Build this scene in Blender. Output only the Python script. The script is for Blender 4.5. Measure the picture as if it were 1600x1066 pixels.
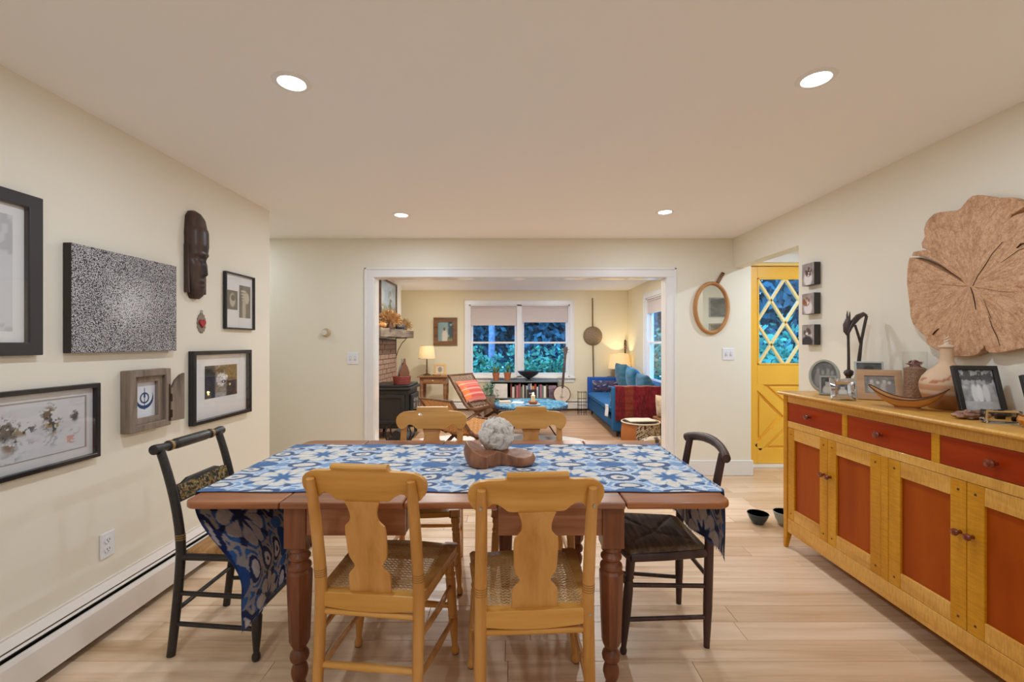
import bpy, bmesh, math, random
import numpy as np
from mathutils import Vector, Matrix, Euler

for _o in list(bpy.data.objects):
    bpy.data.objects.remove(_o)
scene = bpy.context.scene
COL = scene.collection
R = math.radians
random.seed(7)
rng = np.random.default_rng(11)

# ---------------------------------------------------------------- camera
FPX, CAMH, HZ = 690.0, 1.30, 536.0          # focal length in px of the 1600 px frame, eye height, horizon row
cam_d = bpy.data.cameras.new('camera')
cam_d.sensor_width = 36.0
cam_d.lens = 36.0 * FPX / 1600.0
cam_d.shift_y = 3.0 / 1600.0
cam_d.clip_start = 0.05
cam = bpy.data.objects.new('camera', cam_d)
cam.location = (0, 0, CAMH)
cam.rotation_euler = (R(90), 0, 0)
COL.objects.link(cam)
scene.camera = cam

# ---------------------------------------------------------------- world (blue dusk), exposure
world = bpy.data.worlds.new('dusk')
scene.world = world
world.use_nodes = True
_wb = world.node_tree.nodes['Background']
_wb.inputs[0].default_value = (0.13, 0.37, 0.88, 1)
_wb.inputs[1].default_value = 7.5
vs = scene.view_settings
vs.view_transform = 'Standard'
vs.look = 'None'
vs.exposure = 0.0
vs.gamma = 1.0
vs.use_curve_mapping = False
P_DOWN = 8.3        # watts of one ceiling downlight
P_TABLE_LAMP = 44.0
scene.cycles.max_bounces = 8
scene.cycles.diffuse_bounces = 5
scene.cycles.transparent_max_bounces = 12
scene.cycles.caustics_reflective = False
scene.cycles.caustics_refractive = False
scene.cycles.use_denoising = True
scene.cycles.sample_clamp_indirect = 6.0

# ---------------------------------------------------------------- helpers: colour, materials
def lin(c):
    c = c / 255.0
    return c / 12.92 if c <= 0.04045 else ((c + 0.055) / 1.055) ** 2.4
def S(r, g, b):
    return (lin(r), lin(g), lin(b), 1.0)
def lin_np(a):
    a = np.clip(np.asarray(a, float) / 255.0, 0, 1)
    return np.where(a <= 0.04045, a / 12.92, ((a + 0.055) / 1.055) ** 2.4)

MATS = {}
def new_mat(name):
    m = bpy.data.materials.new(name)
    m.use_nodes = True
    nt = m.node_tree
    return m, nt, nt.nodes['Principled BSDF']
def N(nt, kind, **kw):
    n = nt.nodes.new(kind)
    for k, v in kw.items():
        setattr(n, k, v)
    return n
def ramp(nt, stops):
    r = N(nt, 'ShaderNodeValToRGB')
    e = r.color_ramp.elements
    e[0].position, e[0].color = stops[0]
    e[1].position, e[1].color = stops[1]
    for p, c in stops[2:]:
        x = e.new(p); x.color = c
    return r
def plain(name, col, rough=0.5, bump=0.0, scale=60, metal=0.0, var=0.0, coat=0.0, spec=0.5):
    if name in MATS: return MATS[name]
    m, nt, b = new_mat(name)
    b.inputs['Base Color'].default_value = col
    b.inputs['Roughness'].default_value = rough
    b.inputs['Metallic'].default_value = metal
    b.inputs['Coat Weight'].default_value = coat
    b.inputs['Specular IOR Level'].default_value = spec
    tc = N(nt, 'ShaderNodeTexCoord')
    nz = N(nt, 'ShaderNodeTexNoise'); nz.inputs['Scale'].default_value = scale; nz.inputs['Detail'].default_value = 4
    nt.links.new(tc.outputs['Object'], nz.inputs['Vector'])
    if var > 0:
        d = tuple(max(0, c * (1 - var)) for c in col[:3]) + (1,)
        l = tuple(min(1, c * (1 + var)) for c in col[:3]) + (1,)
        rp = ramp(nt, [(0.3, d), (0.7, l)])
        nt.links.new(nz.outputs['Fac'], rp.inputs['Fac'])
        nt.links.new(rp.outputs['Color'], b.inputs['Base Color'])
    if bump > 0:
        bp = N(nt, 'ShaderNodeBump'); bp.inputs['Strength'].default_value = bump; bp.inputs['Distance'].default_value = 0.004
        nt.links.new(nz.outputs['Fac'], bp.inputs['Height'])
        nt.links.new(bp.outputs['Normal'], b.inputs['Normal'])
    MATS[name] = m
    return m
def wood(name, dark, mid, light, axis='X', scale=6.0, stretch=14.0, rough=0.38, bump=0.06, figure=0.0, figscale=60, rand=0.0, coat=0.0, spec=0.4):
    """grain stretched along one local axis; rand>0 shifts tone from object to object"""
    if name in MATS: return MATS[name]
    m, nt, b = new_mat(name)
    b.inputs['Roughness'].default_value = rough
    b.inputs['Coat Weight'].default_value = coat
    b.inputs['Specular IOR Level'].default_value = spec
    tc = N(nt, 'ShaderNodeTexCoord')
    oi = N(nt, 'ShaderNodeObjectInfo')
    add = N(nt, 'ShaderNodeVectorMath', operation='MULTIPLY_ADD')
    comb = N(nt, 'ShaderNodeCombineXYZ')
    for k in 'XYZ': nt.links.new(oi.outputs['Random'], comb.inputs[k])
    add.inputs[1].default_value = (17.0, 31.0, 23.0)
    nt.links.new(comb.outputs[0], add.inputs[0]); nt.links.new(tc.outputs['Object'], add.inputs[2])
    mp = N(nt, 'ShaderNodeMapping')
    sc = [scale * stretch] * 3; sc['XYZ'.index(axis)] = scale
    mp.inputs['Scale'].default_value = [s * 0.35 for s in sc]
    nt.links.new(add.outputs[0], mp.inputs['Vector'])
    nz = N(nt, 'ShaderNodeTexNoise'); nz.inputs['Scale'].default_value = 1.0; nz.inputs['Detail'].default_value = 6; nz.inputs['Roughness'].default_value = 0.6
    nz.inputs['Distortion'].default_value = 0.4
    nt.links.new(mp.outputs[0], nz.inputs['Vector'])
    rp = ramp(nt, [(0.28, dark), (0.5, mid), (0.75, light)])
    nt.links.new(nz.outputs['Fac'], rp.inputs['Fac'])
    out = rp.outputs['Color']
    if figure > 0:
        mp2 = N(nt, 'ShaderNodeMapping')
        sc2 = [figscale * 0.12] * 3; sc2['XYZ'.index(axis)] = figscale
        mp2.inputs['Scale'].default_value = sc2
        nt.links.new(add.outputs[0], mp2.inputs['Vector'])
        n2 = N(nt, 'ShaderNodeTexNoise'); n2.inputs['Scale'].default_value = 1.0; n2.inputs['Detail'].default_value = 2
        nt.links.new(mp2.outputs[0], n2.inputs['Vector'])
        mx = N(nt, 'ShaderNodeMix', data_type='RGBA', blend_type='MULTIPLY')
        r2 = ramp(nt, [(0.35, (0.62, 0.56, 0.45, 1)), (0.6, (1, 1, 1, 1))])
        nt.links.new(n2.outputs['Fac'], r2.inputs['Fac'])
        mx.inputs[0].default_value = figure
        nt.links.new(out, mx.inputs[6]); nt.links.new(r2.outputs['Color'], mx.inputs[7])
        out = mx.outputs[2]
    if rand > 0:
        hs = N(nt, 'ShaderNodeHueSaturation')
        mr = N(nt, 'ShaderNodeMapRange'); mr.inputs[3].default_value = 1 - rand; mr.inputs[4].default_value = 1 + rand * 0.55
        nt.links.new(oi.outputs['Random'], mr.inputs[0]); nt.links.new(mr.outputs[0], hs.inputs['Value'])
        mr2 = N(nt, 'ShaderNodeMapRange'); mr2.inputs[3].default_value = 1.12; mr2.inputs[4].default_value = 0.92
        nt.links.new(oi.outputs['Random'], mr2.inputs[0]); nt.links.new(mr2.outputs[0], hs.inputs['Saturation'])
        nt.links.new(out, hs.inputs['Color']); out = hs.outputs['Color']
    nt.links.new(out, b.inputs['Base Color'])
    bp = N(nt, 'ShaderNodeBump'); bp.inputs['Strength'].default_value = bump; bp.inputs['Distance'].default_value = 0.003
    nt.links.new(nz.outputs['Fac'], bp.inputs['Height']); nt.links.new(bp.outputs['Normal'], b.inputs['Normal'])
    MATS[name] = m
    return m
def painted(name='printed', rough=0.7, bump=0.0, bscale=900, spec=0.3, sheen=0.0):
    """colour comes from the mesh's own colour attribute (print, pattern)"""
    if name in MATS: return MATS[name]
    m, nt, b = new_mat(name)
    a = N(nt, 'ShaderNodeVertexColor'); a.layer_name = 'Col'
    nt.links.new(a.outputs['Color'], b.inputs['Base Color'])
    b.inputs['Roughness'].default_value = rough
    b.inputs['Specular IOR Level'].default_value = spec
    b.inputs['Sheen Weight'].default_value = sheen
    if bump > 0:
        tc = N(nt, 'ShaderNodeTexCoord')
        nz = N(nt, 'ShaderNodeTexNoise'); nz.inputs['Scale'].default_value = bscale
        bp = N(nt, 'ShaderNodeBump'); bp.inputs['Strength'].default_value = bump; bp.inputs['Distance'].default_value = 0.002
        nt.links.new(tc.outputs['Object'], nz.inputs['Vector'])
        nt.links.new(nz.outputs['Fac'], bp.inputs['Height']); nt.links.new(bp.outputs['Normal'], b.inputs['Normal'])
    MATS[name] = m
    return m
def emissive(name, col, strength):
    if name in MATS: return MATS[name]
    m, nt, b = new_mat(name)
    b.inputs['Base Color'].default_value = col
    b.inputs['Emission Color'].default_value = col
    b.inputs['Emission Strength'].default_value = strength
    b.inputs['Roughness'].default_value = 0.6
    MATS[name] = m
    return m
def pane_mat(name, gloss=0.06, tint=(1, 1, 1, 1)):
    if name in MATS: return MATS[name]
    m, nt, b = new_mat(name)
    out = [n for n in nt.nodes if n.type == 'OUTPUT_MATERIAL'][0]
    nt.nodes.remove(b)
    t = N(nt, 'ShaderNodeBsdfTransparent'); t.inputs[0].default_value = tint
    g = N(nt, 'ShaderNodeBsdfGlossy'); g.inputs['Roughness'].default_value = 0.02
    mx = N(nt, 'ShaderNodeMixShader')
    lw_ = N(nt, 'ShaderNodeLayerWeight'); lw_.inputs[0].default_value = 0.5
    pw_ = N(nt, 'ShaderNodeMath', operation='POWER'); pw_.inputs[1].default_value = 4.0
    ml = N(nt, 'ShaderNodeMath', operation='MULTIPLY_ADD'); ml.inputs[1].default_value = 0.5; ml.inputs[2].default_value = gloss
    nt.links.new(lw_.outputs['Facing'], pw_.inputs[0]); nt.links.new(pw_.outputs[0], ml.inputs[0]); nt.links.new(ml.outputs[0], mx.inputs[0])
    nt.links.new(t.outputs[0], mx.inputs[1]); nt.links.new(g.outputs[0], mx.inputs[2])
    nt.links.new(mx.outputs[0], out.inputs['Surface'])
    MATS[name] = m
    return m
def glass_mat(name, col=(1, 1, 1, 1), rough=0.0, ior=1.45):
    if name in MATS: return MATS[name]
    m, nt, b = new_mat(name)
    b.inputs['Base Color'].default_value = col
    b.inputs['Transmission Weight'].default_value = 1.0
    b.inputs['Roughness'].default_value = rough
    b.inputs['IOR'].default_value = ior
    MATS[name] = m
    return m
def shade_mat(name, col, trans=0.6):
    """thin lamp-shade cloth that lets light through"""
    if name in MATS: return MATS[name]
    m, nt, b = new_mat(name)
    out = [n for n in nt.nodes if n.type == 'OUTPUT_MATERIAL'][0]
    nt.nodes.remove(b)
    d = N(nt, 'ShaderNodeBsdfDiffuse'); d.inputs[0].default_value = col
    t = N(nt, 'ShaderNodeBsdfTranslucent'); t.inputs[0].default_value = col
    mx = N(nt, 'ShaderNodeMixShader'); mx.inputs[0].default_value = trans
    nt.links.new(d.outputs[0], mx.inputs[1]); nt.links.new(t.outputs[0], mx.inputs[2])
    nt.links.new(mx.outputs[0], out.inputs['Surface'])
    MATS[name] = m
    return m

# ---------------------------------------------------------------- helpers: geometry
class MB:
    """collects shapes into one mesh"""
    def __init__(self):
        self.v, self.f, self.c = [], [], []
    def add(self, vs_, fs_, M=None, col=None):
        o = len(self.v)
        if M is not None:
            vs_ = [tuple(M @ Vector(p)) for p in vs_]
        self.v.extend([tuple(p) for p in vs_])
        self.f.extend([tuple(i + o for i in f) for f in fs_])
        if col is not None:
            self.c.extend([col] * len(vs_) if not isinstance(col, list) else col)
        return self
    def box(self, x0, x1, y0, y1, z0, z1, M=None, col=None):
        v = [(x0, y0, z0), (x1, y0, z0), (x1, y1, z0), (x0, y1, z0), (x0, y0, z1), (x1, y0, z1), (x1, y1, z1), (x0, y1, z1)]
        f = [(3, 2, 1, 0), (4, 5, 6, 7), (0, 1, 5, 4), (1, 2, 6, 5), (2, 3, 7, 6), (3, 0, 4, 7)]
        return self.add(v, f, M, col)
    def bar(self, a, b, w, h, up=(0, 0, 1), col=None):
        """rectangular bar from a to b: w sideways, h along up"""
        a, b = Vector(a), Vector(b); t = (b - a).normalized(); u = Vector(up)
        s = t.cross(u)
        if s.length < 1e-4: s = t.cross(Vector((1, 0, 0)))
        s.normalize(); u = s.cross(t).normalized()
        v = []
        for p in (a, b):
            for i, j in ((-1, -1), (1, -1), (1, 1), (-1, 1)):
                v.append(tuple(p + s * (i * w / 2) + u * (j * h / 2)))
        return self.add(v, [(3, 2, 1, 0), (4, 5, 6, 7), (0, 1, 5, 4), (1, 2, 6, 5), (2, 3, 7, 6), (3, 0, 4, 7)], None, col)
    def tube(self, pts, rad, n=10, flat=None, col=None, closed=False):
        """swept round section; flat=(a,b) squashes it"""
        pts = [Vector(p) for p in pts]; k = len(pts)
        if not isinstance(rad, (list, tuple)): rad = [rad] * k
        vs_, fs_ = [], []
        ref = None
        for i, p in enumerate(pts):
            t = (pts[(i + 1) % k] - pts[i - 1]) if closed else (pts[min(i + 1, k - 1)] - pts[max(i - 1, 0)])
            t.normalize()
            if ref is None:
                ref = Vector((0, 0, 1)) if abs(t.z) < 0.9 else Vector((0, 1, 0))
            s = t.cross(ref); s.normalize(); u = s.cross(t).normalized(); ref = u
            fa, fb = flat if flat else (1, 1)
            for j in range(n):
                a = 2 * math.pi * j / n
                vs_.append(tuple(p + s * (math.cos(a) * rad[i] * fa) + u * (math.sin(a) * rad[i] * fb)))
        m = k if closed else k - 1
        for i in range(m):
            for j in range(n):
                a, b2 = i * n + j, i * n + (j + 1) % n
                c, d = ((i + 1) % k) * n + (j + 1) % n, ((i + 1) % k) * n + j
                fs_.append((a, b2, c, d))
        if not closed:
            fs_.append(tuple(reversed(range(n)))); fs_.append(tuple(range((k - 1) * n, k * n)))
        return self.add(vs_, fs_, None, col)
    def lathe(self, prof, n=20, M=None, col=None, sides=None):
        """profile of (r,z) turned about z"""
        n = sides or n
        vs_, fs_ = [], []
        off = math.pi / n if sides else 0
        for r, z in prof:
            for j in range(n):
                a = 2 * math.pi * j / n + off
                vs_.append((r * math.cos(a), r * math.sin(a), z))
        for i in range(len(prof) - 1):
            for j in range(n):
                fs_.append((i * n + j, i * n + (j + 1) % n, (i + 1) * n + (j + 1) % n, (i + 1) * n + j))
        if prof[0][0] > 1e-5: fs_.append(tuple(reversed(range(n))))
        if prof[-1][0] > 1e-5: fs_.append(tuple(range((len(prof) - 1) * n, len(prof) * n)))
        return self.add(vs_, fs_, M, col)
    def prism(self, poly, d0, d1, M=None, col=None, fn=None):
        """outline in (x,z), extruded along y from d0 to d1; fn remaps each point"""
        a = 0
        for i in range(len(poly)):
            x0, z0 = poly[i]; x1, z1 = poly[(i + 1) % len(poly)]
            a += x0 * z1 - x1 * z0
        if a < 0: poly = list(reversed(poly))
        k = len(poly)
        vs_ = [(x, d0, z) for x, z in poly] + [(x, d1, z) for x, z in poly]
        if fn: vs_ = [fn(*p) for p in vs_]
        fs_ = [tuple(range(k)), tuple(reversed(range(k, 2 * k)))]
        for i in range(k):
            j = (i + 1) % k
            fs_.append((i, k + i, k + j, j))
        return self.add(vs_, fs_, M, col)
    def grid(self, nu, nv, fn, col=None, flip=False):
        vs_, fs_ = [], []
        for i in range(nu + 1):
            for j in range(nv + 1):
                vs_.append(fn(i / nu, j / nv))
        w = nv + 1
        for i in range(nu):
            for j in range(nv):
                q = (i * w + j, (i + 1) * w + j, (i + 1) * w + j + 1, i * w + j + 1)
                fs_.append(tuple(reversed(q)) if flip else q)
        return self.add(vs_, fs_, None, col)
    def ball(self, c, r, nu=16, nv=10, fn=None, col=None, M=None):
        """sphere/ellipsoid; fn(unit vector) scales the radius"""
        if not isinstance(r, (list, tuple)): r = (r, r, r)
        vs_, fs_ = [], []
        for j in range(nv + 1):
            ph = math.pi * j / nv
            for i in range(nu):
                th = 2 * math.pi * i / nu
                d = (math.sin(ph) * math.cos(th), math.sin(ph) * math.sin(th), -math.cos(ph))
                s = fn(d) if fn else 1
                vs_.append((c[0] + d[0] * r[0] * s, c[1] + d[1] * r[1] * s, c[2] + d[2] * r[2] * s))
        for j in range(nv):
            for i in range(nu):
                fs_.append((j * nu + i, j * nu + (i + 1) % nu, (j + 1) * nu + (i + 1) % nu, (j + 1) * nu + i))
        return self.add(vs_, fs_, M, col)
    def build(self, name, mat, parent=None, smooth=False, bevel=0.0, seg=2, angle=38, label=None, kind=None):
        me = bpy.data.meshes.new(name)
        me.from_pydata(self.v, [], self.f)
        me.validate(); me.update()
        if self.c:
            at = me.color_attributes.new('Col', 'FLOAT_COLOR', 'POINT')
            c = np.ones((len(self.v), 4), dtype=np.float32); c[:, :3] = np.array([x[:3] for x in self.c], dtype=np.float32)
            at.data.foreach_set('color', c.ravel())
        if smooth:
            me.shade_smooth(); me.set_sharp_from_angle(angle=R(angle))
        me.materials.append(mat)
        o = bpy.data.objects.new(name, me)
        COL.objects.link(o)
        if parent is not None: o.parent = parent
        if bevel > 0:
            b = o.modifiers.new('bevel', 'BEVEL'); b.width = bevel; b.segments = seg; b.limit_method = 'ANGLE'; b.angle_limit = R(50)
        if label: o['label'] = label
        if kind: o['kind'] = kind
        return o
def tag(o, label, cat, group=None, kind=None):
    o['label'] = label; o['category'] = cat
    if group: o['group'] = group
    if kind: o['kind'] = kind
    return o
def thing(name, label, cat, loc=(0, 0, 0), rz=0.0, group=None):
    o = bpy.data.objects.new(name, None)
    o.empty_display_size = 0.1
    COL.objects.link(o)
    o.location = loc; o.rotation_euler = (0, 0, rz)
    return tag(o, label, cat, group)
def copy_tree(o, parent=None):
    c = o.copy(); COL.objects.link(c)
    if parent is not None: c.parent = parent
    for ch in list(o.children): copy_tree(ch, c)
    return c
def struct(o):
    o['kind'] = 'structure'
    return o
def lamp(name, kind, loc, power, col, parent=None, size=0.1, rot=None, spread=None):
    d = bpy.data.lights.new(name, kind)
    d.energy = power; d.color = col
    if kind == 'AREA':
        d.shape = 'DISK'; d.size = size
        if spread: d.spread = spread
    else:
        d.shadow_soft_size = size
    o = bpy.data.objects.new(name, d); COL.objects.link(o)
    o.location = loc
    if rot: o.rotation_euler = rot
    if parent is not None: o.parent = parent
    return o
def Tm(x, y, z): return Matrix.Translation((x, y, z))
def Rm(ax, deg): return Matrix.Rotation(R(deg), 4, ax)
def at(px, py, d):
    """a point of the room seen at pixel (px,py), d metres down the room"""
    return ((px - 800.0) * d / FPX, d, CAMH - (py - HZ) * d / FPX)
def smoothstep(a, b, x):
    t = np.clip((x - a) / (b - a), 0, 1); return t * t * (3 - 2 * t)
def vnoise(u, v, sc, seed=0):
    """value noise 0..1 over numpy arrays"""
    r = np.random.default_rng(seed); T = r.random((64, 64))
    x, y = u * sc, v * sc
    xi, yi = np.floor(x).astype(int), np.floor(y).astype(int)
    fx, fy = x - xi, y - yi; fx = fx * fx * (3 - 2 * fx); fy = fy * fy * (3 - 2 * fy)
    g = lambda a, b: T[a % 64, b % 64]
    return (g(xi, yi) * (1 - fx) + g(xi + 1, yi) * fx) * (1 - fy) + (g(xi, yi + 1) * (1 - fx) + g(xi + 1, yi + 1) * fx) * fy
def fbm(u, v, sc, seed=0, o=3):
    s = 0; a = 0.5; t = 0
    for k in range(o):
        s = s + a * vnoise(u, v, sc * 2 ** k, seed + k); t += a; a *= 0.5
    return s / t
def mixc(base, col, m):
    """blend an RGB (0-255) into an image array by mask m"""
    return base * (1 - m[..., None]) + np.array(col, float) * m[..., None]
def print_sheet(name, parent, w, h, nx, ny, fn, mat, x=0, y=0, z=0):
    """flat print facing -y, centred on (x,z) at depth y; fn(u,v)->RGB 0-255, u right, v up, 0..1"""
    U, V = np.meshgrid(np.linspace(0, 1, nx + 1), np.linspace(0, 1, ny + 1), indexing='ij')
    c = lin_np(fn(U, V)).reshape(-1, 3)
    b = MB()
    b.grid(nx, ny, lambda u, v: (x + (u - .5) * w, y, z + (v - .5) * h))
    b.c = [tuple(p) for p in c]
    return b.build(name, mat, parent)
def frame_ring(b, w, h, fw, d0, d1, cx=0, cz=0):
    """four mitred bars round a w x h outline, facing -y"""
    o = [(-w / 2, -h / 2), (w / 2, -h / 2), (w / 2, h / 2), (-w / 2, h / 2)]
    i = [(-w / 2 + fw, -h / 2 + fw), (w / 2 - fw, -h / 2 + fw), (w / 2 - fw, h / 2 - fw), (-w / 2 + fw, h / 2 - fw)]
    v = []
    for d in (d0, d1):
        for p in o + i: v.append((cx + p[0], d, cz + p[1]))
    f = []
    for k in range(4):
        n = (k + 1) % 4
        f += [(k, n, 4 + n, 4 + k), (8 + n, 8 + k, 12 + k, 12 + n), (n, k, 8 + k, 8 + n), (4 + k, 4 + n, 12 + n, 12 + k)]
    return b.add(v, f)
# ================================================================ the setting
H = 2.325
XL, XR = -1.885, 2.17            # dining side walls
YF, YF2 = 4.333, 4.459           # far wall of the dining room (front, back)
YC = 3.433                       # where the picture wall ends
YW = 8.60                        # window wall of the living room
XLR = 2.256                      # its side wall

M_WALL = plain('wall_paint_cream', S(239, 232, 215), 0.6, 0.05, 220)
M_WALL2 = plain('wall_paint_living', S(238, 226, 194), 0.6, 0.05, 220)
M_CEIL = plain('ceiling_paint', S(250, 248, 247), 0.75, 0.03, 160)
M_TRIM = plain('trim_paint_white', S(236, 234, 232), 0.28, 0.0)
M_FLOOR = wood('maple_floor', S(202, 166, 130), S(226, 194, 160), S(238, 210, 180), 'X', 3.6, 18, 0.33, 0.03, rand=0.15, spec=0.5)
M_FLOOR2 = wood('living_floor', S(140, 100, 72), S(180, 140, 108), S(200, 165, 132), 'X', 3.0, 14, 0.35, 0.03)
M_YEL = plain('door_paint_yellow', S(246, 190, 66), 0.35, 0.02, 90)
M_BLACKIRON = plain('black_iron', S(28, 28, 30), 0.45, 0.1, 180)
M_PANE = pane_mat('window_glass', 0.02)

# floors: dark bed under the boards, each board its own piece
fl = struct(MB().box(-3.7, 3.8, -3.3, YF2, -0.05, -0.012).build('floor', plain('floor_bed', S(120, 84, 56), 0.8)))
fl['label'] = 'light maple plank floor of the dining room'
MB().box(-3.7, 3.8, -3.3, 0.66, -0.012, 0.0).build('floor_field', M_FLOOR, fl)
pw = 0.127
y = 0.66
row = 0
while y < YF2 + 0.25:
    x = -2.3 - random.random() * 1.1 if y < YC - 0.1 else -3.55 + random.random() * 0.3
    x = max(x, -3.6)
    end = 2.25 if y < 3.2 else 3.68
    if y < 1.9: end = 2.25
    x0 = x
    while x0 < end:
        L = random.choice((0.75, 0.95, 1.2, 1.45, 1.7, 1.95))
        x1 = min(x0 + L, end)
        if end - x1 < 0.25: x1 = end
        g = 0.0007
        b = MB()
        a = -0.0015
        b.add([(x0 + g, y + g, -0.012), (x1 - g, y + g, -0.012), (x1 - g, y + pw - g, -0.012), (x0 + g, y + pw - g, -0.012),
               (x0 + g, y + g, a), (x1 - g, y + g, a), (x1 - g, y + pw - g, a), (x0 + g, y + pw - g, a),
               (x0 + g + .0012, y + g + .0012, 0), (x1 - g - .0012, y + g + .0012, 0), (x1 - g - .0012, y + pw - g - .0012, 0), (x0 + g + .0012, y + pw - g - .0012, 0)],
              [(0, 1, 5, 4), (1, 2, 6, 5), (2, 3, 7, 6), (3, 0, 4, 7), (4, 5, 9, 8), (5, 6, 10, 9), (6, 7, 11, 10), (7, 4, 8, 11), (8, 9, 10, 11)])
        b.build('plank', M_FLOOR, fl)
        x0 = x1
    y += pw
    row += 1
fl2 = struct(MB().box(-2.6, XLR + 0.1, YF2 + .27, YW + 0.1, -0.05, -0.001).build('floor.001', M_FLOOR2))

# ceilings
struct(MB().box(-3.7, 3.8, -3.3, 4.76, H, H + 0.08).build('ceiling', M_CEIL))
struct(MB().box(-2.6, XLR + 0.1, 4.76, YW + 0.12, H, H + 0.08).build('ceiling.001', M_CEIL))

# walls
struct(MB().box(XL - 0.115, XL, -3.3, YC, 0, H).build('wall_left', M_WALL))
struct(MB().box(-3.7, XL - 0.115, YC - 0.1, YC, 0, H).build('wall_passage', M_WALL))
struct(MB().box(-3.7, -3.6, YC, YF, 0, H).build('wall_passage_end', M_WALL))
struct(MB().box(XL, XR, -3.3, -3.2, 0, H).build('wall_behind', M_WALL))
OX0, OX1, OZ = -1.344, 1.507, 1.937
b = MB()
b.box(-3.7, OX0 - .012, YF, YF2, 0, H).box(OX1 + .012, 2.345, YF, YF2, 0, H).box(OX0 - .012, OX1 + .012, YF, YF2, OZ + .012, H)
struct(b.build('wall_far', M_WALL))
b = MB()
b.box(XR, XR + 0.12, -3.3, 3.342, 0, H).box(XR, XR + 0.12, 3.342, YF, 2.04, H)
struct(b.build('wall_right', M_WALL))
# entry hall behind the doorway
struct(MB().box(XR + .12, 3.8, 1.70, 1.80, 0, H).build('wall_hall_end', M_WALL))
struct(MB().box(3.70, 3.80, 1.80, 4.76, 0, H).build('wall_hall_side', M_WALL))
b = MB()
b.box(XLR, 2.455, 4.62, 4.74, 0, H).box(3.40, 3.80, 4.62, 4.74, 0, H).box(2.455, 3.40, 4.62, 4.74, 2.14, H)
struct(b.build('wall_entry', M_WALL))
struct(MB().box(XLR, 2.345, YF2, 4.62, 0, H).build('wall_return', M_WALL))
# living room
struct(MB().box(-2.62, -2.5, YF2, YW + .12, 0, H).build('wall_living_left', M_WALL2))
WX0, WX1, WZ0, WZ1 = -0.835, 1.125, 0.655, 2.045
b = MB()
b.box(-2.5, WX0, YW, YW + .12, 0, H).box(WX1, XLR + .12, YW, YW + .12, 0, H).box(WX0, WX1, YW, YW + .12, 0, WZ0).box(WX0, WX1, YW, YW + .12, WZ1, H)
struct(b.build('wall_living_window', M_WALL2))
RY0, RY1 = 6.42, 7.42
b = MB()
b.box(XLR, XLR + .12, 4.74, RY0, 0, H).box(XLR, XLR + .12, RY1, YW, 0, H).box(XLR, XLR + .12, RY0, RY1, 0, WZ0).box(XLR, XLR + .12, RY0, RY1, WZ1, H)
struct(b.build('wall_living_right', M_WALL2))

# cased opening: jamb lining + flat casing with a raised outer bead
b = MB()
b.box(OX0 - .012, OX0, YF - .002, YF2 + .002, 0, OZ).box(OX1, OX1 + .012, YF - .002, YF2 + .002, 0, OZ).box(OX0 - .012, OX1 + .012, YF - .002, YF2 + .002, OZ, OZ + .012)
struct(b.build('trim_1', plain('jamb_gloss_paint', S(232, 228, 224), 0.13), bevel=0.002))
b = MB()
cw = 0.092
for s, xx in ((-1, OX0), (1, OX1)):
    xa, xb = (xx - cw - .006, xx - .006) if s < 0 else (xx + .006, xx + cw + .006)
    b.box(xa, xb, YF - .018, YF, 0, OZ + .006)
    xo = xa if s < 0 else xb - .018
    b.box(xo, xo + .018, YF - .027, YF - .018, 0, OZ + .006 + cw)
b.box(OX0 - cw - .006, OX1 + cw + .006, YF - .018, YF, OZ + .006, OZ + .006 + cw)
b.box(OX0 - cw - .006, OX1 + cw + .006, YF - .027, YF - .018, OZ + .006 + cw - .018, OZ + .006 + cw)
struct(b.build('trim_2', M_TRIM, bevel=0.003))
b = MB()
for s, xx in ((-1, OX0), (1, OX1)):
    xa, xb = (xx - cw, xx - .006) if s < 0 else (xx + .006, xx + cw)
    b.box(xa, xb, YF2, YF2 + .018, 0, OZ + .006)
b.box(OX0 - cw, OX1 + cw, YF2, YF2 + .018, OZ + .006, OZ + .006 + cw)
struct(b.build('trim_3', M_TRIM, bevel=0.003))

# baseboards
def baseboard(name, x0, x1, y0, y1, h=0.145):
    b = MB().box(x0, x1, y0, y1, 0, h)
    return struct(b.build(name, M_TRIM, bevel=0.005))
baseboard('baseboard_far_left', -3.6, OX0 - cw - .006, YF - .016, YF)
baseboard('baseboard_far_right', OX1 + cw + .006, 2.361, YF - .016, YF, 0.15)
baseboard('baseboard_return', 2.345, 2.361, YF, 4.60, 0.15)
baseboard('baseboard_right', XR - .016, XR, -3.2, 3.342)
baseboard('baseboard_passage', -3.6, XL, YC, YC + .016)
baseboard('baseboard_living_right', XLR - .014, XLR, 4.74, YW)

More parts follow.
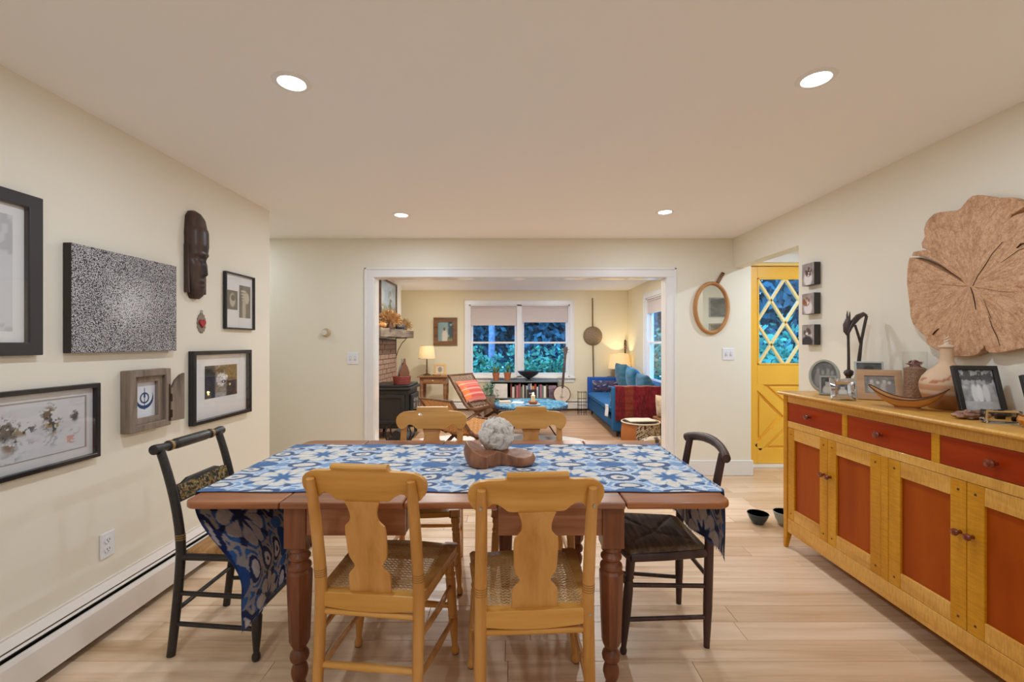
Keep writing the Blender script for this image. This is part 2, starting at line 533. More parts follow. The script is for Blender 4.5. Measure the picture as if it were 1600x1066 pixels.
# ---- windows: casing, sashes, glass, roller blind
def window_unit(name, M, bays, z0, z1, width, blind_len, label):
    """window in local coords: x across, facing -y (the room), opening centred on x=0"""
    root = bpy.data.objects.new(name, None); COL.objects.link(root); root.matrix_world = M
    root['kind'] = 'structure'; root['label'] = label
    hw = width / 2
    b = MB()
    c = 0.085
    b.box(-hw - c, -hw, -.02, 0, z0 - .02, z1).box(hw, hw + c, -.02, 0, z0 - .02, z1).box(-hw - c, hw + c, -.022, 0, z1, z1 + c)
    b.box(-hw - c, -hw - c + .018, -.03, -.02, z0 - .02, z1 + c).box(hw + c - .018, hw + c, -.03, -.02, z0 - .02, z1 + c)
    b.box(-hw - c, hw + c, -.03, -.02, z1 + c - .018, z1 + c)
    b.build('window_casing', M_TRIM, root, bevel=0.003)
    b = MB().box(-hw - c - .02, hw + c + .02, -.055, .02, z0 - .045, z0 - .02).box(-hw - c, hw + c, -.018, 0, z0 - .12, z0 - .045)
    b.build('window_sill', M_TRIM, root, bevel=0.003)
    b = MB()
    b.box(-hw, -hw + .03, .0, .12, z0 - .02, z1).box(hw - .03, hw, .0, .12, z0 - .02, z1).box(-hw, hw, 0, .12, z1 - .025, z1).box(-hw, hw, 0.02, .12, z0 - .02, z0 + .012)
    xs = [-hw + .03]
    bw = (width - .06 - .10 * (bays - 1)) / bays
    for k in range(bays - 1):
        xm = -hw + .03 + bw * (k + 1) + .10 * k
        b.box(xm, xm + .10, 0, .12, z0 - .02, z1)
    b.build('window_frame', M_TRIM, root, bevel=0.002)
    zm = (z0 + z1) / 2 - .045
    for k in range(bays):
        x0 = -hw + .03 + k * (bw + .10); x1 = x0 + bw
        for up in (0, 1):
            ya, yb = (.035, .065) if not up else (.07, .10)
            za, zb = (z0 + .012, zm + .018) if not up else (zm - .018, z1 - .025)
            b = MB(); st = .042
            b.box(x0, x0 + st, ya, yb, za, zb).box(x1 - st, x1, ya, yb, za, zb)
            b.box(x0 + st, x1 - st, ya, yb, za, za + (.05 if not up else .036)).box(x0 + st, x1 - st, ya, yb, zb - .036, zb)
            sash = b.build('window_sash', M_TRIM, root, bevel=0.002)
            MB().box(x0 + st - .004, x1 - st + .004, (ya + yb) / 2 - .002, (ya + yb) / 2 + .002, za + .03, zb - .03).build('pane', M_PANE, sash)
        bl = blind_len[k]
        b = MB().box(x0 + .004, x1 - .004, .018, .0205, z1 - .03 - bl, z1 - .03)
        b.box(x0 + .004, x1 - .004, .013, .025, z1 - .045 - bl, z1 - .03 - bl)
        bd = b.build('roller_blind', plain('blind_fabric', S(214, 200, 192), 0.8, 0.1, 500), root)
        MB().tube([(x0, .02, z1 - .045), (x1, .02, z1 - .045)], .018, 10).build('blind_roller', MATS['blind_fabric'], bd, smooth=True)
    return root
window_unit('window_1', Tm((WX0 + WX1) / 2, YW, 0), 2, WZ0, WZ1, WX1 - WX0, (0.36, 0.30), 'wide double window with grey blinds over the bookshelf')
window_unit('window_2', Tm(XLR, (RY0 + RY1) / 2, 0) @ Rm('Z', -90), 1, WZ0, WZ1, RY1 - RY0, (0.22,), 'tall single window beside the blue sofa')

# ---- yellow entry door with diamond lattice
dr = bpy.data.objects.new('door_1', None); COL.objects.link(dr); dr.location = (2.475, 4.66, 0)
dr['kind'] = 'structure'; dr['label'] = 'yellow entry door with a diamond lattice window above a crossbuck panel'
DW, DZ0, DZ1 = 0.91, 0.026, 2.105
gx0, gx1, gz0, gz1 = 0.115, DW - 0.115, 1.07, 1.985
b = MB()
b.box(0, gx0, 0, .044, DZ0, DZ1).box(gx1, DW, 0, .044, DZ0, DZ1).box(gx0, gx1, 0, .044, gz1, DZ1).box(gx0, gx1, 0, .044, .86, gz1 - (gz1 - gz0))
b.box(gx0, gx1, 0, .044, DZ0, .19)
b.build('door_frame', M_YEL, dr, bevel=0.003)
# lower crossbuck: recessed back panel, X bars, four triangular raised panels
px0, px1, pz0, pz1 = gx0, gx1, .19, .86
MB().box(px0, px1, .02, .03, pz0, pz1).build('door_panel', M_YEL, dr)
b = MB()
dd = Vector((px1 - px0, 0, pz1 - pz0)).normalized()
b.bar((px0, .012, pz0), (px1, .012, pz1), .024, .085, up=(-dd.z, 0, dd.x)); b.bar((px0, .0125, pz1), (px1, .0125, pz0), .024, .085, up=(dd.z, 0, dd.x))
b.build('door_crossbuck', M_YEL, dr, bevel=0.002)
cx_, cz_ = (px0 + px1) / 2, (pz0 + pz1) / 2
for tri in ([(px0 + .02, pz0 + .10), (px0 + .02, pz1 - .10), (cx_ - .12, cz_)], [(px1 - .02, pz0 + .10), (px1 - .02, pz1 - .10), (cx_ + .12, cz_)],
            [(px0 + .12, pz1 - .02), (px1 - .12, pz1 - .02), (cx_, cz_ + .12)], [(px0 + .12, pz0 + .02), (px1 - .12, pz0 + .02), (cx_, cz_ - .12)]):
    MB().prism(tri, .006, .022).build('door_panel', M_YEL, dr, bevel=0.008)
# lattice muntins and panes
b = MB()
sx, sz = 0.30, 0.469
def clip_line(p, q):
    """clip segment to the glass opening"""
    t0, t1 = 0.0, 1.0
    dx, dz = q[0] - p[0], q[1] - p[1]
    for a, lo, hi, d in ((p[0], gx0, gx1, dx), (p[1], gz0, gz1, dz)):
        if abs(d) < 1e-9: continue
        u, v = (lo - a) / d, (hi - a) / d
        if u > v: u, v = v, u
        t0, t1 = max(t0, u), min(t1, v)
    return None if t0 >= t1 else ((p[0] + dx * t0, p[1] + dz * t0), (p[0] + dx * t1, p[1] + dz * t1))
for k in range(-6, 12):
    for s in (-1, 1):
        x0 = gx0 + k * sx
        seg = clip_line((x0, gz1), (x0 + s * 5 * sx / 2 * 1.0, gz1 - 5 * sz / 2 * 1.0)) if True else None
        if seg and abs(seg[0][0] - seg[1][0]) > 0.02:
            b.bar((seg[0][0], .022, seg[0][1]), (seg[1][0], .022, seg[1][1]), .034, .026, up=(0, 0, 1))
b.build('lattice', plain('lattice_paint', S(252, 222, 150), 0.4), dr, bevel=0.003)
MB().box(gx0 - .004, gx1 + .004, .020, .024, gz0 - .004, gz1 + .004).build('pane', M_PANE, dr)
b = MB()
fw_ = .016
for r_ in ((gx0, gx0 + fw_, gz0, gz1), (gx1 - fw_, gx1, gz0, gz1), (gx0, gx1, gz0, gz0 + fw_), (gx0, gx1, gz1 - fw_, gz1)):
    b.box(r_[0], r_[1], -.006, .012, r_[2], r_[3])
b.build('window_bead', M_YEL, dr, bevel=0.003)
for hz in (.33, 1.13, 1.80):
    MB().box(-.012, .004, -.008, .004, hz - .05, hz + .05).tube([(-.004, -.010, hz - .055), (-.004, -.010, hz + .055)], .006, 8).build('hinge', plain('hinge_bronze', S(92, 72, 44), .4, metal=.8), dr)
MB().lathe([(.0, 0), (.03, 0), (.03, .008), (.012, .012), (.012, .04), (.028, .05), (.03, .065), (.018, .078), (0, .08)], 16, Tm(DW - .07, 0, .98) @ Rm('X', 90)).build('door_knob', plain('brass', S(200, 160, 80), .25, metal=1), dr, smooth=True)
b = MB().box(2.455, 2.470, 4.62, 4.74, 0, 2.14).box(3.388, 3.40, 4.62, 4.74, 0, 2.14).box(2.47, 3.388, 4.62, 4.74, 2.11, 2.14)
struct(b.build('trim_4', plain('jamb_cream_yellow', S(244, 208, 120), .4), bevel=.002))
struct(MB().box(2.47, 3.388, 4.585, 4.72, 0, 0.024).build('trim_5', M_TRIM, bevel=.004))
b = MB().box(3.40, 3.49, 4.602, 4.62, 0, 2.14).box(2.37, 2.455, 4.602, 4.62, 0, 2.14).box(2.37, 3.49, 4.602, 4.62, 2.14, 2.23)
struct(b.build('trim_6', M_TRIM, bevel=.003))

# ---- baseboard heater along the picture wall, and one in the living room
M_HEAT = plain('heater_enamel', S(232, 222, 212), 0.4, 0.02, 120)
M_DARK = plain('dark_gap', S(22, 20, 19), 0.6)
def heater(name, label, L, M):
    """local: runs along +x from 0, backs onto y=0, faces -y"""
    t = thing(name, label, 'heater'); t.matrix_world = M
    b = MB().box(0, L, -.012, 0, .02, .205)
    b.prism([(0, .205), (0, .185), (-.045, .172), (-.05, .178)], 0, L, Matrix(((0, 1, 0, 0), (1, 0, 0, 0), (0, 0, 1, 0), (0, 0, 0, 1))))
    b.build('back_plate', M_HEAT, t)
    MB().prism([(-.085, .135), (-.075, .150), (-.062, .150), (-.072, .135), (-.098, .035), (-.108, .035)], 0, L, Matrix(((0, 1, 0, 0), (1, 0, 0, 0), (0, 0, 1, 0), (0, 0, 0, 1)))).build('front_panel', M_HEAT, t, bevel=.002)
    MB().prism([(-.062, .166), (-.052, .172), (-.030, .160), (-.036, .152)], 0, L, Matrix(((0, 1, 0, 0), (1, 0, 0, 0), (0, 0, 1, 0), (0, 0, 0, 1)))).build('damper', M_HEAT, t)
    MB().box(0, L, -.055, -.012, .03, .13).build('fin_element', M_DARK, t)
    for x_ in (0, L): MB().box(x_ - .004, x_ + .004, -.11, 0, .0, .206).build('end_cap', M_HEAT, t)
    return t
heater('baseboard_heater', 'long cream baseboard heater along the picture wall', 6.3, Tm(XL, -3.0, 0) @ Rm('Z', 90))
heater('baseboard_heater.001', 'cream baseboard heater under the living room window', 4.0, Tm(-1.9, YW, 0))

# ---- ceiling downlights: trim ring, glowing lens, lamp
M_LENS = emissive('downlight_lens', (1.0, 0.97, 0.93, 1), 14.0)
M_RING = plain('downlight_trim', S(240, 238, 236), .4)
def downlight(label, x, y, power=P_DOWN, group='recessed ceiling downlights', col=(0.785, 0.93, 1.10)):
    t = thing('ceiling_downlight', label, 'ceiling light', (x, y, H), 0, group)
    MB().lathe([(.049, -.002), (.052, -.006), (.068, -.004), (.072, 0), (.049, 0), (.049, -.002)], 28).build('trim_ring', M_RING, t, smooth=True)
    MB().lathe([(0, -.0025), (.049, -.0025), (.049, -.0005), (0, -.0005)], 28).build('lens', M_LENS, t)
    lamp('downlight_lamp', 'AREA', (0, 0, -.012), power, col, t, .095)
    return t
downlight('recessed ceiling light above the near end of the picture wall', -0.865, 1.735)
downlight('recessed ceiling light nearest the wooden sideboard', 1.178, 1.71)
downlight('recessed ceiling light left of the cased opening, far row', -0.885, 3.53)
downlight('recessed ceiling light right of the cased opening, far row', 1.195, 3.45)
for (x_, y_, w_) in ((-0.86, -0.05, 'straight above the camera, picture wall side'), (1.18, -0.05, 'straight above the camera, sideboard side'), (-0.86, -1.8, 'far behind the camera, picture wall side'), (1.18, -1.8, 'far behind the camera, sideboard side')):  # unseen rows added behind the camera, carrying on the ceiling grid
    downlight('unseen recessed ceiling light ' + w_, x_, y_, group='unseen downlights behind the camera')
for (x_, y_, w_) in ((-1.0, 5.35, 'before the stove'), (1.0, 5.35, 'above the woven basket'), (-1.0, 6.75, 'before the mantel'), (1.0, 6.75, 'beside the blue sofa')):  # downlights added out of view to brighten the living room
    downlight('added unseen living room ceiling light ' + w_, x_, y_, P_DOWN * 3.1, group='added unseen downlights in the living room', col=(0.94, 0.94, 0.90))
downlight('recessed ceiling light in the entry hall', 3.0, 3.5, P_DOWN * 2.6, group='downlight in the hall')
downlight('recessed ceiling light in the side passage', -2.75, 3.9, P_DOWN * 0.5, group='downlight in the passage')
# ================================================================ dining table
M_TABLE = wood('cherry_table', S(116, 70, 48), S(160, 104, 72), S(188, 134, 100), 'X', 4.0, 12, 0.32, 0.04, rand=0.10, coat=0.15)
M_TLEG = wood('cherry_leg', S(82, 42, 24), S(118, 66, 38), S(150, 92, 58), 'Z', 5.0, 10, 0.35, 0.05, coat=0.15)
TX0, TX1, TY0, TY1, TZ = -1.19, 0.80, 1.56, 2.565, 0.735
TT = 0.024
tbl = thing('dining_table', 'long reddish brown wooden drop leaf dining table with turned legs', 'table', ((TX0 + TX1) / 2, (TY0 + TY1) / 2, 0))
ox, oy = (TX0 + TX1) / 2, (TY0 + TY1) / 2
def leaf(name, xa, xb, ya, yb, roundL=False, roundR=False):
    pts = []
    rr = 0.055
    def corner(cx, cy, a0):
        return [(cx + rr * math.cos(R(a0 + k * 15)), cy + rr * math.sin(R(a0 + k * 15))) for k in range(7)]
    bow = 0.022
    if roundL:
        pts += corner(xa + rr + bow * .6, yb - rr, 90)
        n = 8
        pts += [(xa + bow * (1 - math.sin(math.pi * (k + 1) / (n + 1))) * .6, yb - rr - (yb - ya - 2 * rr) * (k + 1) / (n + 1)) for k in range(n)]
        pts += corner(xa + rr + bow * .6, ya + rr, 180)
    else:
        pts += [(xa, yb), (xa, ya)]
    if roundR:
        pts += corner(xb - rr - bow * .6, ya + rr, 270)
        n = 8
        pts += [(xb - bow * (1 - math.sin(math.pi * (k + 1) / (n + 1))) * .6, ya + rr + (yb - ya - 2 * rr) * (k + 1) / (n + 1)) for k in range(n)]
        pts += corner(xb - rr - bow * .6, yb - rr, 0)
    else:
        pts += [(xb, ya), (xb, yb)]
    k = len(pts)
    b = MB()
    b.add([(x - ox, y - oy, TZ - TT) for x, y in pts] + [(x - ox, y - oy, TZ) for x, y in pts],
          [tuple(reversed(range(k))), tuple(range(k, 2 * k))] + [(i, (i + 1) % k, k + (i + 1) % k, k + i) for i in range(k)])
    return b.build(name, M_TABLE, tbl, smooth=True, bevel=0.006, seg=3)
g_ = 0.002
leaf('drop_leaf', TX0, -0.825 - g_, TY0, TY1, roundL=True)
leaf('table_top', -0.825 + g_, -0.385 - g_, TY0, TY1)
leaf('extension_leaf', -0.385 + g_, -0.052 - g_, TY0, TY1)
leaf('table_top', -0.052 + g_, 0.405 - g_, TY0, TY1)
leaf('drop_leaf', 0.405 + g_, TX1, TY0, TY1, roundR=True)
def table_leg(x, y, caster=False, sc=1.0):
    hw = 0.039
    b = MB().box(-hw, hw, -hw, hw, .555, TZ - TT)
    M = Tm(x - ox, y - oy, 0)
    b2 = MB(); b2.add(b.v, b.f, M)
    b2.lathe([(.030, .556), (.036, .545), (.036, .538), (.028, .533), (.030, .528), (.0385, .516), (.0385, .508), (.030, .499), (.031, .494), (.040, .484), (.042, .474), (.037, .465)], 24, M)
    b2.lathe([(.036, .468), (.0445, .455), (.0445, .44), (.036, .20), (.028, .182)], sides=8, M=M)
    b2.lathe([(.022, .186), (.024, .180), (.024, .175), (.020, .171), (.031, .158), (.034, .145), (.031, .132), (.020, .121), (.022, .117), (.0285, .100), (.030, .085), (.026, .066), (.019, .050), (.020, .046), (.023, .036), (.020, .01), (.014, 0.0)], 24, M)
    o = b2.build('leg', M_TLEG, tbl, smooth=True, angle=30)
    return o
LX0, LX1 = -0.786, 0.367
for x_, y_ in ((LX0, 1.635), (LX1, 1.635), (LX0, 2.49), (LX1, 2.49)):
    table_leg(x_, y_)
# centre leg on a caster
b = MB(); M = Tm(-0.03 - ox, 2.06 - oy, 0)
b.lathe([(.036, TZ - TT - .02), (.036, .60), (.030, .585), (.036, .57), (.036, .55), (.026, .53), (.033, .49), (.033, .42), (.028, .30), (.022, .19), (.018, .15), (.027, .13), (.022, .10), (.016, .075), (.020, .062)], 20, M)
cl_ = b.build('leg', M_TLEG, tbl, smooth=True)
b = MB(); b.tube([(-.012 - .03 - ox, 2.06 - oy, .024), (.012 - .03 - ox, 2.06 - oy, .024)], .024, 16)
b.bar((-.016 - .03 - ox, 2.06 - oy, .02), (-.016 - .03 - ox, 2.06 - oy, .066), .004, .018, up=(0, 1, 0)); b.bar((.016 - .03 - ox, 2.06 - oy, .02), (.016 - .03 - ox, 2.06 - oy, .066), .004, .018, up=(0, 1, 0))
b.box(-.02 - .03 - ox, .02 - .03 - ox, 2.045 - oy, 2.075 - oy, .060, .068)
b.build('caster', M_BLACKIRON, cl_, smooth=True)
def apron(name, x0, x1, y0, y1, z0, z1):
    MB().box(x0 - ox, x1 - ox, y0 - oy, y1 - oy, z0, z1).build(name, M_TLEG if x1 - x0 < y1 - y0 else M_TABLE, tbl, bevel=.002)
for (ya, yb) in ((1.602, 1.622), (2.503, 2.523)):
    apron('apron', LX0 + .039, -0.387, ya, yb, .600, TZ - TT)
    apron('apron', -0.05, LX1 - .039, ya, yb, .600, TZ - TT)
for x_ in (LX0, LX1):
    apron('apron', x_ - .010, x_ + .010, 1.674, 2.451, .600, TZ - TT)
for x_ in (-0.395, -0.045):
    apron('apron', x_ - .010, x_ + .010, 1.622, 2.503, .605, TZ - TT)
apron('extension_rail', -0.70, 0.28, 1.72, 1.76, .655, TZ - TT - .004)
apron('extension_rail', -0.70, 0.28, 2.37, 2.41, .655, TZ - TT - .004)

# ================================================================ indigo runner, draped over both ends
def cloth_pattern(U, V, back=False):
    """U,V metres along / across the runner (V from near hem). two rows of big white blossoms"""
    w = 0.015
    U = U + w * (fbm(U, V, 13, 3) - .5) * 2; V = V + w * (fbm(U, V, 13, 5) - .5) * 2
    pu, pv = 0.403, 0.378
    u0, v0 = -0.955, 0.185
    cu = np.round((U - u0) / pu); cv = np.round((V - v0) / pv)
    du = U - u0 - cu * pu; dv = V - v0 - cv * pv
    r = np.hypot(du, dv); th = np.arctan2(dv, du)
    if back:
        LB, MB_, DB, WH, LN = (58, 108, 178), (36, 78, 150), (20, 40, 92), (206, 202, 206), (176, 168, 164)
    else:
        LB, MB_, DB, WH, LN = (120, 154, 194), (68, 110, 160), (62, 88, 128), (218, 212, 202), (198, 208, 218)
    img = np.zeros(U.shape + (3,)) + np.array(LB, float)
    best = np.full(U.shape, 9.0); sec = np.full(U.shape, 9.0)
    eq = np.full(U.shape, 9.0); ek = np.zeros(U.shape, int); n = 0
    feats = [(0, 0, .128, .128, 0), (pu / 2, 0, .062, .070, 1), (0, pv / 2, .088, .044, 2), (pu / 2, pv / 2, .074, .046, 3), (pu / 2, pv * .285, .060, .036, 1), (pu / 2, -pv * .285, .056, .036, 2), (pu * .27, pv / 2, .030, .040, 4), (-pu * .27, pv / 2, .030, .040, 4)]
    for iu in (-1, 0, 1):
        for iv in (-1, 0, 1):
            for (a, c, rx_, rz2, kd) in feats:
                if kd == 1: rz3 = rz2 * (.72 if c == 0 else 1)
                else: rz3 = rz2
                q = np.hypot((du - a - iu * pu) / rx_, (dv - c - iv * pv) / rz3)
                d = (q - 1) * min(rx_, rz3)
                m1 = d < best
                sec = np.where(m1, best, np.minimum(sec, d)); ek = np.where(m1, kd, ek); eq = np.where(m1, q, eq)
                best = np.minimum(best, d)
    edge = sec - best
    img = mixc(img, (150, 186, 224) if not back else MB_, (fbm(U, V, 22, 7) > .55) * .5)
    img = mixc(img, LN, (edge < .011) * 1.0)
    eye = (ek > 0)
    img = mixc(img, LN, (eye & (eq < 1.16)) * 1.0)
    img = mixc(img, DB, (eye & (ek != 3) & (ek != 4) & (eq < .98)) * 1.0)
    img = mixc(img, WH, (eye & (ek == 1) & (eq < .60)) * 1.0); img = mixc(img, DB, (eye & (ek == 1) & (eq < .22)) * 1.0)
    img = mixc(img, WH, (eye & (ek == 2) & (eq < .64)) * 1.0)
    img = mixc(img, MB_, (eye & (ek == 3) & (eq < .98)) * 1.0)
    img = mixc(img, LB, (eye & (ek == 4) & (eq < .9)) * 1.0)
    # blossom
    pet = .128 * (.80 + .20 * np.abs(np.cos(4.5 * th + .4 * cu)))
    img = mixc(img, DB, ((r < .150) & (np.abs(np.cos(4.5 * th + .4 * cu)) < .38) & (r > .092)) * 1.0)
    img = mixc(img, WH, (r < pet) * 1.0)
    vein = (np.abs(np.sin(4.5 * th + .4 * cu)) > .985) & (r > .06) & (r < .105)
    img = mixc(img, LB, vein * .55)
    star = .030 + .030 * np.abs(np.cos(4 * th)) ** 3
    img = mixc(img, LB, (r < star * 1.25) * .8)
    img = mixc(img, MB_ if not back else DB, (r < star) * 1.0)
    if back:
        img = mixc(img, MB_, np.clip(fbm(U, V, 5, 21) * 2 - 1.1, 0, 1) * .5)
    # selvedge
    img = mixc(img, DB, ((V < .008) | (V > .772)) * .8)
    return img * (0.93 + 0.14 * fbm(U, V, 60, 9, 2))[..., None]
CY0, CW = 1.665, 0.78
LDROP, RDROP = 0.585, 0.262
def cloth_pos(s, v):
    """s: metres along from the left table edge (negative = hanging), v: across from the near hem"""
    L = TX1 - TX0
    y = CY0 + v
    z = TZ + 0.0035 + 0.0012 * math.sin(s * 23 + v * 9) * math.sin(v * 31)
    if s < 0:
        t = -s
        q = min(t / LDROP, 1)
        f = 0.5 + 0.5 * math.sin(v * 15.5 + .6)
        # slides off the edge, is pushed inwards by the seat, then hangs
        bend = min(t / .03, 1)
        inn = 0.182 * smoothstep(.03, .40, t)
        x = TX0 - .0055 * bend + inn + .030 * (f - .1) * q ** 1.2
        dz = t * (1 - .12 * q) - .012 * (1 - bend)
        gather = 1 - .20 * q
        y = CY0 + .0 + (v - CW * .40) * gather + CW * .40 - .105 * q + .05 * q * math.sin(v * 9)
        return (x, y, z - max(dz, 0) * (1 - .10 * (v / CW)) + .018 * q * f)
    if s > L:
        t = s - L
        q = t / RDROP
        bend = min(t / .03, 1)
        return (TX1 + .004 * bend + .012 * q * math.sin(v * 16), y + .004 * q, z - t * (1 - .02 * (v / CW)) + .01 * (1 - bend) + .012 * q * math.sin(v * 7 + 1))
    return (TX0 + s, y, z)
Ltot = LDROP + (TX1 - TX0) + RDROP
NU, NV = 620, 170
ss = np.linspace(-LDROP, TX1 - TX0 + RDROP, NU + 1)
vv = np.linspace(0, CW, NV + 1)
SS, VV = np.meshgrid(ss, vv, indexing='ij')
runner = thing('table_runner', 'blue and white indigo flower print runner draped across the dining table', 'table runner', (ox, oy, TZ))
for side in (0, 1):
    b = MB()
    off = 0.0 if side == 0 else -0.0016
    def fn(u, v, off=off):
        s_ = -LDROP + u * Ltot; v_ = v * CW
        p = cloth_pos(s_, v_)
        # wavy hem
        if off:
            if s_ < 0: p = (p[0] + .0016, p[1], p[2] - .0005)
            elif s_ > TX1 - TX0: p = (p[0] - .0016, p[1], p[2] - .0005)
            else: p = (p[0], p[1], p[2] - .0016)
        return (p[0] - ox, p[1] - oy + .004 * math.sin(s_ * 17) * (1 - v) , p[2] - TZ)
    b.grid(NU, NV, fn, flip=bool(side))
    # U measured so blossoms sit where the photo has them (centre of the room = 0)
    b.c = [tuple(c) for c in lin_np(cloth_pattern(SS + TX0, VV, bool(side))).reshape(-1, 3)]
    b.build('cloth_face' if side == 0 else 'cloth_reverse', painted('indigo_cotton', .85, .15, 1400, .15, .15), runner, smooth=True, angle=180)
# frayed fringe along the hanging hem
b = MB()
for k in range(150):
    v = CW * k / 149.0
    for s_, sg in ((-LDROP, 1), (TX1 - TX0 + RDROP, 1)):
        p = cloth_pos(s_, v)
        p = (p[0] - ox, p[1] - oy, p[2] - TZ)
        l = .006 + .010 * random.random()
        b.tube([p, (p[0] + random.uniform(-.003, .003), p[1] + random.uniform(-.004, .004), p[2] - l)], [.0009, .0004], 4)
b.build('fringe', plain('indigo_thread', S(30, 62, 120), .9), runner, kind='stuff')

# ================================================================ centrepiece: burl slab and paper wasp nest
poly = [(-.165, .02), (-.172, .07), (-.150, .115), (-.105, .125), (-.07, .10), (-.01, .085), (.05, .08), (.09, .055), (.135, .04), (.168, .012), (.160, -.025), (.125, -.05), (.085, -.052), (.045, -.03), (.01, -.022), (-.012, -.03), (-.022, -.055), (-.05, -.052), (-.054, -.075), (-.088, -.083), (-.125, -.07), (-.150, -.035)]
def burl(name, poly, z0, h):
    b = MB()
    k = len(poly); rings = 5
    vs_ = []
    for i in range(rings + 1):
        t = i / rings
        sc = 0.90 + .10 * math.sin(math.pi * min(1, t * 1.1) * .9)
        for j, (x, y) in enumerate(poly):
            hh = h * (1.0 + .22 * math.sin(j * .9 + 1)) * (0.8 + .5 * smoothstep(.05, -.17, x))
            vs_.append((x * sc, y * sc, z0 + hh * t))
    f = [(i * k + j, i * k + (j + 1) % k, (i + 1) * k + (j + 1) % k, (i + 1) * k + j) for i in range(rings) for j in range(k)]
    f += [tuple(range(rings * k, (rings + 1) * k)), tuple(reversed(range(k)))]
    return b.add(vs_, f)
M_BURL = wood('burl_root', S(74, 44, 28), S(142, 92, 64), S(180, 128, 96), 'Z', 10, 5, .4, .35)
t = thing('burl_wood_centerpiece', 'lumpy brown burl root block on the runner, cradling the grey nest', 'wood block', (-.058, 2.03, TZ + .0065))
burl('x', poly, 0, .062).build('burl_body', M_BURL, t, smooth=True, bevel=.004, angle=50)
def nestfn(d):
    return 1 + .035 * math.sin(9 * d[2] + 5 * d[0]) + .03 * math.sin(13 * d[0] + 7 * d[1] + 3) + .02 * math.sin(23 * d[1] - 9 * d[2])
m, nt, bs = new_mat('wasp_paper')
tc = N(nt, 'ShaderNodeTexCoord'); nz = N(nt, 'ShaderNodeTexNoise'); nz.inputs['Scale'].default_value = 26; nz.inputs['Detail'].default_value = 8; nz.inputs['Distortion'].default_value = 1.6
rp = ramp(nt, [(.30, S(120, 110, 102)), (.42, S(200, 190, 178)), (.60, S(232, 224, 214)), (.74, S(186, 174, 162))])
bp = N(nt, 'ShaderNodeBump'); bp.inputs['Strength'].default_value = .9; bp.inputs['Distance'].default_value = .012
nt.links.new(tc.outputs['Object'], nz.inputs['Vector']); nt.links.new(nz.outputs['Fac'], rp.inputs['Fac']); nt.links.new(rp.outputs['Color'], bs.inputs['Base Color'])
nt.links.new(nz.outputs['Fac'], bp.inputs['Height']); nt.links.new(bp.outputs['Normal'], bs.inputs['Normal']); bs.inputs['Roughness'].default_value = .95
t = thing('wasp_nest', 'round grey papery wasp nest resting on the burl block', 'wasp nest', (-.073, 2.075, TZ + .054))
b = MB().ball((0, 0, .080), (.082, .080, .080), 40, 26, nestfn)
b.build('nest_body', m, t, smooth=True, angle=180)
b = MB()
for k in range(46):   # overlapping paper scallops
    a = random.uniform(0, 2 * math.pi); ph = random.uniform(.35, 2.6)
    d = Vector((math.sin(ph) * math.cos(a), math.sin(ph) * math.sin(a), math.cos(ph)))
    c = Vector((0, 0, .080)) + d * .0815
    e1 = d.orthogonal().normalized(); e2 = d.cross(e1)
    rr = random.uniform(.014, .026)
    n_ = 9
    pts = [tuple(c + d * .004)]
    for j in range(n_):
        an = 2 * math.pi * j / n_
        pts.append(tuple(c + e1 * rr * math.cos(an) + e2 * rr * .7 * math.sin(an) - d * (.0035 + .0015 * (j % 2))))
    b.add(pts, [(0, 1 + j, 1 + (j + 1) % n_) for j in range(n_)])
b.build('paper_scallops', m, t, smooth=True, angle=180, kind='stuff')

# ================================================================ mustard cane-seat chairs
M_MUST = wood('mustard_maple', S(178, 118, 50), S(204, 146, 76), S(220, 166, 100), 'Z', 4, 10, .34, .03, coat=.12)
M_MUSTX = wood('mustard_maple_cross', S(186, 128, 48), S(208, 150, 70), S(224, 170, 94), 'X', 4, 10, .34, .03, coat=.12)
M_CANE = plain('cane', S(216, 178, 122), .5, .2, 300, var=.25)
M_RUBBER = plain('glide_black', S(25, 23, 22), .6)
def yback(z):
    """where the chair back stands at height z (leans away from the seat)"""
    return -.19 - .035 * max(0, (.45 - z) / .45) ** 1.4 - .085 * max(0, (z - .45) / .455) ** 1.35
def turned_leg(b, x0, y0, x1, y1, top, prof):
    """lathe whose axis leans from (x0,y0) at the floor to (x1,y1) at the top"""
    M = Matrix(((1, 0, (x1 - x0) / top, x0), (0, 1, (y1 - y0) / top, y0), (0, 0, 1, 0), (0, 0, 0, 1)))
    b.lathe(prof, 16, M)
